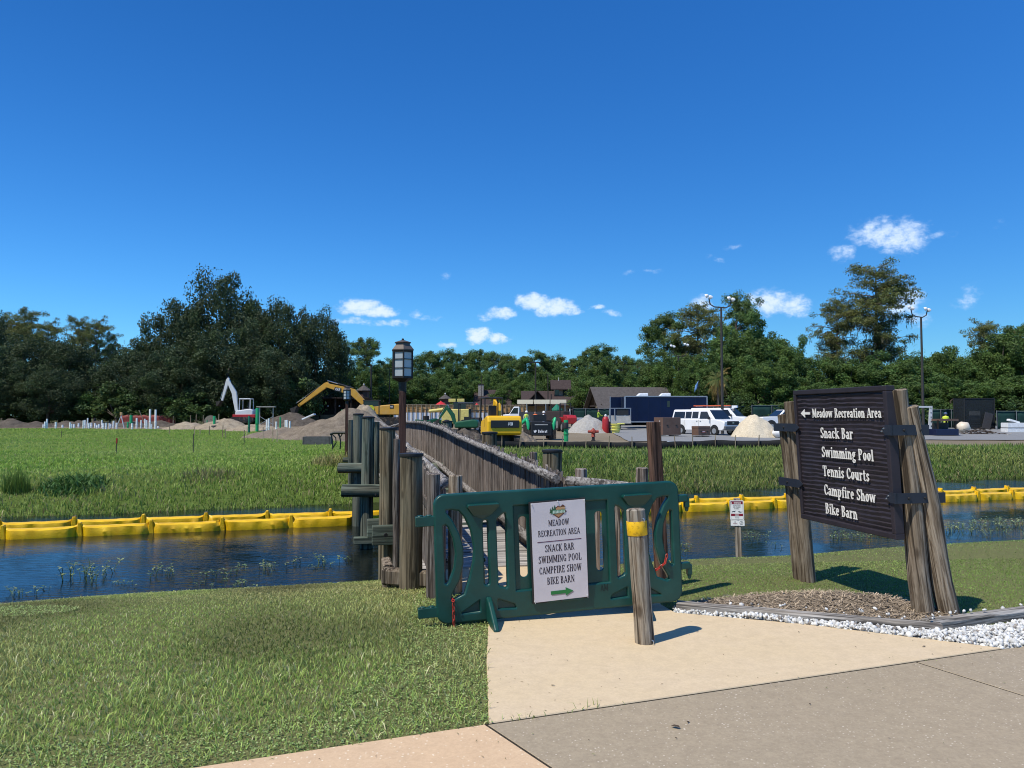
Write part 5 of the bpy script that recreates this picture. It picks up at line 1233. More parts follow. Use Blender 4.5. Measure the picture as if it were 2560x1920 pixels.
    # cross logs and pile caps below the deck
    def cross(px, py, Y, reach, dia, seed, bolt=True):
        p = at(px, py, Y); q = Vector((rl(Y) + .25, p.y + BN.y * 1.0 * reach * 0, p.z)); o = log(p, q, dia / 2, dia / 2, 'cross_log', M_PILEG, t, 16, 6, .012, seed)
        if bolt:
            L = (q - p).length
            b = MB(); m_ = thing('x', None, None); bpy.data.objects.remove(m_)
            for f, zz in ((.30, .02), (.26, -.06)):
                c = p.lerp(q, f) + Vector((0, -dia / 2 - .004, zz)); MB().cyl(c, c + Vector((0, -.016, 0)), .020, .016, 10).build('bolt', M_BLACK if zz < 0 else M_STEEL, t)
    cross(856, 1227, 14.25, 1, .235, 41); cross(846, 1170, 17.15, 1, .225, 42); cross(858, 1150, 24, 1, .16, 43, False); cross(905, 1205, 18.6, 1, .2, 44, False)
    def cap_beam(px0, py, Y, zc, w, h, seed, length=2.4):
        p = at(px0, py, Y); mb = MB(); mb.box((length / 2, 0, 0), (length, w, h)); mb.build('pile_cap', M_BEAM, t, (p.x, Y, zc), (0, 0, math.atan2(BN.y, BN.x)), bevel=.012)
    cap_beam(930, 1320, 10.62, .015, .14, .26, 1, 1.7); cap_beam(918, 1310, 11.1, .04, .14, .26, 2, 1.9); cap_beam(884, 1345, 14.2, -.63, .2, .12, 3, 1.8); cap_beam(1000, 1345, 12.3, -.1, .14, .2, 4, 1.5)
    MB().cyl((at(964, 1325, 10.54).x, 10.545, .03), (at(964, 1325, 10.5).x, 10.53, .03), .03, .026, 12).build('bolt', M_BLACK, t)
bridge()
# brown square post at the bridge mouth
def square_post():
    p = Vector((at(1655, 1040, 7.05).x, 7.05, -.05)); t = thing('square_post', 'brown square timber post behind the chained end of the barrier', 'post', p, 0, None, (0, R(-3.2), R(20)))
    M_B = wood('brown_stained_post', (.045, .024, .016), (.15, .085, .06), 2, 40, .8, .7, (.09, .06, .045))
    mb = MB(); mb.box((0, 0, .82), (.098, .098, 1.66)); mb.build('post', M_B, t, bevel=.006); MB().box((0, .06, .1), (.16, .03, .3)).build('foot_plate', M_BLACK, t)
square_post()
# ================================================================ lanterns
def lantern_post(loc, top, label, rz, pole_w, base_z, s=1.0):
    t = thing('lamp_post', label, 'lamp', (loc[0], loc[1], base_z), rz, 'lantern posts on the footbridge')
    M_BR = wood('lamp_pole_brown', (.035, .017, .013), (.085, .045, .034), 2, 40, .65, .4); Ht = top - base_z; hb = .36 * s; zb = Ht - hb - .155 * s
    mb = MB(); mb.box((0, 0, (zb - .17) / 2), (pole_w, pole_w, zb - .17)); mb.build('pole', M_BR, t, bevel=.004)
    L = thing('lantern', None, None); L.parent = t; L.location = (0, 0, zb)
    iron = plain('lantern_iron', (.018, .016, .016), .55, .2, .4); glass = plain('frosted_lantern_glass', (.37, .41, .43), .3, 0, .5, .1)
    mb = MB(); mb.lathe([(pole_w * .56, -.18), (pole_w * .6, -.05), (.12 * s, -.012), (.14 * s, 0)], 6, 0, (0, 0, 0), False); mb.build('bracket', iron, L)
    r = .138 * s; pts = [Vector((r * math.cos(R(60 * k + 30)), r * math.sin(R(60 * k + 30)), 0)) for k in range(6)]
    mb = MB()
    for k, p in enumerate(pts):
        mb.cyl(p, p + Vector((0, 0, hb)), .012 * s, n=6); q = pts[(k + 1) % 6]
        for z in (.012, hb - .012): mb.beam(p + Vector((0, 0, z)), q + Vector((0, 0, z)), .014 * s, .024 * s)
        for z in (hb * .36, hb * .68): mb.beam(p * 1.01 + Vector((0, 0, z)), q * 1.01 + Vector((0, 0, z)), .008 * s, .010 * s)
    mb.build('cage', iron, L)
    for k, p in enumerate(pts):
        q = pts[(k + 1) % 6]; mb = MB(); a, b = p * .955, q * .955; up = Vector((0, 0, hb - .02)); lo = Vector((0, 0, .02)); n = ((a + b) / 2).normalized() * .004
        mb.hexa([a + lo, b + lo, b + lo - n, a + lo - n], [a + up, b + up, b + up - n, a + up - n]); mb.build('pane', glass, L)
    mb = MB(); mb.lathe([(.155 * s, hb - .004), (.158 * s, hb + .012 * s), (.112 * s, hb + .066 * s), (.104 * s, hb + .068 * s), (.10 * s, hb + .096 * s), (.118 * s, hb + .100 * s), (.118 * s, hb + .106 * s), (.02 * s, hb + .138 * s)], 6, 0, (0, 0, 0), False, R(30)); mb.build('roof', plain('lantern_roof', (.10, .085, .075), .6, .3, .4), L)
    MB().ball((0, 0, hb + .146 * s), .016 * s, 10, 6).build('finial', iron, L)
p = at(1006, 1040, 10.0); lantern_post((p.x, 10.0), at(1009, 847, 10.0).z, 'brown lamp post with a large frosted lantern behind the capped near piling', R(12), .088, -.42)
p = at(867, 1040, 29.0); lantern_post((p.x, 29.0), at(867, 965, 29.0).z, 'smaller looking lamp post with frosted lantern at the far end of the footbridge', R(0), .098, .0)
# dark folding barrier beyond the bridge
def far_barrier():
    p = at(845, 1100, 38.5); z = hv(p.x, p.y); t = thing('dark_barrier', 'black plastic barrier standing at the far end of the footbridge', 'barrier', (p.x, p.y, z), R(-10)); dk = plain('black_plastic', (.008, .011, .012), .45)
    mb = MB(); mb.tube([(-.42, 0, .78), (-.2, 0, .85), (.55, 0, .86)], [.05, .06, .06], 8); mb.build('top_rail', dk, t)
    for x0, x1 in ((-.38, -.28), (.05, .12), (.38, .38)): MB().tube([(x0, 0, .80), ((x0 + x1) / 2 + .05, 0, .45), (x1, 0, .02)], .035, 8).build('leg', dk, t)
    MB().tube([(-.32, 0, .78), (-.12, 0, .6), (-.10, 0, .35), (-.28, 0, .08)], .03, 8).build('curved_bar', dk, t); MB().tube([(0.0, 0, .8), (.1, 0, .6), (.22, 0, .8)], .035, 8).build('brace', dk, t)
far_barrier()
# ================================================================ floating boom
def boom():
    ye = NT('yellow_pvc_boom'); v = ye.coords(rand=True); n = ye.noise(v, 3, 5, .6); n2 = ye.noise(v, 22, 4, .6, 1.0)
    ye.bump(n2, .35, .02); m = ye.fin(ye.ramp(n, [(.3, (.66, .37, .004)), (.65, (.86, .54, .009))]), .38, 0, .45)
    def row(y_of, x0, x1, h, seed, nm, label):
        t = thing('floating_boom', label, 'boom', (x0, y_of(x0), WATER), 0, 'floating booms across the canal'); rgd = random.Random(seed); x = x0; o = Vector((x0, y_of(x0), WATER)); prev = None
        while x < x1:
            L = 1.31 * rgd.uniform(.94, 1.05); a = Vector((x, y_of(x), WATER)) - o; b = Vector((x + L, y_of(x + L), WATER)) - o; d = (b - a); N_ = 22; vs = []; nn = Vector((-d.y, d.x, 0)).normalized()
            sag = rgd.uniform(.0, .045); cr = rgd.uniform(0, 9); slump = rgd.uniform(-.03, .03); tw = rgd.uniform(-.5, .6)
            for i in range(N_ + 1):
                f = i / N_; e = min(f, 1 - f); pk = max(0, 1 - e / .09)                     # pinched, raised ends
                hh = h * (1 - .13 * smooth01(e / .06)) + pk * .03 - sag * .4 * math.sin(math.pi * f); wd = .20 * smooth01(e / .13) * (1 - .35 * tw * (f - .5)) + .012
                c = a + d * f + nn * (slump * math.sin(math.pi * f)); k = mnoise.noise((x + f * 5, seed, 2)) * .022; k2 = mnoise.noise((x + f * 9, cr, 7)) * .03 * (1 + 2 * pk)
                prof = [(-wd * .62 + k2, -.06), (-wd * .70 + k2, hh * .45 + k), (-wd * .62 - k2, hh * .86 + k), (-wd * .30, hh + k * .6), (wd * .50, hh * .97 + k2 * .3), (wd * .68, hh * .55), (wd * .62, -.06)]
                for q, z in prof: vs.append(c + nn * q + Vector((0, 0, z)))
            m_ = 7; fs = [(i * m_ + j, (i + 1) * m_ + j, (i + 1) * m_ + j + 1, i * m_ + j + 1) for i in range(N_) for j in range(m_ - 1)] + [tuple(range(m_)), tuple(N_ * m_ + j for j in range(m_ - 1, -1, -1))]
            mb = MB(); mb.add(vs, [f_[::-1] for f_ in fs], 0, True); s = mb.build('section', m, t); s.data.set_sharp_from_angle(angle=R(28))
            mb = MB(); c = b; mb.prism([(-.07, -.05), (.07, -.05), (.03, h + .045), (-.03, h + .045)], -.07, .07); mb.build('end_connector', m, t, c, (0, 0, math.atan2(d.y, d.x)), bevel=.015)
            if rgd.random() < .35: MB().box((0, 0, h + .03), (.04, .12, .05)).build('buckle', plain('boom_buckle', (.16, .13, .09), .6), t, c)
            x += L
    front = lambda x: 18.55 + .30 * x - .0006 * x * x; back = lambda x: front(x) + .85 + .12 * math.sin(x * .5)
    row(front, -14.0, 21, .235, 3, 'f', 'yellow floating boom nearest the mown bank'); row(back, -13.4, 21, .25, 9, 'b', 'second yellow floating boom lying against the grassy far bank')
boom()
# ================================================================ the building site
def spot(px, Y): X = at(px, 1040, Y).x; return Vector((X, Y, hv(X, Y)))
M_TYRE = plain('tyre_rubber', (.018, .018, .018), .85); M_RIM = plain('wheel_rim', (.42, .42, .42), .4, .6, .5); M_GLASS = plain('tinted_glass', (.012, .016, .02), .08, 0, .6, .1)
M_WHITEV = plain('white_vehicle_paint', (.80, .81, .82), .3, 0, .5, .04, 3, (.66, .64, .60)); M_DKPL = plain('dark_trim_plastic', (.02, .021, .022), .6); M_CHROME = plain('chrome_trim', (.6, .6, .6), .2, .9, .5, .05); M_LAMP = plain('lamp_lens', (.7, .7, .66), .15, 0, .6, .05)
M_TRACK = plain('track_rubber', (.03, .028, .026), .9, 0, .2, .3, 9, (.20, .16, .12)); M_MACHDK = plain('machine_dark', (.02, .021, .023), .5)
def wheel(t, c, r, w):
    o = thing('wheel', None, None); o.parent = t; o.location = c
    MB().lathe([(r * .55, -w / 2), (r * .93, -w / 2), (r, -w * .36), (r, w * .36), (r * .93, w / 2), (r * .55, w / 2)], 20).build('tyre', M_TYRE, o, None, (R(90), 0, 0))
    MB().lathe([(r * .15, -w * .56), (r * .5, -w * .52), (r * .58, -w * .55), (r * .58, w * .55), (r * .5, w * .52), (r * .15, w * .56)], 16).build('rim', M_RIM, o, None, (R(90), 0, 0))
def side_panel(t, name, pts, yf, mat, sg, out=.012):
    """panel lying on the tumblehome side: pts in x,z"""
    a = [Vector((x, sg * (yf(z) + out), z)) for x, z in pts]; b = [Vector((x, sg * (yf(z) - .02), z)) for x, z in pts]; mb = MB(); mb.hexa(b if sg > 0 else b[::-1], a if sg > 0 else a[::-1]); return mb.build(name, mat, t)
def van(loc, yaw, label, group, ladder=False):
    t = thing('passenger_van', label, 'van', loc, yaw, group)
    lo = [(-2.85, .42), (-2.15, .38), (2.62, .40), (2.84, .55), (2.86, .98), (2.70, 1.14), (1.88, 1.27), (-2.83, 1.27)]
    MB().prism(lo, -.985, .985).build('lower_body', M_WHITEV, t, bevel=.06, seg=3)
    yf = lambda z: .975 - max(0, z - 1.25) * .19
    mb = MB(); mb.hexa([(-2.83, -.975, 1.25), (1.88, -.975, 1.25), (1.88, .975, 1.25), (-2.83, .975, 1.25)], [(-2.70, -.82, 2.06), (1.10, -.82, 2.06), (1.10, .82, 2.06), (-2.70, .82, 2.06)]); mb.build('cabin', M_WHITEV, t, bevel=.09, seg=4)
    for sg in (-1, 1):
        for pts in ([(-2.62, 1.36), (-1.35, 1.36), (-1.35, 1.88), (-2.52, 1.88)], [(-1.26, 1.36), (-.62, 1.36), (-.62, 1.88), (-1.26, 1.88)], [(-.52, 1.36), (.12, 1.36), (.12, 1.88), (-.52, 1.88)], [(.30, 1.32), (1.42, 1.32), (1.02, 1.88), (.34, 1.88)]): side_panel(t, 'side_window', pts, yf, M_GLASS, sg)
        for x in (-1.30, .20, 1.45): MB().box((x, sg * .986, .83), (.014, .012, .78)).build('door_seam', M_DKPL, t)
        for x in (.02, .40): MB().box((x, sg * .995, 1.12), (.13, .03, .04)).build('door_handle', M_DKPL, t)
        MB().box((1.40, sg * 1.10, 1.36), (.10, .20, .22)).build('mirror', M_DKPL, t, bevel=.02)
        MB().box((2.82, sg * .80, .98), (.10, .26, .15)).build('headlight', M_LAMP, t); MB().box((-2.85, sg * .90, 1.05), (.05, .10, .35)).build('tail_light', plain('red_lens', (.3, .01, .01), .3), t)
        for x in (1.85, -1.72):
            MB().lathe([(.02, -.02), (.43, -.02), (.43, .02), (.02, .02)], 20).build('wheel_arch', M_DKPL, t, (x, sg * .975, .42), (R(90), 0, 0)); wheel(t, (x, sg * .90, .36), .36, .24)
    mb = MB(); mb.hexa([(1.83, -.86, 1.30), (1.83, .86, 1.30), (1.13, .74, 1.98), (1.13, -.74, 1.98)], [(1.90, -.86, 1.32), (1.90, .86, 1.32), (1.18, .74, 2.0), (1.18, -.74, 2.0)]); mb.build('windscreen', M_GLASS, t)
    MB().box((2.87, 0, .98), (.04, 1.32, .30)).build('grille', M_DKPL, t); MB().box((2.895, 0, .99), (.012, .20, .07)).build('badge', M_CHROME, t)
    MB().box((2.86, 0, .60), (.20, 1.96, .28)).build('front_bumper', plain('grey_bumper', (.12, .125, .13), .6), t, bevel=.05); MB().box((-2.9, 0, .55), (.16, 1.9, .2)).build('rear_bumper', plain('grey_bumper', (.12, .125, .13), .6), t, bevel=.04)
    if ladder:
        L = thing('roof_rack', None, None); L.parent = t; og = plain('orange_ladder', (.62, .12, .05), .5)
        for y in (-.42, -.12): MB().beam((-2.6, y, 2.28), (1.0, y, 2.28), .04, .09).build('ladder_rail', og, L)
        for i in range(11): MB().beam((-2.5 + i * .33, -.42, 2.28), (-2.5 + i * .33, -.12, 2.28), .03, .03).build('rung', M_RIM, L)
        for x in (-2.2, .6): MB().beam((x, -.75, 2.20), (x, .75, 2.20), .05, .05).build('cross_bar', M_RIM, L)
        MB().box((1.15, .5, 2.18), (.5, .3, .22)).build('beacon_box', plain('beacon_white', (.7, .74, .8), .4), L)
    return t
p = spot(1763, 62.5); van(p, R(-57), 'white passenger van parked nose out beside the sand pile', None)
p = spot(1803, 73); van(p, R(-38), 'white van with an orange ladder on its roof behind the passenger van', None, True)
def pickup(loc, yaw, label, extra=None):
    t = thing('pickup_truck', label, 'pickup truck', loc, yaw)
    MB().prism([(-2.95, .55), (2.85, .50), (2.95, .70), (2.93, 1.10), (2.75, 1.24), (1.25, 1.30), (-.95, 1.30), (-.97, 1.22), (-2.95, 1.22)], -.99, .99).build('body', M_WHITEV, t, bevel=.06, seg=3)
    mb = MB(); mb.hexa([(-.95, -.96, 1.27), (1.30, -.96, 1.27), (1.30, .96, 1.27), (-.95, .96, 1.27)], [(-.75, -.80, 1.93), (.55, -.80, 1.93), (.55, .80, 1.93), (-.75, .80, 1.93)]); mb.build('cab', M_WHITEV, t, bevel=.07, seg=3)
    yf = lambda z: .965 - max(0, z - 1.27) * .245
    for sg in (-1, 1):
        side_panel(t, 'side_window', [(-.02, 1.36), (.98, 1.36), (.52, 1.82), (-.02, 1.82)], yf, M_GLASS, sg); side_panel(t, 'side_window', [(-.78, 1.36), (-.12, 1.36), (-.12, 1.82), (-.70, 1.82)], yf, M_GLASS, sg)
        for x in (-.95, -.06, 1.12): MB().box((x, sg * .992, .92), (.014, .012, .6)).build('door_seam', M_DKPL, t)
        for x in (.10, -.75): MB().box((x, sg * 1.0, 1.16), (.14, .03, .04)).build('door_handle', M_DKPL, t)
        MB().box((.95, sg * 1.10, 1.42), (.10, .2, .2)).build('mirror', M_DKPL, t)
        MB().box((2.93, sg * .80, 1.0), (.08, .3, .2)).build('headlight', M_LAMP, t)
        for x in (1.95, -1.85):
            MB().lathe([(.02, -.02), (.50, -.02), (.50, .02), (.02, .02)], 20).build('wheel_arch', M_DKPL, t, (x, sg * .982, .48), (R(90), 0, 0)); wheel(t, (x, sg * .90, .40), .40, .26)
    mb = MB(); mb.hexa([(1.24, -.84, 1.33), (1.24, .84, 1.33), (.58, .72, 1.86), (.58, -.72, 1.86)], [(1.31, -.84, 1.35), (1.31, .84, 1.35), (.64, .72, 1.88), (.64, -.72, 1.88)]); mb.build('windscreen', M_GLASS, t)
    MB().box((2.96, 0, .98), (.04, 1.2, .32)).build('grille', M_DKPL, t); MB().box((2.98, 0, .62), (.18, 1.98, .26)).build('front_bumper', M_CHROME, t, bevel=.04)
    MB().box((-1.95, 0, 1.24), (1.9, 1.6, .05)).build('bed_opening', M_DKPL, t)
    return t
p = spot(1965, 72); pickup(p, R(188), 'white crew cab pickup facing the sand pile')
# ---- navy box trailer
def trailer():
    p = spot(1655, 76); t = thing('box_trailer', 'long navy blue enclosed trailer with two white roof units', 'trailer', p, R(3)); nv = plain('navy_trailer_skin', (.003, .009, .038), .4, 0, .25, .25, .7); al = plain('aluminium_trim', (.38, .38, .40), .45, .7, .5, .1)
    x0, x1, h0, h1, w = -3.9, 4.15, .62, 3.08, 2.4
    MB().box(((x0 + x1) / 2, 0, (h0 + h1) / 2), (x1 - x0, w, h1 - h0)).build('body', nv, t)
    for z in (h0, h1): MB().box(((x0 + x1) / 2, -w / 2 - .015, z), (x1 - x0 + .05, .04, .11)).build('trim_rail', al, t)
    for x in (x0, x1, x0 - .06): MB().box((x, -w / 2 + .02, (h0 + h1) / 2), (.10, .10, h1 - h0)).build('corner_post', al, t)
    for i in range(1, 7): MB().box((x0 + (x1 - x0) * i / 7, -w / 2 - .006, (h0 + h1) / 2), (.025, .014, h1 - h0 - .1)).build('panel_seam', plain('navy_seam', (.004, .010, .04), .5), t)
    MB().box((.35, -w / 2 - .012, 2.35), (.26, .02, .6)).build('window', M_GLASS, t)
    for x in (-2.0, .25): 
        mb = MB(); mb.hexa([(x - .55, -.4, h1 + .04), (x + .55, -.4, h1 + .04), (x + .55, .4, h1 + .04), (x - .55, .4, h1 + .04)], [(x - .25, -.36, h1 + .34), (x + .55, -.36, h1 + .36), (x + .55, .36, h1 + .36), (x - .25, .36, h1 + .34)]); mb.build('roof_unit', plain('white_ac_cover', (.82, .84, .86), .4), t, bevel=.04)
    for x in (-.6, .35):
        for y in (-1.05, 1.05): wheel(t, (x, y, .36), .36, .24)
    MB().box((.1, -w / 2 + .02, .66), (2.2, .08, .22)).build('fender', al, t)
    # rear end seen to the side: a lowered ramp door frame and step deck
    MB().box((x0 - .66, .3, 1.85), (1.05, .08, 2.4)).build('open_door', nv, t); MB().box((x0 - 1.2, .3, 1.85), (.08, .1, 2.5)).build('door_edge', al, t)
    return t
trailer()
def deck_cart():
    p = spot(1548, 73); t = thing('utility_trailer', 'small open utility trailer with a white board load beside the navy trailer', 'trailer', p, R(2)); al = plain('aluminium_trim', (.38, .38, .40), .45, .7, .5, .1)
    MB().box((0, 0, 1.0), (2.0, 1.4, .75)).build('load_board', plain('grey_board', (.46, .44, .40), .8), t)
    for x in (-1.05, -.55, .95): MB().box((x, -.75, 1.55), (.07, .07, 1.0)).build('stanchion', al, t)
    MB().box((-.05, -.75, 2.05), (2.1, .07, .07)).build('top_rail', al, t); MB().box((.2, -.7, 1.72), (1.1, .05, .62)).build('dark_panel', M_DKPL, t); MB().box((0, 0, .58), (2.2, 1.3, .12)).build('frame', M_DKPL, t)
    for y in (-.8, .8): wheel(t, (-.3, y, .33), .33, .2)
deck_cart()

# ---------------------------------------------------------------- machines
def excavator(name, label, loc, yaw, paint, L, arm, cab='cab', text=None, scale=1.0, cw=None, dark=False, slew=0.0, arm_y=.0, armpaint=None):
    """arm: (foot, bend, tip, stick_end, bucket_tip) in x,z"""
    t = thing(name, label, 'excavator', loc, yaw); t.scale = (scale,) * 3; armpaint = armpaint or paint
    tl, tw, gap, th = L['track']
    for sg in (-1, 1):
        mb = MB(); pts = []
        for k in range(9): a = R(90 + 180 * k / 8); pts.append((-tl / 2 + th / 2 + th / 2 * math.cos(a), th / 2 + th / 2 * math.sin(a)))
        for k in range(9): a = R(-90 + 180 * k / 8); pts.append((tl / 2 - th / 2 + th / 2 * math.cos(a), th / 2 + th / 2 * math.sin(a)))
        mb.prism(pts, sg * gap - tw / 2, sg * gap + tw / 2); tr = mb.build('track', M_TRACK, t)
        for k in range(5): MB().cyl((-tl / 2 + th / 2 + (tl - th) * k / 4, sg * gap - tw / 2 - .02, th * .42), (-tl / 2 + th / 2 + (tl - th) * k / 4, sg * gap + tw / 2 + .02, th * .42), th * .26, n=10).build('roller', M_MACHDK, tr)
    MB().box((0, 0, th * .7), (tl * .4, gap * 2, th * .5)).build('undercarriage', L.get('under', M_MACHDK), t)
    h0, h1, x0, x1, w = L['house']
    H = thing('house', None, None); H.parent = t; H.rotation_euler = (0, 0, slew)
    MB().cyl((0, 0, th * .8), (0, 0, h0 + .02), gap * .7, n=16).build('slew_ring', M_MACHDK, H)
    pr = [(x1, h0), (x1, h0 + (h1 - h0) * .55), (x1 - .15, h0 + (h1 - h0) * .75), (x0 + .5, h1), (x0 + .14, h1 - .02), (x0, h0 + (h1 - h0) * .7), (x0 + .02, h0 + .12), (x0 + .12, h0)]
    MB().prism(pr[::-1], -w / 2, w / 2).build('body', paint, H, bevel=.11, seg=3)
    if L.get('skirt'): MB().box(((x0 + x1) / 2, 0, h0 - .06), (x1 - x0 + .5, w + .1, .34)).build('skirt', L['skirt'], H, bevel=.04)
    if cw: MB().box((x0 - .01, 0, (h0 + h1) / 2 + cw[0]), (.06, w * .82, cw[1])).build('rear_grille', M_MACHDK, H, bevel=.02)
    for i in range(4): MB().box(((x0 + x1) / 2 - .3, -w / 2 - .008, h0 + .2 + (h1 - h0 - .35) * i / 4), (abs(x1 - x0) * .42, .02, .05)).build('vent_slat', M_MACHDK, H)
    cx, cy, cl, cwid, ch, cz = L['cab']; fr = plain('cab_frame_white', (.72, .73, .74), .4) if L.get('frame') == 'w' else M_MACHDK
    C = thing('cab', None, None); C.parent = H; C.location = (cx, cy, cz)
    for sx in (-1, 1):
        for sy in (-1, 1): MB().beam((sx * cl / 2, sy * cwid / 2, 0), (sx * cl / 2 * (.94 if sx > 0 else 1), sy * cwid / 2 * .96, ch), .06, .06).build('pillar', fr, C)
    MB().box((0, 0, ch + .03), (cl * 1.06, cwid * 1.05, .10)).build('roof', fr if not L.get('roof') else L['roof'], C, bevel=.03)
    if cab == 'cab':
        MB().box((0, 0, ch / 2), (cl * .93, cwid * .93, ch * .98)).build('glazing', M_GLASS, C)
    MB().box((-.1, 0, .35), (.5, .5, .5)).build('seat', M_MACHDK, C); MB().box((-.3, 0, .85), (.14, .46, .7)).build('seat_back', M_MACHDK, C)
    foot, bend, tip, end, bt = [Vector((p[0], arm_y, p[1])) for p in arm]; bw = L['boom']
    def limb(nm, pts, ws, th_, parent):
        mb = MB(); 
        top, bot = [], []
        for i, (q, ww) in enumerate(zip(pts, ws)):
            d = (pts[min(i + 1, len(pts) - 1)] - pts[max(i - 1, 0)]).normalized(); n = Vector((-d.z, 0, d.x)); top.append(q + n * ww / 2); bot.append(q - n * ww / 2)
        poly = [(v.x, v.z) for v in bot] + [(v.x, v.z) for v in top[::-1]]; area = sum(a[0] * b[1] - b[0] * a[1] for a, b in zip(poly, poly[1:] + poly[:1]))
        if area < 0: poly = poly[::-1]
        mb.prism(poly, arm_y - th_ / 2, arm_y + th_ / 2); return mb.build(nm, armpaint, parent, bevel=.02)
    bm = limb('boom', [foot, foot.lerp(bend, .5), bend, bend.lerp(tip, .5), tip], [bw * .7, bw * 1.05, bw * 1.25, bw, bw * .7], bw * .8, H)
    st = limb('stick', [tip + (tip - end).normalized() * bw * .6, tip, tip.lerp(end, .5), end], [bw * .5, bw * .9, bw * .7, bw * .45], bw * .6, H)
    cyl = lambda a, b, nm, r, pr_: (MB().cyl(a, a.lerp(b, .6), r, n=10).build(nm, M_MACHDK, pr_), MB().cyl(a.lerp(b, .55), b, r * .6, n=8).build('piston_rod', M_CHROME, pr_))
    cyl(foot + Vector((.35, -bw * .5, -.3)), bend.lerp(foot, .2) + Vector((0, -bw * .5, 0)), 'boom_cylinder', bw * .16, bm); u = Vector((0, 0, bw * .75)); cyl(bend + u, tip + u * .8 + (tip - end).normalized() * bw * .3, 'stick_cylinder', bw * .15, st); cyl(tip.lerp(end, .1) + Vector((bw * .6, 0, .05)), end + Vector((bw * .45, 0, bw * .5)), 'bucket_cylinder', bw * .13, st)
    d = bt - end; n = Vector((-d.z, 0, d.x)).normalized(); q = [end, end + d * .55 + n * d.length * .5, bt + n * d.length * .1, bt, end + d * .7 - n * d.length * .05]
    poly = [(v.x, v.z) for v in q]; a_ = sum(a[0] * b[1] - b[0] * a[1] for a, b in zip(poly, poly[1:] + poly[:1])); poly = poly if a_ > 0 else poly[::-1]
    MB().prism(poly, arm_y - bw * 1.1, arm_y + bw * 1.1).build('bucket', plain('worn_bucket_steel', (.06, .052, .045), .6, .5, .4, .3), H)
    return t, H
ow = plain('machine_white', (.60, .62, .63), .4, 0, .45, .06, 3, (.5, .47, .42)); yl = plain('caterpillar_yellow', (.56, .30, .035), .45, 0, .4, .12, 2, (.40, .27, .12)); jy = plain('bright_yellow_paint', (.80, .45, .010), .32, 0, .5, .06, 2); gr = plain('deep_green_paint', (.012, .085, .038), .4, 0, .45, .15); sg_ = plain('bright_green_paint', (.02, .42, .17), .4, 0, .45, .1); rd_ = plain('machine_red', (.36, .018, .02), .45, 0, .45, .15)
MINI = dict(track=(2.5, .42, .78, .6), house=(.75, 1.45, -1.15, .75, 1.75), cab=(-.25, .28, 1.15, 1.05, 1.55, .95), boom=.40, frame='w', under=rd_, skirt=rd_)
p = spot(612, 83)
excavator('mini_excavator', 'white and red mini excavator with its arm folded high in front of the oaks', p + Vector((0, 0, .45)), R(180), ow, MINI, ((.75, 1.2), (1.05, 3.2), (1.75, 4.55), (2.35, 2.35), (2.75, 1.75)), 'open', arm_y=.30)
p = spot(955, 85)
BIG = dict(track=(4.6, .7, 1.25, 1.0), house=(1.25, 2.45, -2.45, 1.5, 2.9), cab=(.95, .95, 1.7, 1.05, 1.55, 1.25), boom=.62)
cat_t, cat_h = excavator('large_excavator', 'large yellow tracked excavator reaching over the dirt pile', p, R(180), yl, BIG, ((1.6, 2.15), (3.2, 3.75), (6.2, 4.55), (9.2, 2.25), (9.7, 1.25)), 'cab', arm_y=0)
mb = MB(); mb.prism([(-.9, 3.62), (.32, 3.82), (.32, 4.28), (-.75, 4.14)], -.262, -.256); 
def cat_mark():
    # black plate and white letters on the camera side of the boom (local +y faces the camera after the half turn)
    o = thing('boom_lettering', None, None); o.parent = cat_h; o.location = (4.85, .262, 4.06); o.rotation_euler = (0, R(-12) * -1, R(180))
    MB().prism([(-.42, -.2), (.42, -.2), (.36, .2), (-.36, .2)], -.012, 0).build('plate', M_DKPL, o); mb = MB(); put_text(mb, 'CAT', 0, -.13, .27, .85, -.013, .01, 'c', weight=1.35); mb.build('white_letters', plain('white_decal', (.8, .8, .8), .5), o)
    MB().box((-1.3, 1.465, 2.15), (.42, .02, .42)).build('side_decal', M_DKPL, cat_h)
    mb = MB(); put_text(mb, 'CAT', 0, -.09, .16, .8, -.013, .01, 'c', weight=1.3); mb.build('white_letters', plain('white_decal', (.8, .8, .8), .5), cat_h, (-1.3, 1.478, 2.15), (0, 0, R(180)))
    MB().lathe([(.36, 0), (.36, .03), (.02, .03)], 20).build('round_decal', plain('lime_disc', (.45, .48, .03), .5), cat_h, (.95, 1.49, 1.95), (R(-90), 0, 0))
cat_mark()
p = spot(1250, 44.5)
JM = dict(track=(2.4, .4, .75, .58), house=(.62, 1.72, -1.25, .75, 2.0), cab=(.25, .45, 1.15, 1.05, 1.6, 1.1), boom=.28, roof=M_MACHDK)
jt, jh = excavator('mini_excavator', 'bright yellow mini excavator with black cab seen from behind next to the bridge', p, R(104), jy, JM, ((.9, 1.1), (1.3, 2.3), (2.2, 2.6), (2.9, 1.2), (3.0, .7)), 'open', cw=(.08, .42), arm_y=-.2)
mb = MB(); put_text(mb, 'JCB', 0, -.08, .17, .9, -.012, .008, 'c', weight=1.5, shear=.12); mb.build('rear_lettering', plain('white_decal', (.8, .8, .8), .5), jh, (-1.285, -.30, 1.25), (0, 0, R(-90)))
p = spot(1162, 58)
DM = dict(track=(2.3, .4, .72, .56), house=(.72, 1.35, -1.1, .7, 1.7), cab=(-.1, -.1, 1.1, 1.05, 1.6, .95), boom=.26, roof=plain('slate_roof', (.05, .065, .08), .5))
excavator('mini_excavator', 'dark green mini excavator with folded green arm behind the bridge railing', p, R(178), gr, DM, ((.7, 1.0), (.9, 1.7), (1.35, 2.25), (1.9, 1.4), (2.2, .3)), 'open', arm_y=.2)
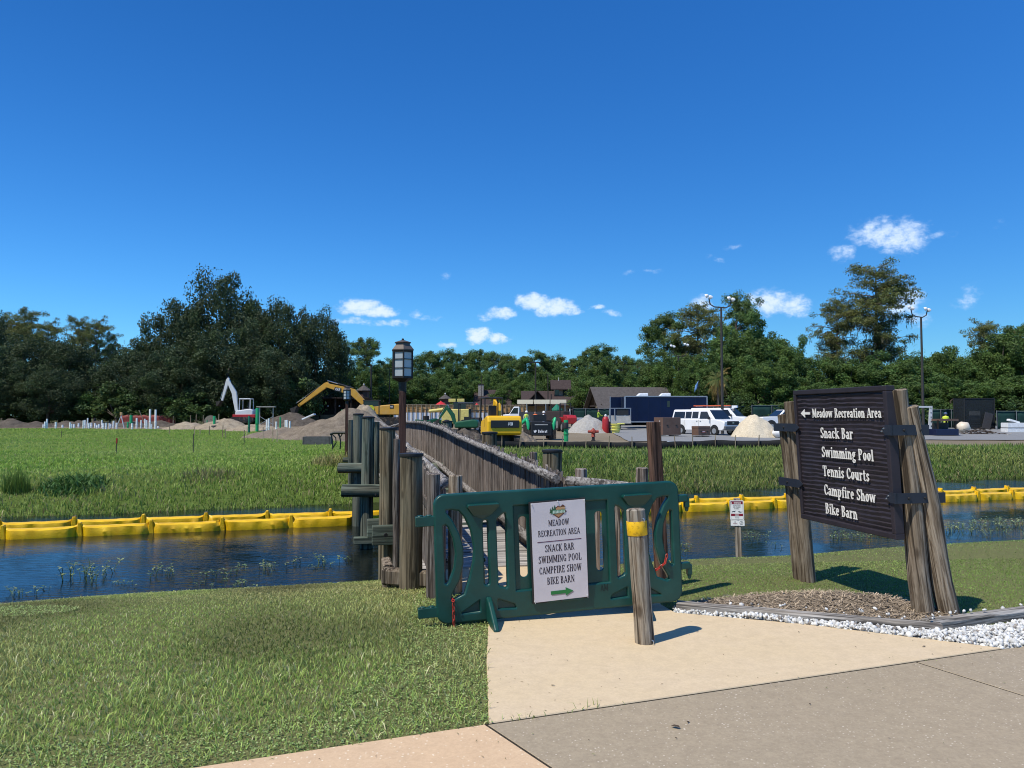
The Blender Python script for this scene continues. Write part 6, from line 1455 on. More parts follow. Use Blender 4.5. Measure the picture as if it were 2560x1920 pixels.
def skid_loader():
    p = spot(1350, 53); t = thing('compact_loader', 'compact loader with black rear and bright green lift arms beside the yellow mini excavator', 'loader', p, R(6))
    MB().prism([(-.72, .30), (.72, .26), (.72, 1.24), (-.70, 1.30)], -.6, .9).build('rear_body', M_MACHDK, t, bevel=.06, seg=3)
    MB().box((0, -.605, .80), (1.2, .02, .62)).build('rear_door', plain('black_door', (.012, .013, .016), .35), t)
    mb = MB(); put_text(mb, 'Bobcat', .10, .50, .20, .85, -.618, .006, 'c', weight=1.4); put_text(mb, 'EQUIPMENT RENTAL', .0, 1.02, .055, .7, -.618, .004, 'c') if all(c in GLYPH for c in 'QU') else None; mb.build('rear_lettering', plain('white_decal', (.8, .8, .8), .5), t)
    MB().box((0, -.62, 1.045), (.9, .006, .05)).build('decal_line', plain('pale_decal', (.5, .5, .48), .5), t); 
    mb = MB(); mb.prism([(-.50, .52), (-.42, .50), (-.34, .56), (-.30, .68), (-.36, .64), (-.40, .70), (-.46, .64), (-.52, .66)], -.624, -.618); mb.build('animal_head_decal', plain('white_decal', (.8, .8, .8), .5), t)
    for sg in (-1, 1):
        MB().prism([(-.24, .18), (.24, .18), (.24, 1.25), (-.24, 1.15)], -.5, 1.1).build('track', M_TRACK, t, (sg * .80, 0, -.12))
        MB().tube([(sg * .84, -.30, .35), (sg * .90, -.52, 1.15), (sg * .98, -.35, 1.46), (sg * 1.05, .9, 1.30)], [.10, .12, .10, .09], 8).build('lift_arm', sg_, t)
    MB().tube([(-.95, -.35, 1.44), (-1.30, -.1, 1.10), (-1.55, .05, .85)], [.12, .10, .09], 8).build('lift_arm', sg_, t); MB().box((-1.5, .05, .75), (.45, .5, .3), 0, Matrix.Rotation(R(-30), 3, 'Y')).build('arm_foot', sg_, t, bevel=.03)
    MB().box((0, .4, 1.5), (.9, .8, .45)).build('cab', M_MACHDK, t)
skid_loader()
def red_machine():
    p = spot(1420, 69); t = thing('red_tractor', 'small red tractor standing behind the grey stone pile', 'tractor', p, R(-80))
    MB().prism([(-.2, .7), (1.5, .7), (1.55, 1.25), (1.2, 1.45), (-.2, 1.5)], -.42, .42).build('bonnet', rd_, t, bevel=.06); MB().box((-.6, 0, 1.0), (.9, 1.1, .6)).build('body', rd_, t, bevel=.05)
    for x, r in ((-.6, .62), (1.1, .42)):
        for y in (-.72, .72): wheel(t, (x, y, r), r, .3)
    for y in (-.5, .5): MB().box((-.95, y, 1.9), (.07, .07, 1.3)).build('roll_bar', M_MACHDK, t)
    MB().box((-.95, 0, 2.55), (.07, 1.05, .07)).build('roll_bar', M_MACHDK, t); MB().box((-.55, 0, 1.55), (.5, .5, .5)).build('seat', M_MACHDK, t); MB().tube([(1.0, .2, 1.45), (1.0, .2, 2.25)], .04, 8).build('exhaust', M_MACHDK, t)
red_machine()
def flat_truck():
    p = spot(1330, 77); t = thing('utility_truck', 'white utility truck with long pale boxes on its rack behind the workers', 'truck', p, R(176))
    MB().prism([(1.2, .6), (3.3, .55), (3.4, 1.1), (2.9, 1.3), (2.2, 1.38), (1.75, 2.1), (1.2, 2.1)], -.98, .98).build('cab', M_WHITEV, t, bevel=.07, seg=3)
    for sg in (-1, 1): side_panel(t, 'side_window', [(1.35, 1.42), (2.12, 1.42), (1.75, 1.98), (1.35, 1.98)], lambda z: .98, M_GLASS, sg)
    mb = MB(); mb.hexa([(2.18, -.8, 1.42), (2.18, .8, 1.42), (1.78, .8, 2.02), (1.78, -.8, 2.02)], [(2.26, -.8, 1.44), (2.26, .8, 1.44), (1.84, .8, 2.04), (1.84, -.8, 2.04)]); mb.build('windscreen', M_GLASS, t)
    MB().box((-1.2, 0, 1.15), (4.7, 1.96, .9)).build('bed_box', plain('dark_bed', (.05, .05, .055), .5), t); MB().box((-1.0, 0, .68), (4.9, 1.7, .14)).build('chassis', M_MACHDK, t)
    for x in (-3.3, -1.4, .5):
        for y in (-.9, .9): MB().box((x, y, 1.98), (.06, .06, .8)).build('rack_post', M_RIM, t)
    cr = plain('cream_carton', (.72, .66, .50), .7, 0, .3, .06)
    for x in (-2.65, -1.0, .65): MB().box((x, 0, 2.58), (1.55, 1.7, .42)).build('long_box', cr, t)
    for x in (2.5, -1.6):
        for y in (-.9, .9): wheel(t, (x, y, .4), .4, .26)
flat_truck()
def dump_trailer():
    p = spot(1392, 74); t = thing('tipper_trailer', 'dark tipper trailer with a raised body behind the worker in white', 'trailer', p, R(170))
    MB().prism([(-1.2, .85), (1.1, .85), (1.35, 1.75), (-1.2, 1.75)], -.9, .9).build('body', plain('brown_black_steel', (.05, .035, .03), .6), t, bevel=.03); MB().box((0, 0, .72), (2.8, 1.2, .12)).build('frame', M_MACHDK, t)
    MB().box((-1.35, .92, 1.4), (.08, .05, 1.1)).build('white_edge', ow, t)
    for y in (-.95, .95): wheel(t, (.1, y, .45), .45, .28)
dump_trailer()
def buggies():
    gm = plain('buggy_green', (.015, .10, .05), .4)
    for i, (px, Y, lab) in enumerate(((1070, 78, 'small green site buggy in front of the timber shuttering'), (1195, 70, 'second site buggy with white body panels beside the green mini excavator'))):
        p = spot(px, Y); t = thing('site_buggy', lab, 'buggy', p, R(20 + 30 * i), None)
        MB().prism([(-1.2, .4), (1.3, .4), (1.35, .8), (.7, 1.0), (-.1, .8), (-1.2, .9)], -.65, .65).build('body', gm if i == 0 else ow, t, bevel=.05)
        for sx in (-.3, .6):
            for sy in (-.55, .55): MB().box((sx, sy, 1.35), (.05, .05, 1.0)).build('pillar', M_MACHDK, t)
        MB().box((.15, 0, 1.87), (1.1, 1.25, .06)).build('roof', M_MACHDK, t); MB().box((-.2, 0, 1.0), (.4, 1.0, .5)).build('seat', M_MACHDK, t)
        for x in (-.85, .9):
            for y in (-.6, .6): wheel(t, (x, y, .3), .3, .22)
buggies()
def telehandler():
    p = spot(1140, 74); t = thing('yellow_telehandler', 'pale yellow machine with two roof lamps behind the green mini excavator', 'machine', p, R(180)); py_ = plain('pale_machine_yellow', (.62, .52, .16), .5)
    MB().box((0, 0, 1.3), (2.6, 1.8, 1.4)).build('body', py_, t, bevel=.08); MB().box((-.4, 0, 2.3), (1.2, 1.5, .7)).build('cab', M_GLASS, t, bevel=.05)
    for y in (-.42, .42): MB().box((y, -.7, 2.85), (.7, .3, .32)).build('roof_lamp', py_, t, bevel=.04)
    MB().tube([(.9, 0, 2.0), (2.6, 0, 1.8)], .16, 8).build('boom', py_, t)
    for x in (-.8, .8):
        for y in (-.9, .9): wheel(t, (x, y, .5), .5, .35)
telehandler()
# ---------------------------------------------------------------- heaps
def heap(name, label, px, Y, base_w, hgt, mat, depth=None, seed=0, skew=0.0, cat='dirt pile', n=34, rough=.14, rz=0.0, power=1.25, group=None):
    p = spot(px, Y); rx = base_w / 2; ry = (depth or base_w * .8) / 2; vs, fs = [], []
    for j in range(n + 1):
        for i in range(n + 1):
            u, v = i / n * 2 - 1, j / n * 2 - 1; r = math.hypot(u, v); x, y = u * rx, v * ry
            us = (u - skew * (1 - abs(u)))
            z = hgt * max(0, 1 - math.hypot(us, v) ** power); z *= 1 + .22 * mnoise.noise((u * 2 + seed, v * 2, 1)); z += rough * hgt * (mnoise.noise((u * 5, v * 5, seed)) * .6 + mnoise.noise((u * 13, v * 13, seed)) * .35) * (1 if r < .95 else .15)
            vs.append((x, y, (z if r < 1 else -.05 - .1 * (r - 1)) + hv(p.x + x, p.y + y) - p.z))
    for j in range(n):
        for i in range(n): a = j * (n + 1) + i; fs.append((a, a + 1, a + n + 2, a + n + 1))
    mb = MB(); mb.add(vs, fs, 0, True); return tag(mb.build(name, mat, None, p), label, cat, group)
def dirtmat(name, a, b, s=2.2):
    t = NT(name); v = t.coords(rand=True); n = t.noise(v, s, 8, .72); n2 = t.noise(v, s * 9, 5, .7); t.bump(n2, .9, .06); c = t.ramp(n, [(.32, a), (.66, b)]); c = t.mix(t.ramp(n2, [(.3, (.6,) * 3), (.6, (0, 0, 0))]), c, tuple(x * .55 for x in a)); return t.fin(c, .95, 0, .1)
M_D1 = dirtmat('grey_brown_dirt', (.15, .12, .09), (.30, .25, .19)); M_D2 = dirtmat('light_sandy_dirt', (.25, .20, .14), (.44, .37, .27)); M_D3 = dirtmat('dark_topsoil', (.07, .058, .046), (.16, .135, .11)); M_SAND = dirtmat('pale_sand', (.60, .51, .37), (.72, .63, .47), 1.2); M_GRAV = dirtmat('grey_crushed_stone', (.36, .345, .31), (.52, .50, .46), 6)
heap('dirt_pile', 'large grey brown dirt pile sloping down beside the bridge lamp', 845, 55, px2m(330, 55), 2.2, M_D1, 7, 3, .30, rough=.2, power=1.3)
heap('dirt_pile', 'lighter dirt pile in front of the large yellow excavator', 912, 62, px2m(150, 62), 2.5, M_D2, 5, 5, -.1, rough=.18, power=1.2)
heap('dirt_pile', 'low spread of broken soil at the foot of the big dirt pile', 720, 58, px2m(230, 58), .7, M_D1, 5, 8, 0, rough=.3)
heap('dirt_pile', 'sandy low mound in front of the white mini excavator', 560, 74, px2m(160, 74), 1.05, M_D2, 4, 11, 0, rough=.25); heap('dirt_pile', 'small sandy mound beside the green capped pipe', 470, 75, px2m(130, 75), .7, M_D2, 4, 12, 0, rough=.3); heap('dirt_pile', 'low sandy mound between stakes and green pipes', 640, 70, px2m(150, 70), .6, M_D2, 4, 13, 0, rough=.3)
for i, (x, w, h) in enumerate(((25, 90, .9), (95, 70, .6), (165, 80, .65), (240, 60, .6), (330, 80, .6), (395, 90, .65), (60, 120, .5), (200, 60, .7), (290, 70, .5))):
    heap('soil_mound', 'dark loose soil mound along the pipe field edge', x, 79.5 + (i % 3), px2m(w * 1.3, 79), h, M_D3, 3, 20 + i, 0, cat='soil mound', n=20, rough=.25, group='soil mounds along the pipe field')
heap('dirt_pile', 'dug dark earth beside the green mini excavator', 1165, 50, 3.2, .8, M_D3, 3, 41, 0, rough=.3); heap('dirt_pile', 'loose brown soil under the green loader arm', 1295, 50, 2.6, .7, M_D1, 2.5, 42, 0, rough=.35)
heap('stone_pile', 'pale grey crushed stone pile in front of the open pavilion', 1476, 67, px2m(118, 67), 1.55, M_GRAV, 3.5, 51, -.12, 'stone pile', rough=.10, power=1.35)
heap('sand_pile', 'cream coloured sand pile beside the white van', 1893, 57, px2m(132, 57), 1.62, M_SAND, 3.6, 52, -.25, 'sand pile', rough=.12, power=1.55)
heap('earth_bank', 'dark earth bank below the boom of the large yellow excavator', 725, 84, px2m(170, 84), 1.5, M_D3, 5, 55, 0, 'earth bank')
# ---------------------------------------------------------------- pipes, stakes, small things
M_PVC = plain('white_pvc', (.76, .76, .74), .4, 0, .4, .05); M_GPVC = plain('green_pvc', (.02, .30, .11), .4, 0, .4, .08); M_GPVD = plain('dark_green_pvc', (.01, .13, .07), .45)
def pipe(px, top, Y, dia, mat, label, group, lean=0.0, cap=None):
    p = spot(px, Y); h = max(.2, at(px, top, Y).z - p.z); t = thing('standing_pipe', label, 'pipe', p, 0, group, (0, lean, rgp.uniform(0, 3)))
    MB().lathe([(dia / 2, -.1), (dia / 2, h - .02), (dia / 2 * .96, h), (dia / 2 * .8, h), (dia / 2 * .8, h - .12)], 14).build('pipe', mat, t); MB().lathe([(dia * .52, h * .30), (dia * .57, h * .31), (dia * .57, h * .31 + .1), (dia * .52, h * .31 + .11)], 14).build('coupling', mat, t)
rgp = random.Random(77)
WP = 'thin white plastic pipe standing in the pipe field'; 
for x, top in ((109, 1061), (113, 1054), (118, 1047), (140, 1055), (157, 1062), (176, 1056), (180, 1060), (186, 1060), (197, 1058), (209, 1051), (213, 1050), (219, 1045), (229, 1057), (238, 1058), (248, 1060), (255, 1050), (259, 1058), (266, 1057), (274, 1058), (277, 1060), (284, 1052), (223, 1058), (243, 1062), (292, 1057), (331, 1058), (342, 1045), (353, 1050), (363, 1047), (367, 1050), (379, 1060), (396, 1070)):
    pipe(x, top, 75.5 + rgp.uniform(-1.5, 2), .15 * rgp.uniform(.85, 1.15), M_PVC, WP, 'white pipes in the pipe field', rgp.uniform(-.02, .02))
for x, top, Y in ((375, 1023, 75), (389, 1024, 75)): pipe(x, top, Y, .19, M_PVC, 'tall white plastic pipe rising above the others', 'tall white pipes')
for x, top, Y in ((667, 1049, 66), (672, 1046, 66), (691, 1054, 64), (714, 1050, 63), (718, 1050, 63), (725, 1053, 63)): pipe(x, top, Y, .14, M_PVC, 'white plastic pipe at the foot of the big dirt pile', 'white pipes by the dirt pile')
for x, top, Y, d, m, lab in ((328, 1038, 80, .30, M_GPVC, 'fat green pipe beside the orange netting'), (320, 1055, 76, .17, M_GPVC, 'short green pipe next to the fat green pipe'), (536, 1040, 73, .24, M_GPVC, 'green pipe with a black cap in the sandy mound'), (623, 1040, 66, .18, M_GPVD, 'dark green pipe under the white excavator cab'), (643, 1020, 68, .28, M_GPVC, 'tall thick green pipe right of the white mini excavator'), (701, 1042, 64, .13, M_GPVC, 'thin bright green pipe among the white pipes'), (518, 1050, 76, .10, M_GPVC, 'thin green pipe near the wooden reel'), (855, 1024, 60, .13, M_GPVC, 'thin green pipe behind the far lantern'), (1415, 1050, 50.5, .30, M_GPVC, 'fat green pipe standing on the pale ground near the hydrant')):
    pipe(x, top, Y, d, m, lab, None)
MB_ = MB
for x, Y in ((536, 72.7),): 
    p = spot(x, Y); tag(MB().lathe([(.26, 0), (.30, .12), (.30, .30), (.22, .42)], 14).build('pipe_collar', M_BLACK, None, p), 'black rubber collar round the green pipe', 'pipe collar')
p = spot(1414, 50.4); tag(MB().lathe([(.165, 0), (.19, .02), (.19, .35), (.165, .40)], 14).build('pipe_collar', M_BLACK, None, p + Vector((0, 0, .85))), 'black sleeve on top of the fat green pipe by the hydrant', 'pipe collar')
M_STAKE = wood('raw_stake', (.22, .17, .11), (.46, .38, .27), 2, 40, .9, .3); M_DSTAKE = plain('dark_stake', (.05, .045, .04), .8)
def stake(px, base, top, w, mat, label, group, flag=None, Y=None):
    q = gp(px, base, 0) if Y is None else spot(px, Y); p = Vector((q.x, q.y, hv(q.x, q.y))); h = max(.25, at(px, top, q.y).z - p.z); t = thing('survey_stake', label, 'stake', p, 0, group, (0, rgp.uniform(-.04, .04), 0))
    MB().hexa([(-w / 2, -w / 2, -.1), (w / 2, -w / 2, -.1), (w / 2, w / 2, -.1), (-w / 2, w / 2, -.1)], [(-w / 2, -w / 2, h), (w / 2, -w / 2, h), (w / 2, w / 2, h), (-w / 2, w / 2, h)]).build('stake', mat, t)
    if flag: MB().box((0, 0, h - .12), (w * 1.7, w * 1.7, .22)).build('painted_tip', flag, t)
redp = plain('stake_red', (.35, .02, .02), .6)
stake(290, 1135, 1095, .03, M_DSTAKE, 'thin dark stake with a red tip alone in the meadow', None, redp); stake(483, 1132, 1085, .03, M_DSTAKE, 'thin dark stake standing in the bright meadow', 'dark stakes in the meadow'); stake(610, 1112, 1085, .03, M_DSTAKE, 'thin dark stake standing in the bright meadow', 'dark stakes in the meadow'); stake(153, 1095, 1078, .03, M_DSTAKE, 'thin dark stake standing in the bright meadow', 'dark stakes in the meadow')
for x, b, tp in ((486, 1092, 1068), (500, 1090, 1072), (523, 1092, 1065), (556, 1096, 1062), (563, 1096, 1072), (610, 1100, 1075), (617, 1098, 1068), (657, 1100, 1068), (682, 1104, 1070), (693, 1106, 1075), (423, 1090, 1066)): stake(x, b, tp, .045, M_STAKE, 'pale wooden stake along the dug edge of the meadow', 'wooden stakes along the dug edge')
for x, tp in ((4, 1045), (58, 1055), (433, 1040), (477, 1038), (490, 1036), (508, 1038), (547, 1035)): stake(x, 0, tp, .06, M_STAKE, 'wooden stake beside the orange netting under the oaks', 'stakes under the oaks', None, 82)
# orange safety netting
def netting():
    a, b = at(300, 1050, 84), at(438, 1050, 84); t = thing('safety_netting', 'sagging orange red safety netting in front of the oaks', 'netting', (a.x, 84, hv(a.x, 84)))
    m = NT('orange_net'); v = m.coords((9, 9, 9), False); n = m.noise(v, 1, 3); mt = m.fin(m.ramp(n, [(.35, (.11, .012, .009)), (.65, (.24, .03, .02))]), .7)
    L = b.x - a.x; n_ = 30; vs = []
    for i in range(n_ + 1):
        for j in range(5): vs.append((L * i / n_, .06 * mnoise.noise((i * .6, j, 1)), .1 + (1.12 + .12 * mnoise.noise((i * .35, 0, 4))) * j / 4))
    mb = MB(); mb.add(vs, [(i * 5 + j, i * 5 + 5 + j, i * 5 + 6 + j, i * 5 + 1 + j) for i in range(n_) for j in range(4)], 0, True); o = mb.build('net', mt, t); s = o.modifiers.new('solid', 'SOLIDIFY'); s.thickness = .012
    for i in range(8): MB().box((L * i / 7, .06, .65), (.05, .05, 1.35)).build('stake', M_STAKE, t)
netting()
def tripod():
    p = spot(303, 76); t = thing('survey_tripod', 'surveyor tripod with white legs beside the fat green pipe', 'tripod', p)
    for dx, dy in ((-.45, -.1), (.4, -.2), (.1, .5)): MB().beam((0, 0, 1.25), (dx, dy, 0), .05, .05).build('leg', ow, t)
    MB().box((0, 0, 1.42), (.2, .2, .3)).build('instrument', plain('instrument_tan', (.45, .30, .14), .5), t, bevel=.02)
tripod()
p = spot(356, 79); tag(MB().beam((-.35, 0, 1.75), (.35, 0, .2), .09, .05).build('leaning_board', M_STAKE, None, p), 'raw board leaning between the white pipes', 'board')
def reel():
    p = spot(527, 80); t = thing('cable_reel', 'wooden cable reel under the white excavator arm', 'reel', p + Vector((0, 0, .62)), R(15), None, (R(90), 0, R(20)))
    for z in (-.32, .32): MB().lathe([(.1, z - .04), (.62, z - .04), (.62, z + .04), (.1, z + .04)], 24).build('flange', M_STAKE, t)
    MB().cyl((0, 0, -.3), (0, 0, .3), .28, n=18).build('drum', M_STAKE, t)
reel()
def scaffold():
    p = spot(668, 72); t = thing('steel_frame', 'light steel frame with a flat top board beside the tall thick green pipe', 'frame', p)
    for x in (-.7, .55): MB().box((x, 0, 1.05), (.06, .06, 2.1)).build('upright', M_RIM, t)
    MB().box((-.1, 0, 2.12), (1.7, .5, .07)).build('top_board', plain('grey_board', (.46, .44, .40), .8), t); MB().beam((-.65, 0, .5), (.5, 0, 1.2), .04, .04).build('brace', M_RIM, t); MB().beam((-.65, 0, 1.2), (.5, 0, .5), .04, .04).build('brace', M_RIM, t); MB().box((-.1, 0, .3), (1.3, .05, .05)).build('cross_bar', M_RIM, t)
scaffold()
p = at(772, 1042, 56); tag(MB().box((0, 0, 0), (.95, .6, .10), 0, Matrix.Rotation(R(-24), 3, 'Y')).build('white_foam_board', plain('white_foam', (.75, .76, .76), .6), None, p, bevel=.02), 'white board lying on the shoulder of the big dirt pile', 'board')
def skip():
    p = spot(795, 45.5); t = thing('drainage_box', 'open grey concrete drainage box in front of the dirt pile', 'concrete box', p, R(8)); m = plain('rough_concrete', (.12, .115, .11), .9, 0, .2, .3)
    for x, y, sx, sy in ((0, -.55, 1.5, .1), (0, .55, 1.5, .1), (-.75, 0, .1, 1.2), (.75, 0, .1, 1.2)): MB().box((x, y, .22), (sx, sy, .48)).build('wall', m, t)
skip()
def wet_area(): pass
# ---------------------------------------------------------------- timber shuttering wall
def shuttering():
    a, b = at(984, 1040, 100), at(1318, 1040, 104); t = thing('shuttering_wall', 'long plywood shuttering wall above white boards behind the machines', 'wall', (a.x, 100, hv(a.x, 100)), math.atan2(b.y - 100, b.x - a.x)); L = math.hypot(b.x - a.x, b.y - 100)
    M_PLY = wood('orange_plywood', (.42, .23, .085), (.62, .38, .17), 0, 14, .8, .2, None, .12); n = 30; pw = L / n; me = MB().box((0, 0, 0), (pw - .04, .05, .95)).mesh('plywood_panel', M_PLY); mw = MB().box((0, 0, 0), (pw - .03, .05, 1.55)).mesh('white_board', plain('white_board', (.78, .78, .77), .6, 0, .3, .05)); pm = MB().box((0, 0, 0), (.09, .14, 2.6)).mesh('stud', M_STAKE)
    for i in range(n):
        link('plywood_panel', me, t, (pw * (i + .5), 0, 2.10)); link('stud', pm, t, (pw * i, -.09, 1.30))
        if i < 24: link('white_board', mw, t, (pw * (i + .5), -.02, .83))
    MB().box((L / 2, -.02, 2.62), (L, .16, .09)).build('top_plate', M_STAKE, t); MB().box((L / 2, .3, 1.2), (L, .3, 2.4)).build('core', plain('rough_concrete', (.12, .115, .11), .9), t)
shuttering()
def parasol(px, top, Y, w, col, nm, label):
    p = spot(px, Y); h = at(px, top, Y).z - p.z; t = thing('parasol', label, 'parasol', p, 0); m = plain('canvas_' + nm, col, .8)
    r = w / 2; mb = MB(); mb.lathe([(r, h - .95), (r * 1.02, h - .75), (.05, h)], 8, 0, (0, 0, 0), False); mb.build('canopy', m, t); MB().cyl((0, 0, 0), (0, 0, h + .1), .04, n=8).build('pole', M_STAKE, t)
    for k in range(8): a = R(45 * k + 22); MB().beam((0, 0, h - .12), (math.cos(a) * r, math.sin(a) * r, h - .8), .03, .03).build('rib', M_STAKE, t)
parasol(1102, 1003, 106, 2.3, (.55, .02, .03), 'red', 'red parasol above the shuttering wall near the pale yellow machine'); parasol(1192, 1008, 106, 1.5, (.55, .02, .03), 'red', 'red parasol between the green mini excavator and the yellow one'); parasol(1392, 1010, 100, 1.5, (.01, .16, .10), 'green', 'green parasol by the lodge')
# ---------------------------------------------------------------- buildings
def shingles(name, a, b):
    t = NT(name); v = t.coords((1, 1, 1), False); br = t.n('ShaderNodeTexBrick'); br.inputs['Scale'].default_value = 3.2; br.inputs['Color1'].default_value = (*a, 1); br.inputs['Color2'].default_value = (*b, 1); br.inputs['Mortar'].default_value = (*[x * .5 for x in a], 1); br.inputs['Mortar Size'].default_value = .03; t.L.new(v, br.inputs['Vector']); n = t.noise(v, 3, 6, .7)
    return t.fin(t.mix(.5, br.outputs['Color'], t.ramp(n, [(.3, a), (.7, b)])), .9, 0, .15)
M_RF = shingles('grey_brown_shingles', (.068, .06, .056), (.13, .117, .108)); M_RF2 = shingles('dark_brown_shingles', (.045, .032, .03), (.085, .064, .06)); M_DW = wood('dark_stained_timber', (.018, .014, .012), (.055, .042, .035), 2, 20, .85, .3); M_TANW = plain('tan_wall', (.33, .26, .17), .85)
def gable(t, L, Wd, eave, ridge, mat, ov=.5, th=.14, axis=0, o=(0, 0, 0), nm='roof'):
    mb = MB(); s = (ridge - eave) / (Wd / 2)
    for sg in (-1, 1):
        a = [(-L / 2 - ov, sg * (Wd / 2 + ov), eave - s * ov), (L / 2 + ov, sg * (Wd / 2 + ov), eave - s * ov), (L / 2 + ov, 0, ridge), (-L / 2 - ov, 0, ridge)]
        lo = [Vector(p) for p in a]; hi = [Vector(p) + Vector((0, 0, th)) for p in a]
        if sg > 0: lo, hi = lo[::-1], hi[::-1]
        mb.hexa(lo, hi)
    r = mb.build(nm, mat, t, o, (0, 0, R(90) * axis)); return r
def pavilion():
    c = at(1572, 1040, 95); t = thing('pavilion', 'open sided pavilion with a grey shingle gable roof behind the navy trailer', 'building', (c.x, 95, hv(c.x, 95)), R(9)); L, Wd = 8.6, 6.0; eave, ridge = 2.3, 4.55
    gable(t, L, Wd, eave, ridge, M_RF, .6)
    for x in (-L / 2, -L / 6, L / 6, L / 2):
        for y in (-Wd / 2, Wd / 2): MB().box((x, y, eave / 2), (.22, .22, eave)).build('column', M_DW, t)
        for sg in (-1, 1): MB().beam((x, sg * Wd / 2, eave + .02), (x, 0, ridge - .04), .12, .2).build('rafter', M_DW, t)
        MB().box((x, 0, eave + .05), (.14, Wd, .22)).build('tie_beam', M_DW, t); MB().box((x, 0, (eave + ridge) / 2), (.14, .14, ridge - eave)).build('king_post', M_DW, t)
    for y in (-Wd / 2, Wd / 2): MB().box((0, y, eave - .1), (L, .16, .24)).build('wall_plate', M_DW, t)
    MB().box((.2, Wd / 2 - .1, 1.1), (L, .12, 2.2)).build('back_screen', M_DW, t)
    for y in (-1, 1): MB().lathe([(.32, 0), (.05, .16)], 10).build('hanging_lamp', plain('lamp_shade_cream', (.5, .46, .36), .6), t, (-L / 2 + .6, y * .9, eave - .1))
pavilion()
def lodge():
    c = at(1378, 1040, 125); t = thing('lodge', 'dark timber lodge with steep brown gables and a dormer tower', 'building', (c.x, 125, hv(c.x, 125)))
    MB().box((0, 0, 1.5), (8.6, 6, 3.0)).build('wall', M_TANW, t); gable(t, 9.0, 7, 2.9, 5.0, M_RF2, .4); gable(t, 4.6, 4.2, 2.7, 4.9, M_RF2, .5, .14, 1, (-2.4, -2.9, 0), 'front_gable')
    MB().prism([(-2.2, 2.6), (2.2, 2.6), (0, 4.75)], -5.2, -5.0).build('gable_face', M_DW, t, (-2.4, 0, 0)); MB().box((1.5, -.3, 4.7), (2.0, 2.0, 2.0)).build('dormer_tower', M_TANW, t); gable(t, 2.4, 2.4, 5.7, 6.8, M_RF2, .45, .12, 0, (1.5, -.3, 0), 'dormer_roof')
    for x in (.9, 2.1): MB().box((x, -1.32, 4.9), (.6, .05, 1.0)).build('window', M_GLASS, t)
    for x in (1.2, 3.0): MB().box((x, -3.03, 1.6), (1.0, .06, 1.2)).build('window', M_GLASS, t)
    MB().box((4.5, -3.2, 2.2), (3.4, 1.6, .12), 0, Matrix.Rotation(R(14), 3, 'X')).build('porch_roof', M_RF2, t)
    MB().cyl((1.2, -.4, 6.7), (1.2, -.4, 7.3), .05, n=6).build('vent_pipe', ow, t)
lodge()
def cottage():
    c = at(1232, 1040, 132); t = thing('cottage', 'low brown roofed cottage with a stone chimney behind the yellow mini excavator', 'building', (c.x, 132, hv(c.x, 132))); MB().box((0, 0, 1.6), (5.2, 5, 3.2)).build('wall', M_DW, t); gable(t, 5.6, 5.6, 3.1, 5.4, M_RF2, .4)
    MB().box((-2.0, -1, 5.4), (.9, .9, 2.0)).build('chimney', plain('chimney_stone', (.30, .28, .26), .9, 0, .2, .3), t); MB().box((-2.0, -1, 6.45), (1.05, 1.05, .12)).build('chimney_cap', M_DW, t)
    for x in (-1.2, 1.2): MB().box((x, -2.53, 1.7), (.9, .06, 1.1)).build('window', M_GLASS, t)
cottage()
def kiosk(px, top, Y, w, label):
    c = at(px, 1040, Y); z0 = hv(c.x, Y); h = at(px, top, Y).z - z0; t = thing('kiosk', label, 'kiosk', (c.x, Y, z0)); MB().lathe([(w * .36, 0), (w * .36, h - w * .38)], 8, 0, (0, 0, 0), False).build('wall', plain('rust_brown_wall', (.10, .055, .04), .8), t); MB().lathe([(w / 2, h - w * .40), (w / 2, h - w * .36), (w * .10, h - .15), (.02, h)], 8, 0, (0, 0, 0), False).build('roof', M_RF, t); MB().ball((0, 0, h + .05), .12, 8, 5).build('finial', ow, t)
kiosk(909, 962, 108, 2.2, 'round brown kiosk with a pointed roof behind the yellow boom'); kiosk(1113, 985, 112, 1.9, 'small kiosk roof with white speakers above the red parasol'); 
def shed():
    c = at(825, 1040, 96); t = thing('storage_shed', 'long dark open shed behind the boom of the large excavator', 'shed', (c.x, 96, hv(c.x, 96)), R(2)); L = px2m(190, 96)
    MB().box((0, 1.5, 1.6), (L, .2, 3.2)).build('back_wall', M_DW, t); MB().box((0, 0, 3.3), (L + .6, 3.6, .16)).build('roof', M_DW, t); MB().box((0, -.4, .65), (L, .15, 1.2)).build('plank_front', wood('tan_plank_front', (.14, .10, .06), (.30, .22, .14), 0, 20, .85, .3), t)
    for i in range(6): MB().box((-L / 2 + L * i / 5, -1.5, 1.65), (.16, .16, 3.3)).build('column', M_DW, t)
    for i in range(3): MB().ball((-1.5 + i * 1.4, -.8, 2.3), .10, 8, 5).build('hanging_bulb', ow, t)
shed()
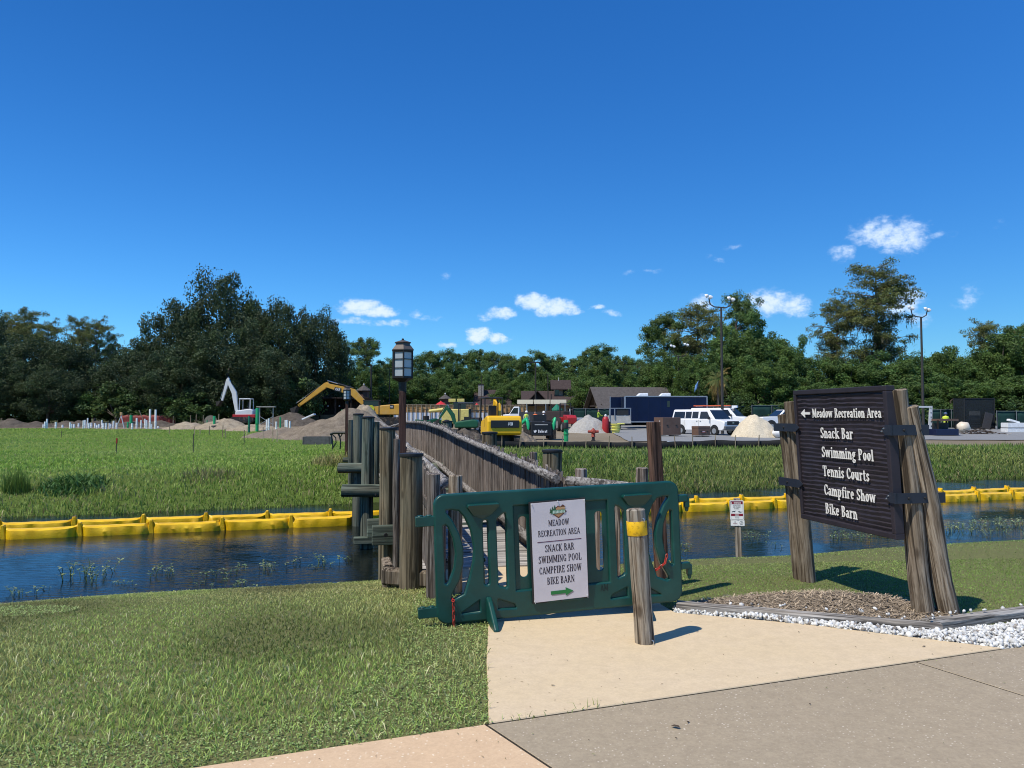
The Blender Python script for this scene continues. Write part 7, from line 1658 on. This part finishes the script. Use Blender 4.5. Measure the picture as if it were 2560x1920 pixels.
# ---------------------------------------------------------------- light poles
def flood_pole(px, Y, top, lamps, label):
    p = spot(px, Y); h = at(px, top, Y).z - p.z; t = thing('floodlight_pole', label, 'light pole', p, 0, 'floodlight poles by the car park'); pm = plain('dark_bronze_pole', (.05, .045, .04), .6, .2, .4); wm = plain('floodlight_white', (.78, .78, .78), .45)
    MB().cyl((0, 0, -.2), (0, 0, h), .13, .085, 12).build('pole', pm, t); xs = [at(a, b, Y).x - p.x for a, b in lamps]
    MB().tube([(xs[0], 0, h + .75), (xs[0] + .1, 0, h + .25), (xs[0] + .45, 0, h + .03), (xs[1] - .45, 0, h - .05), (xs[1] - .1, 0, h + .15), (xs[1], 0, h + .6)], .05, 8).build('cross_arm', pm, t)
    for (a, b), x in zip(lamps, xs):
        zz = at(a, b, Y).z - p.z; sgn = 1 if x < 0 else -1
        for k, (ox, oz, ry) in enumerate(((-.22, .06, 65), (.14, -.05, -50))):
            L = thing('floodlight', None, None); L.parent = t; L.location = (x + ox, -.05, zz + oz); L.rotation_euler = (R(25), R(ry), 0); L.scale = (.5,) * 3
            MB().lathe([(.08, .38), (.22, .30), (.32, .05), (.36, -.10), (.36, -.13)], 14).build('housing', wm, L); MB().lathe([(.33, -.125), (.02, -.14)], 14).build('lens', M_LAMP, L)
flood_pole(1806, 64, 768, ((1772, 742), (1828, 748)), 'tall dark light pole with twin white floodlights in front of the white van'); flood_pole(2308, 71, 792, ((2277, 770), (2318, 774)), 'tall dark light pole with twin white floodlights behind the carved sign')
flood_pole(1697, 96, 890, ((1682, 866), (1716, 862)), 'slim distant floodlight pole beside the open pavilion')
def plain_pole(px, top, Y, r, label, head=None):
    p = spot(px, Y); h = at(px, top, Y).z - p.z; t = thing('utility_pole', label, 'pole', p, 0); MB().cyl((0, 0, -.2), (0, 0, h), r, r * .7, 10).build('pole', plain('dark_pole', (.03, .027, .024), .7), t)
    if head: MB().box((0, 0, h - .05), (head, .15, .18)).build('lamp_head', M_MACHDK, t)
plain_pole(927, 912, 102, .14, 'dark pole between the kiosk and the lone pine'); plain_pole(1339, 905, 112, .15, 'dark pole with a lamp bar in front of the lodge', 1.8); plain_pole(1370, 935, 118, .1, 'thin dark pole behind the lodge gable'); plain_pole(1204, 935, 128, .06, 'thin flagless pole beside the cottage chimney'); plain_pole(973, 920, 120, .08, 'thin lamp pole left of the large lantern', .9); plain_pole(1378, 985, 96, .10, 'short wooden pole by the green parasol'); plain_pole(1400, 1000, 92, .14, 'dark post near the red tractor')
def flag():
    p = spot(1748, 88); h = at(1748, 950, 88).z - p.z; t = thing('flag_pole', 'thin pole with a limp blue and white flag beside the palm', 'flag', p); MB().cyl((0, 0, 0), (0, 0, h), .04, n=8).build('pole', M_DKPL, t)
    mb = MB(); vs = [(-.05 - .35 * i / 4 - .04 * j, .05 * math.sin(i * 1.6 + j), h - .1 - .22 * j - .12 * i) for i in range(5) for j in range(5)]; mb.add(vs, [(i * 5 + j, i * 5 + j + 1, i * 5 + j + 6, i * 5 + j + 5) for i in range(4) for j in range(4)], 0, True); o = mb.build('cloth', plain('flag_blue', (.16, .32, .62), .7), t); o.modifiers.new('solid', 'SOLIDIFY').thickness = .01
flag()
# ---------------------------------------------------------------- boxes, hydrant, barrels
M_BOX = plain('brown_steel_box', (.15, .088, .062), .6, .1, .35, .2, 2, (.12, .08, .06))
def job_box(px, Y, w, d, h, yaw, label, lid=False, sticker=None):
    p = spot(px, Y); t = thing('tool_chest', label, 'tool chest', p, yaw); MB().box((0, 0, h / 2 + .1), (w, d, h - .1)).build('body', M_BOX, t, bevel=.02)
    if lid: MB().box((0, 0, h + .02), (w * 1.02, d * 1.02, .18)).build('lid', M_BOX, t, bevel=.02)
    for x in (-w * .35, w * .35): MB().box((x, 0, .05), (.12, d * .95, .12)).build('skid', M_DKPL, t)
    for x in (-w * .25, w * .25): MB().box((x, -d / 2 - .012, h * .62), (.14, .03, .07)).build('handle', M_DKPL, t)
    return t, p
jb, _ = job_box(1668, 57, 1.55, 1.2, 1.38, R(22), 'large brown steel tool chest with a white figure one near the white van'); MB().box((-.785, -.2, 1.0), (.012, .10, .40)).build('white_figure', ow, jb); MB().box((-.785, -.2, .82), (.013, .28, .07)).build('white_figure', ow, jb)
jb2, _ = job_box(1752, 56.5, 1.1, .75, .72, R(26), 'smaller brown tool chest with a red label beside the van bumper', True); MB().box((-.1, -.39, .42), (.34, .012, .12)).build('red_label', plain('red_label', (.5, .06, .04), .5), jb2); MB().box((-.1, -.393, .42), (.28, .012, .05)).build('label_text', ow, jb2)
def hydrant():
    p = spot(1483, 51.5); t = thing('fire_hydrant', 'faded red fire hydrant at the edge of the car park', 'hydrant', p); m = plain('faded_hydrant_red', (.30, .055, .035), .6, 0, .3, .25)
    MB().lathe([(.15, 0), (.15, .05), (.10, .06), (.10, .28)], 14).build('base', M_DKPL, t); MB().lathe([(.14, .26), (.14, .30), (.12, .32), (.13, .55), (.19, .58), (.19, .62), (.16, .72), (.06, .82), (.04, .86)], 16).build('barrel', m, t)
    for a in (0, 180, -90): d = Vector((math.cos(R(a)), math.sin(R(a)), 0)); MB().cyl(d * .1 + Vector((0, 0, .62)), d * .36 + Vector((0, 0, .62)), .10, .09, 10).build('nozzle', m, t)
hydrant()
def red_tank():
    p = spot(1514, 66); t = thing('red_barrel', 'upright red tank with a white top by the small open trailer', 'tank', p); MB().lathe([(.30, 0), (.31, .06), (.29, 1.15), (.22, 1.35), (.12, 1.42)], 16).build('tank', rd_, t); MB().lathe([(.10, 1.42), (.12, 1.52), (.05, 1.62)], 10).build('valve', ow, t); MB().box((.38, .1, .5), (.1, .5, 1.0)).build('hand_truck', M_DKPL, t)
red_tank()
def yellow_tubs():
    p = spot(1539, 65); t = thing('yellow_tub_stack', 'stack of pale yellow plastic tubs beside the navy trailer', 'tub stack', p); m = plain('pale_yellow_plastic', (.74, .70, .18), .5)
    for i in range(3): MB().lathe([(.30, .0), (.36, .24), (.42, .26), (.42, .32), (.33, .32)], 16).build('tub', m, t, (0, 0, i * .24))
    MB().box((.45, 0, .80), (.55, .5, .10)).build('tray', m, t, bevel=.02)
yellow_tubs()
def grey_cabinet():
    p = spot(1446, 71); tag(MB().box((0, 0, .6), (.9, .7, 1.2)).build('utility_cabinet', plain('pale_grey_cabinet', (.55, .56, .56), .5), None, p, (0, 0, R(10)), bevel=.03), 'pale grey utility cabinet behind the crushed stone pile', 'cabinet')
grey_cabinet()
def bag(px, Y, s, label, col=(.78, .79, .80)):
    p = spot(px, Y); rgb = random.Random(px); mb = MB(); mb.ball((0, 0, s[2] * .45), (s[0] / 2, s[1] / 2, s[2] / 2), 18, 12); mb.v = [(x * (1 + .22 * mnoise.noise((x * 3, y * 3, z * 3 + px))), y, max(0, z + .12 * s[2] * mnoise.noise((x * 4, y * 4, px)))) for x, y, z in mb.v]; tag(mb.build('plastic_bag_heap', plain('crumpled_white_plastic%d' % px, col, .45, 0, .5, .12, 8), None, p), label, 'bag')
bag(1955, 55.5, (1.35, .9, .95), 'crumpled white plastic sheeting at the foot of the sand pile'); bag(2408, 66, (1.1, .9, .95), 'large cream bag beside the brush heap', (.66, .57, .44))
def white_blocks():
    p = spot(2530, 67); t = thing('foam_block_stack', 'stack of white foam blocks at the green fence', 'block stack', p, R(4)); m = plain('white_foam', (.75, .76, .76), .6)
    for z, h, dx in ((.2, .36, 0), (.62, .44, .03)): MB().box((dx, 0, z), (1.5, .9, h)).build('block', m, t, bevel=.02)
    MB().box((.1, 0, .98), (.95, .4, .16), 0, Matrix.Rotation(R(16), 3, 'Y')).build('loose_block', m, t, bevel=.02); MB().box((0, 0, .41), (1.52, .92, .05)).build('spacer', M_DKPL, t)
white_blocks()
def brush_heap():
    p = spot(2445, 62.5); t = thing('brush_heap', 'tangled heap of cut branches with pale boards in front of the netted cage', 'brush heap', p); rgb = random.Random(6); br_ = plain('dry_branch', (.075, .055, .042), .9, 0, .2, .3); pb = plain('pale_stick', (.50, .44, .36), .8)
    for i in range(60):
        x = rgb.gauss(0, .75); h = max(.05, .5 - abs(x) * .25) * rgb.random() + .04; a = rgb.gauss(0, .6) + (math.pi if rgb.random() < .5 else 0); L = rgb.uniform(.35, 1.0); y = rgb.gauss(0, .4); tz = rgb.uniform(-.25, .3)
        c = Vector((x, y, h)); d = Vector((math.cos(a), math.sin(a) * .6, tz)) * L / 2; k = d.cross(Vector((0, 0, 1))) * rgb.uniform(-.3, .3)
        MB().tube([c - d, c + k, c + d], [.03, .025, .012], 5).build('branch', pb if rgb.random() < .14 else br_, t)
brush_heap()
def lumber_crate():
    p = spot(2355, 60); t = thing('site_cart', 'brown topped site cart next to the worker in a yellow vest', 'cart', p, R(8)); MB().box((0, 0, .30), (1.9, 1.2, .5)).build('bin', plain('navy_bin', (.008, .014, .05), .5), t, bevel=.03); MB().box((.1, 0, 1.25), (1.6, 1.3, .16)).build('top_board', M_BOX, t)
    for x in (-.75, .75):
        for y in (-.5, .5): MB().box((x, y, .85), (.10, .10, .75)).build('leg', M_DW, t)
    MB().box((0, .3, .75), (1.2, .3, .5)).build('engine', M_MACHDK, t)
lumber_crate()
def frame_trailer():
    p = spot(2297, 61); t = thing('cargo_trailer', 'white edged open cargo trailer partly behind the sign posts', 'trailer', p, R(4)); dk = plain('dark_trailer_inside', (.03, .026, .022), .8); MB().box((-1.0, .8, 1.35), (2.8, .1, 1.7)).build('inside_wall', dk, t); MB().box((-1.0, 0, .5), (2.8, 1.6, .14)).build('floor', dk, t); MB().box((-1.0, -.8, 2.25), (2.9, .1, .12)).build('top_rail', ow, t)
    mb = MB(); mb.prism([(.25, .45), (.52, .45), (.60, 2.3), (.38, 2.3)], -.86, -.76); ed = mb.build('white_upright', ow, t)
    for i in range(5): MB().box((.46, -.87, .75 + i * .35), (.06, .02, .09)).build('slot', M_DKPL, t)
    for i in range(3): MB().box((-1.2, .7, .9 + i * .45), (2.2, .06, .06)).build('shelf', plain('shelf_wood', (.12, .085, .06), .8), t)
    for x in (-.9, -.2): wheel(t, (x, -.85, .32), .32, .2)
frame_trailer()
# ---------------------------------------------------------------- fences
def mesh_fence(px0, px1, Y, h, label, n, dark=True, Y1=None):
    Y1 = Y1 or Y; a, b = at(px0, 1040, Y), at(px1, 1040, Y1); t = thing('screen_fence', label, 'fence', (a.x, Y, hv(a.x, Y)), math.atan2(Y1 - Y, b.x - a.x), 'green screened fences around the site'); L = math.hypot(b.x - a.x, Y1 - Y)
    m = plain('dark_green_screen', (.012, .042, .036), .8, 0, .2, .35, 1.5); st = plain('galvanised_fence', (.24, .25, .25), .5, .5, .4)
    for i in range(n + 1): MB().cyl((L * i / n, 0, -.1), (L * i / n, 0, h + .06), .035, n=8).build('post', st, t)
    for z in (h, .12): MB().box((L / 2, 0, z), (L, .04, .04)).build('rail', st, t)
    for i in range(n):
        vs = [(L * (i + u / 6) / n + .02, .05 + .04 * mnoise.noise((i * 3 + u * .8, v * 1.3, 2)), .1 + (h - .14) * v / 4) for u in range(7) for v in range(5)]; mb = MB(); mb.add(vs, [(u * 5 + v, u * 5 + 5 + v, u * 5 + 6 + v, u * 5 + v + 1) for u in range(6) for v in range(4)], 0, True); o = mb.build('screen', m, t); o.modifiers.new('solid', 'SOLIDIFY').thickness = .01
mesh_fence(2326, 2405, 74, 1.85, 'green screened fence panels behind the worker in a yellow vest', 3); mesh_fence(2492, 2640, 70, 1.75, 'green screened fence beside the netted cage', 3); mesh_fence(1432, 1560, 86, 1.85, 'green screened fence in front of the open pavilion', 4); mesh_fence(1880, 2330, 86, 2.3, 'long dark screened fence behind the pickup and carved sign', 9); mesh_fence(1640, 1880, 89, 2.2, 'long dark screened fence behind the parked vans', 5)
def cage():
    a, b = at(2412, 1040, 72), at(2487, 1040, 72); t = thing('netted_cage', 'tall dark netted cage in front of the thicket', 'cage', (a.x, 72, hv(a.x, 72))); L = b.x - a.x; h = at(2450, 996, 72).z - hv(a.x, 72); dk = plain('black_tube', (.02, .02, .02), .6); nt_ = NT('fine_black_net'); tr = nt_.n('ShaderNodeBsdfTransparent'); ms = nt_.n('ShaderNodeMixShader'); ms.inputs[0].default_value = .62; nt_.fin((.008, .014, .018), .8); nt_.L.new(tr.outputs[0], ms.inputs[1]); nt_.L.new(nt_.b.outputs[0], ms.inputs[2]); nt_.L.new(ms.outputs[0], nt_.N['Material Output'].inputs[0])
    for x in (0, L): 
        for y in (0, 1.8): MB().cyl((x, y, 0), (x, y, h), .035, n=8).build('post', dk, t)
    for y in (0, 1.8):
        MB().box((L / 2, y, h), (L, .06, .06)).build('top_rail', dk, t); MB().box((L / 2, y + .02, h / 2), (L - .06, .012, h - .06)).build('net', nt_.m, t)
    for x in (0, L): MB().box((x, .9, h / 2), (.012, 1.74, h - .06)).build('net', nt_.m, t)
    MB().box((L * .48, .7, 1.0), (1.0, .08, 1.5)).build('grey_panel', plain('cool_grey_panel', (.30, .34, .40), .6), t); MB().box((L * .68, -.35, .85), (.75, .06, 1.5), 0, Matrix.Rotation(R(14), 3, 'Y')).build('dark_board', plain('dark_board', (.05, .05, .055), .7), t)
    for i in range(5): MB().box((L * .5, .9, .18 + i * .16), (L * .9, .5, .08)).build('stored_plank', M_BOX if i % 2 else M_DW, t)
cage()
# silt fence along the top of the bank
def silt_fence():
    t = thing('silt_fence', 'black silt fence on short stakes along the top of the far bank', 'fence', (0, 0, 0)); m = plain('black_silt_cloth', (.014, .015, .015), .75, 0, .25, .35, 2); xs = np.linspace(-5.5, 19.5, 110); vs = []
    yy = lambda x: 40.2 + .05 * x + .25 * math.sin(x * .7)
    for i, x in enumerate(xs):
        h = .40 + .10 * mnoise.noise((x * .5, 0, 1)); y = yy(x)
        for k in (0, .5, 1): vs.append((x, y + .05 * mnoise.noise((x * 2, k, 3)), hv(x, y) - .03 + h * k))
    n = len(xs); mb = MB(); mb.add(vs, [(i * 3 + j, i * 3 + 3 + j, i * 3 + 4 + j, i * 3 + j + 1) for i in range(n - 1) for j in range(2)], 0, True); o = mb.build('cloth', m, t); o.modifiers.new('solid', 'SOLIDIFY').thickness = .01
    me = MB().box((0, 0, .2), (.04, .04, .95)).mesh('stake', M_STAKE); rgs = random.Random(3)
    for i in range(22): x = -5.2 + i * 1.14 + rgs.uniform(-.15, .15); link('stake', me, t, (x, yy(x) - .06, hv(x, yy(x))), (rgs.uniform(-.1, .1), rgs.uniform(-.1, .1), 0))
silt_fence()
def debris():
    pts = [(1700, 1094, 47.5, 1.6, .06, 'silver_sheet', (.45, .52, .58), 'long silvery sheet lying at the car park edge by the tool chests'), (1860, 1098, 47, 2.6, .07, 'black_sheeting', (.02, .02, .02), 'black sheeting lying below the sand pile'), (1540, 1098, 46, 1.0, .05, 'black_hose', (.03, .025, .02), 'short black hose lying at the car park edge'), (1805, 1092, 48, 2.2, .06, 'grey_timber', (.16, .15, .14), 'grey timber lying in front of the van')]
    for px, py, Y, L, h, nm, col, lab in pts:
        p = spot(px, Y); mb = MB(); q = [(L * (i / 8 - .5), .12 * mnoise.noise((i * .7, px, 1)), h + .03 * mnoise.noise((i, px, 2))) for i in range(9)]; mb.tube(q, [h * (1.2 if 'hose' not in nm else .8)] * 9, 6); mb.v = [(x, y * 2.2, z) for x, y, z in mb.v] if 'sheet' in nm else mb.v; tag(mb.build(nm, plain(nm, col, .5), None, p), lab, 'debris')
debris()
# ---------------------------------------------------------------- people
def person(px, Y, yaw, label, vest, shirt, trousers, helmet, pose='stand'):
    p = spot(px, Y); t = thing('person', label, 'person', p, yaw); s = 1.0
    P = {'pel': (0, 0, .95), 'spi': (0, .01, 1.15), 'che': (0, .0, 1.36), 'nec': (0, 0, 1.50), 'hed': (0, -.02, 1.62), 'top': (0, -.02, 1.72)}
    V, E, Rr = [], [], []
    def v(c, r): V.append(c); Rr.append(r); return len(V) - 1
    pel = v(P['pel'], (.15, .11)); spi = v(P['spi'], (.14, .10)); che = v(P['che'], (.17, .11)); nec = v(P['nec'], (.055, .055)); hed = v(P['hed'], (.085, .10)); top = v(P['top'], (.07, .08)); E += [(pel, spi), (spi, che), (che, nec), (nec, hed), (hed, top)]
    fw = {'stand': (.04, -.03), 'work': (-.35, -.30), 'walk': (-.18, .18)}[pose]
    for sg, f in ((-1, fw[0]), (1, fw[1])):
        sh_ = v((sg * .20, 0, 1.42), (.065, .065)); el = v((sg * .25, f * .5, 1.16), (.05, .05)); wr = v((sg * .22, f - .05, .95 + abs(f) * .5), (.036, .036)); ha = v((sg * .21, f - .08, .86 + abs(f) * .55), (.035, .045)); E += [(che, sh_), (sh_, el), (el, wr), (wr, ha)]
        st_ = (.16 * sg if pose == 'walk' else .02 * sg); hp = v((sg * .10, 0, .90), (.10, .10)); kn = v((sg * .11, st_ * .6 - .02, .50), (.068, .068)); an = v((sg * .12, st_, .09), (.05, .05)); to = v((sg * .13, st_ - .16, .04), (.045, .035)); E += [(pel, hp), (hp, kn), (kn, an), (an, to)]
    me = bpy.data.meshes.new('body'); me.from_pydata(V, E, []); 
    m = NT('figure_' + label[:12].replace(' ', '_')); tc = m.n('ShaderNodeTexCoord'); sp = m.n('ShaderNodeSeparateXYZ'); m.L.new(tc.outputs['Object'], sp.inputs[0]); mr = m.n('ShaderNodeMath', operation='MULTIPLY'); mr.inputs[1].default_value = .5; m.L.new(sp.outputs[2], mr.inputs[0])
    c = m.ramp(mr.outputs[0], [(0, (.04, .03, .02)), (.055, trousers), (.48, shirt), (.755, (.38, .22, .15))], 'CONSTANT'); m.fin(c, .8); me.materials.append(m.m)
    o = link('body', me, t); sk = o.modifiers.new('skin', 'SKIN'); 
    lay = me.skin_vertices[0] if me.skin_vertices else None
    if lay is None:
        bm = bmesh.new(); bm.from_mesh(me); bm.verts.layers.skin.verify(); bm.to_mesh(me); bm.free(); lay = me.skin_vertices[0]
    for i, r in enumerate(Rr): lay.data[i].radius = r
    lay.data[0].use_root = True; sb = o.modifiers.new('sub', 'SUBSURF'); sb.levels = 1; sb.render_levels = 1
    if vest:
        mb = MB(); pr = [(.165, .98), (.185, 1.2), (.225, 1.38), (.19, 1.46), (.10, 1.50)]; mb.lathe(pr, 14); mb.v = [(x, y * .68, z) for x, y, z in mb.v]; ve = mb.build('vest', plain('vest_%.2f' % vest[0], vest, .6), t)
        for x in (-.09, .09): MB().box((x, -.150, 1.24), (.04, .012, .42)).build('reflective_strip', plain('strip_silver', (.5, .5, .48), .4), ve)
    if helmet:
        mb = MB(); mb.lathe([(.155, 1.66), (.15, 1.675), (.118, 1.68), (.11, 1.75), (.07, 1.80), (.01, 1.815)], 14); mb.build('hard_hat', plain('hat_%.2f_%.2f' % helmet[:2], helmet, .4), t, (0, -.02, 0))
    return t
LIME, ORG, WHT = (.62, .75, .05), (.85, .16, .03), (.80, .80, .80)
person(2364, 63.0, R(160), 'person in a lime yellow safety vest and jeans bending to the site cart', LIME, (.62, .66, .06), (.03, .05, .11), (.07, .10, .2), 'work')
person(1316, 70, R(20), 'person in a lime vest standing by the white truck', LIME, (.5, .5, .4), (.04, .045, .06), WHT)
person(1338, 71, R(-20), 'person in an orange safety vest beside the truck bed', ORG, (.7, .14, .04), (.05, .05, .07), None)
person(1359, 70, R(60), 'person in a white shirt and white hard hat behind the black loader', None, (.75, .76, .77), (.35, .42, .5), WHT, 'walk')
person(1496, 80, R(100), 'person in a lime shirt in front of the open pavilion', None, (.28, .42, .04), (.02, .025, .05), None, 'work')
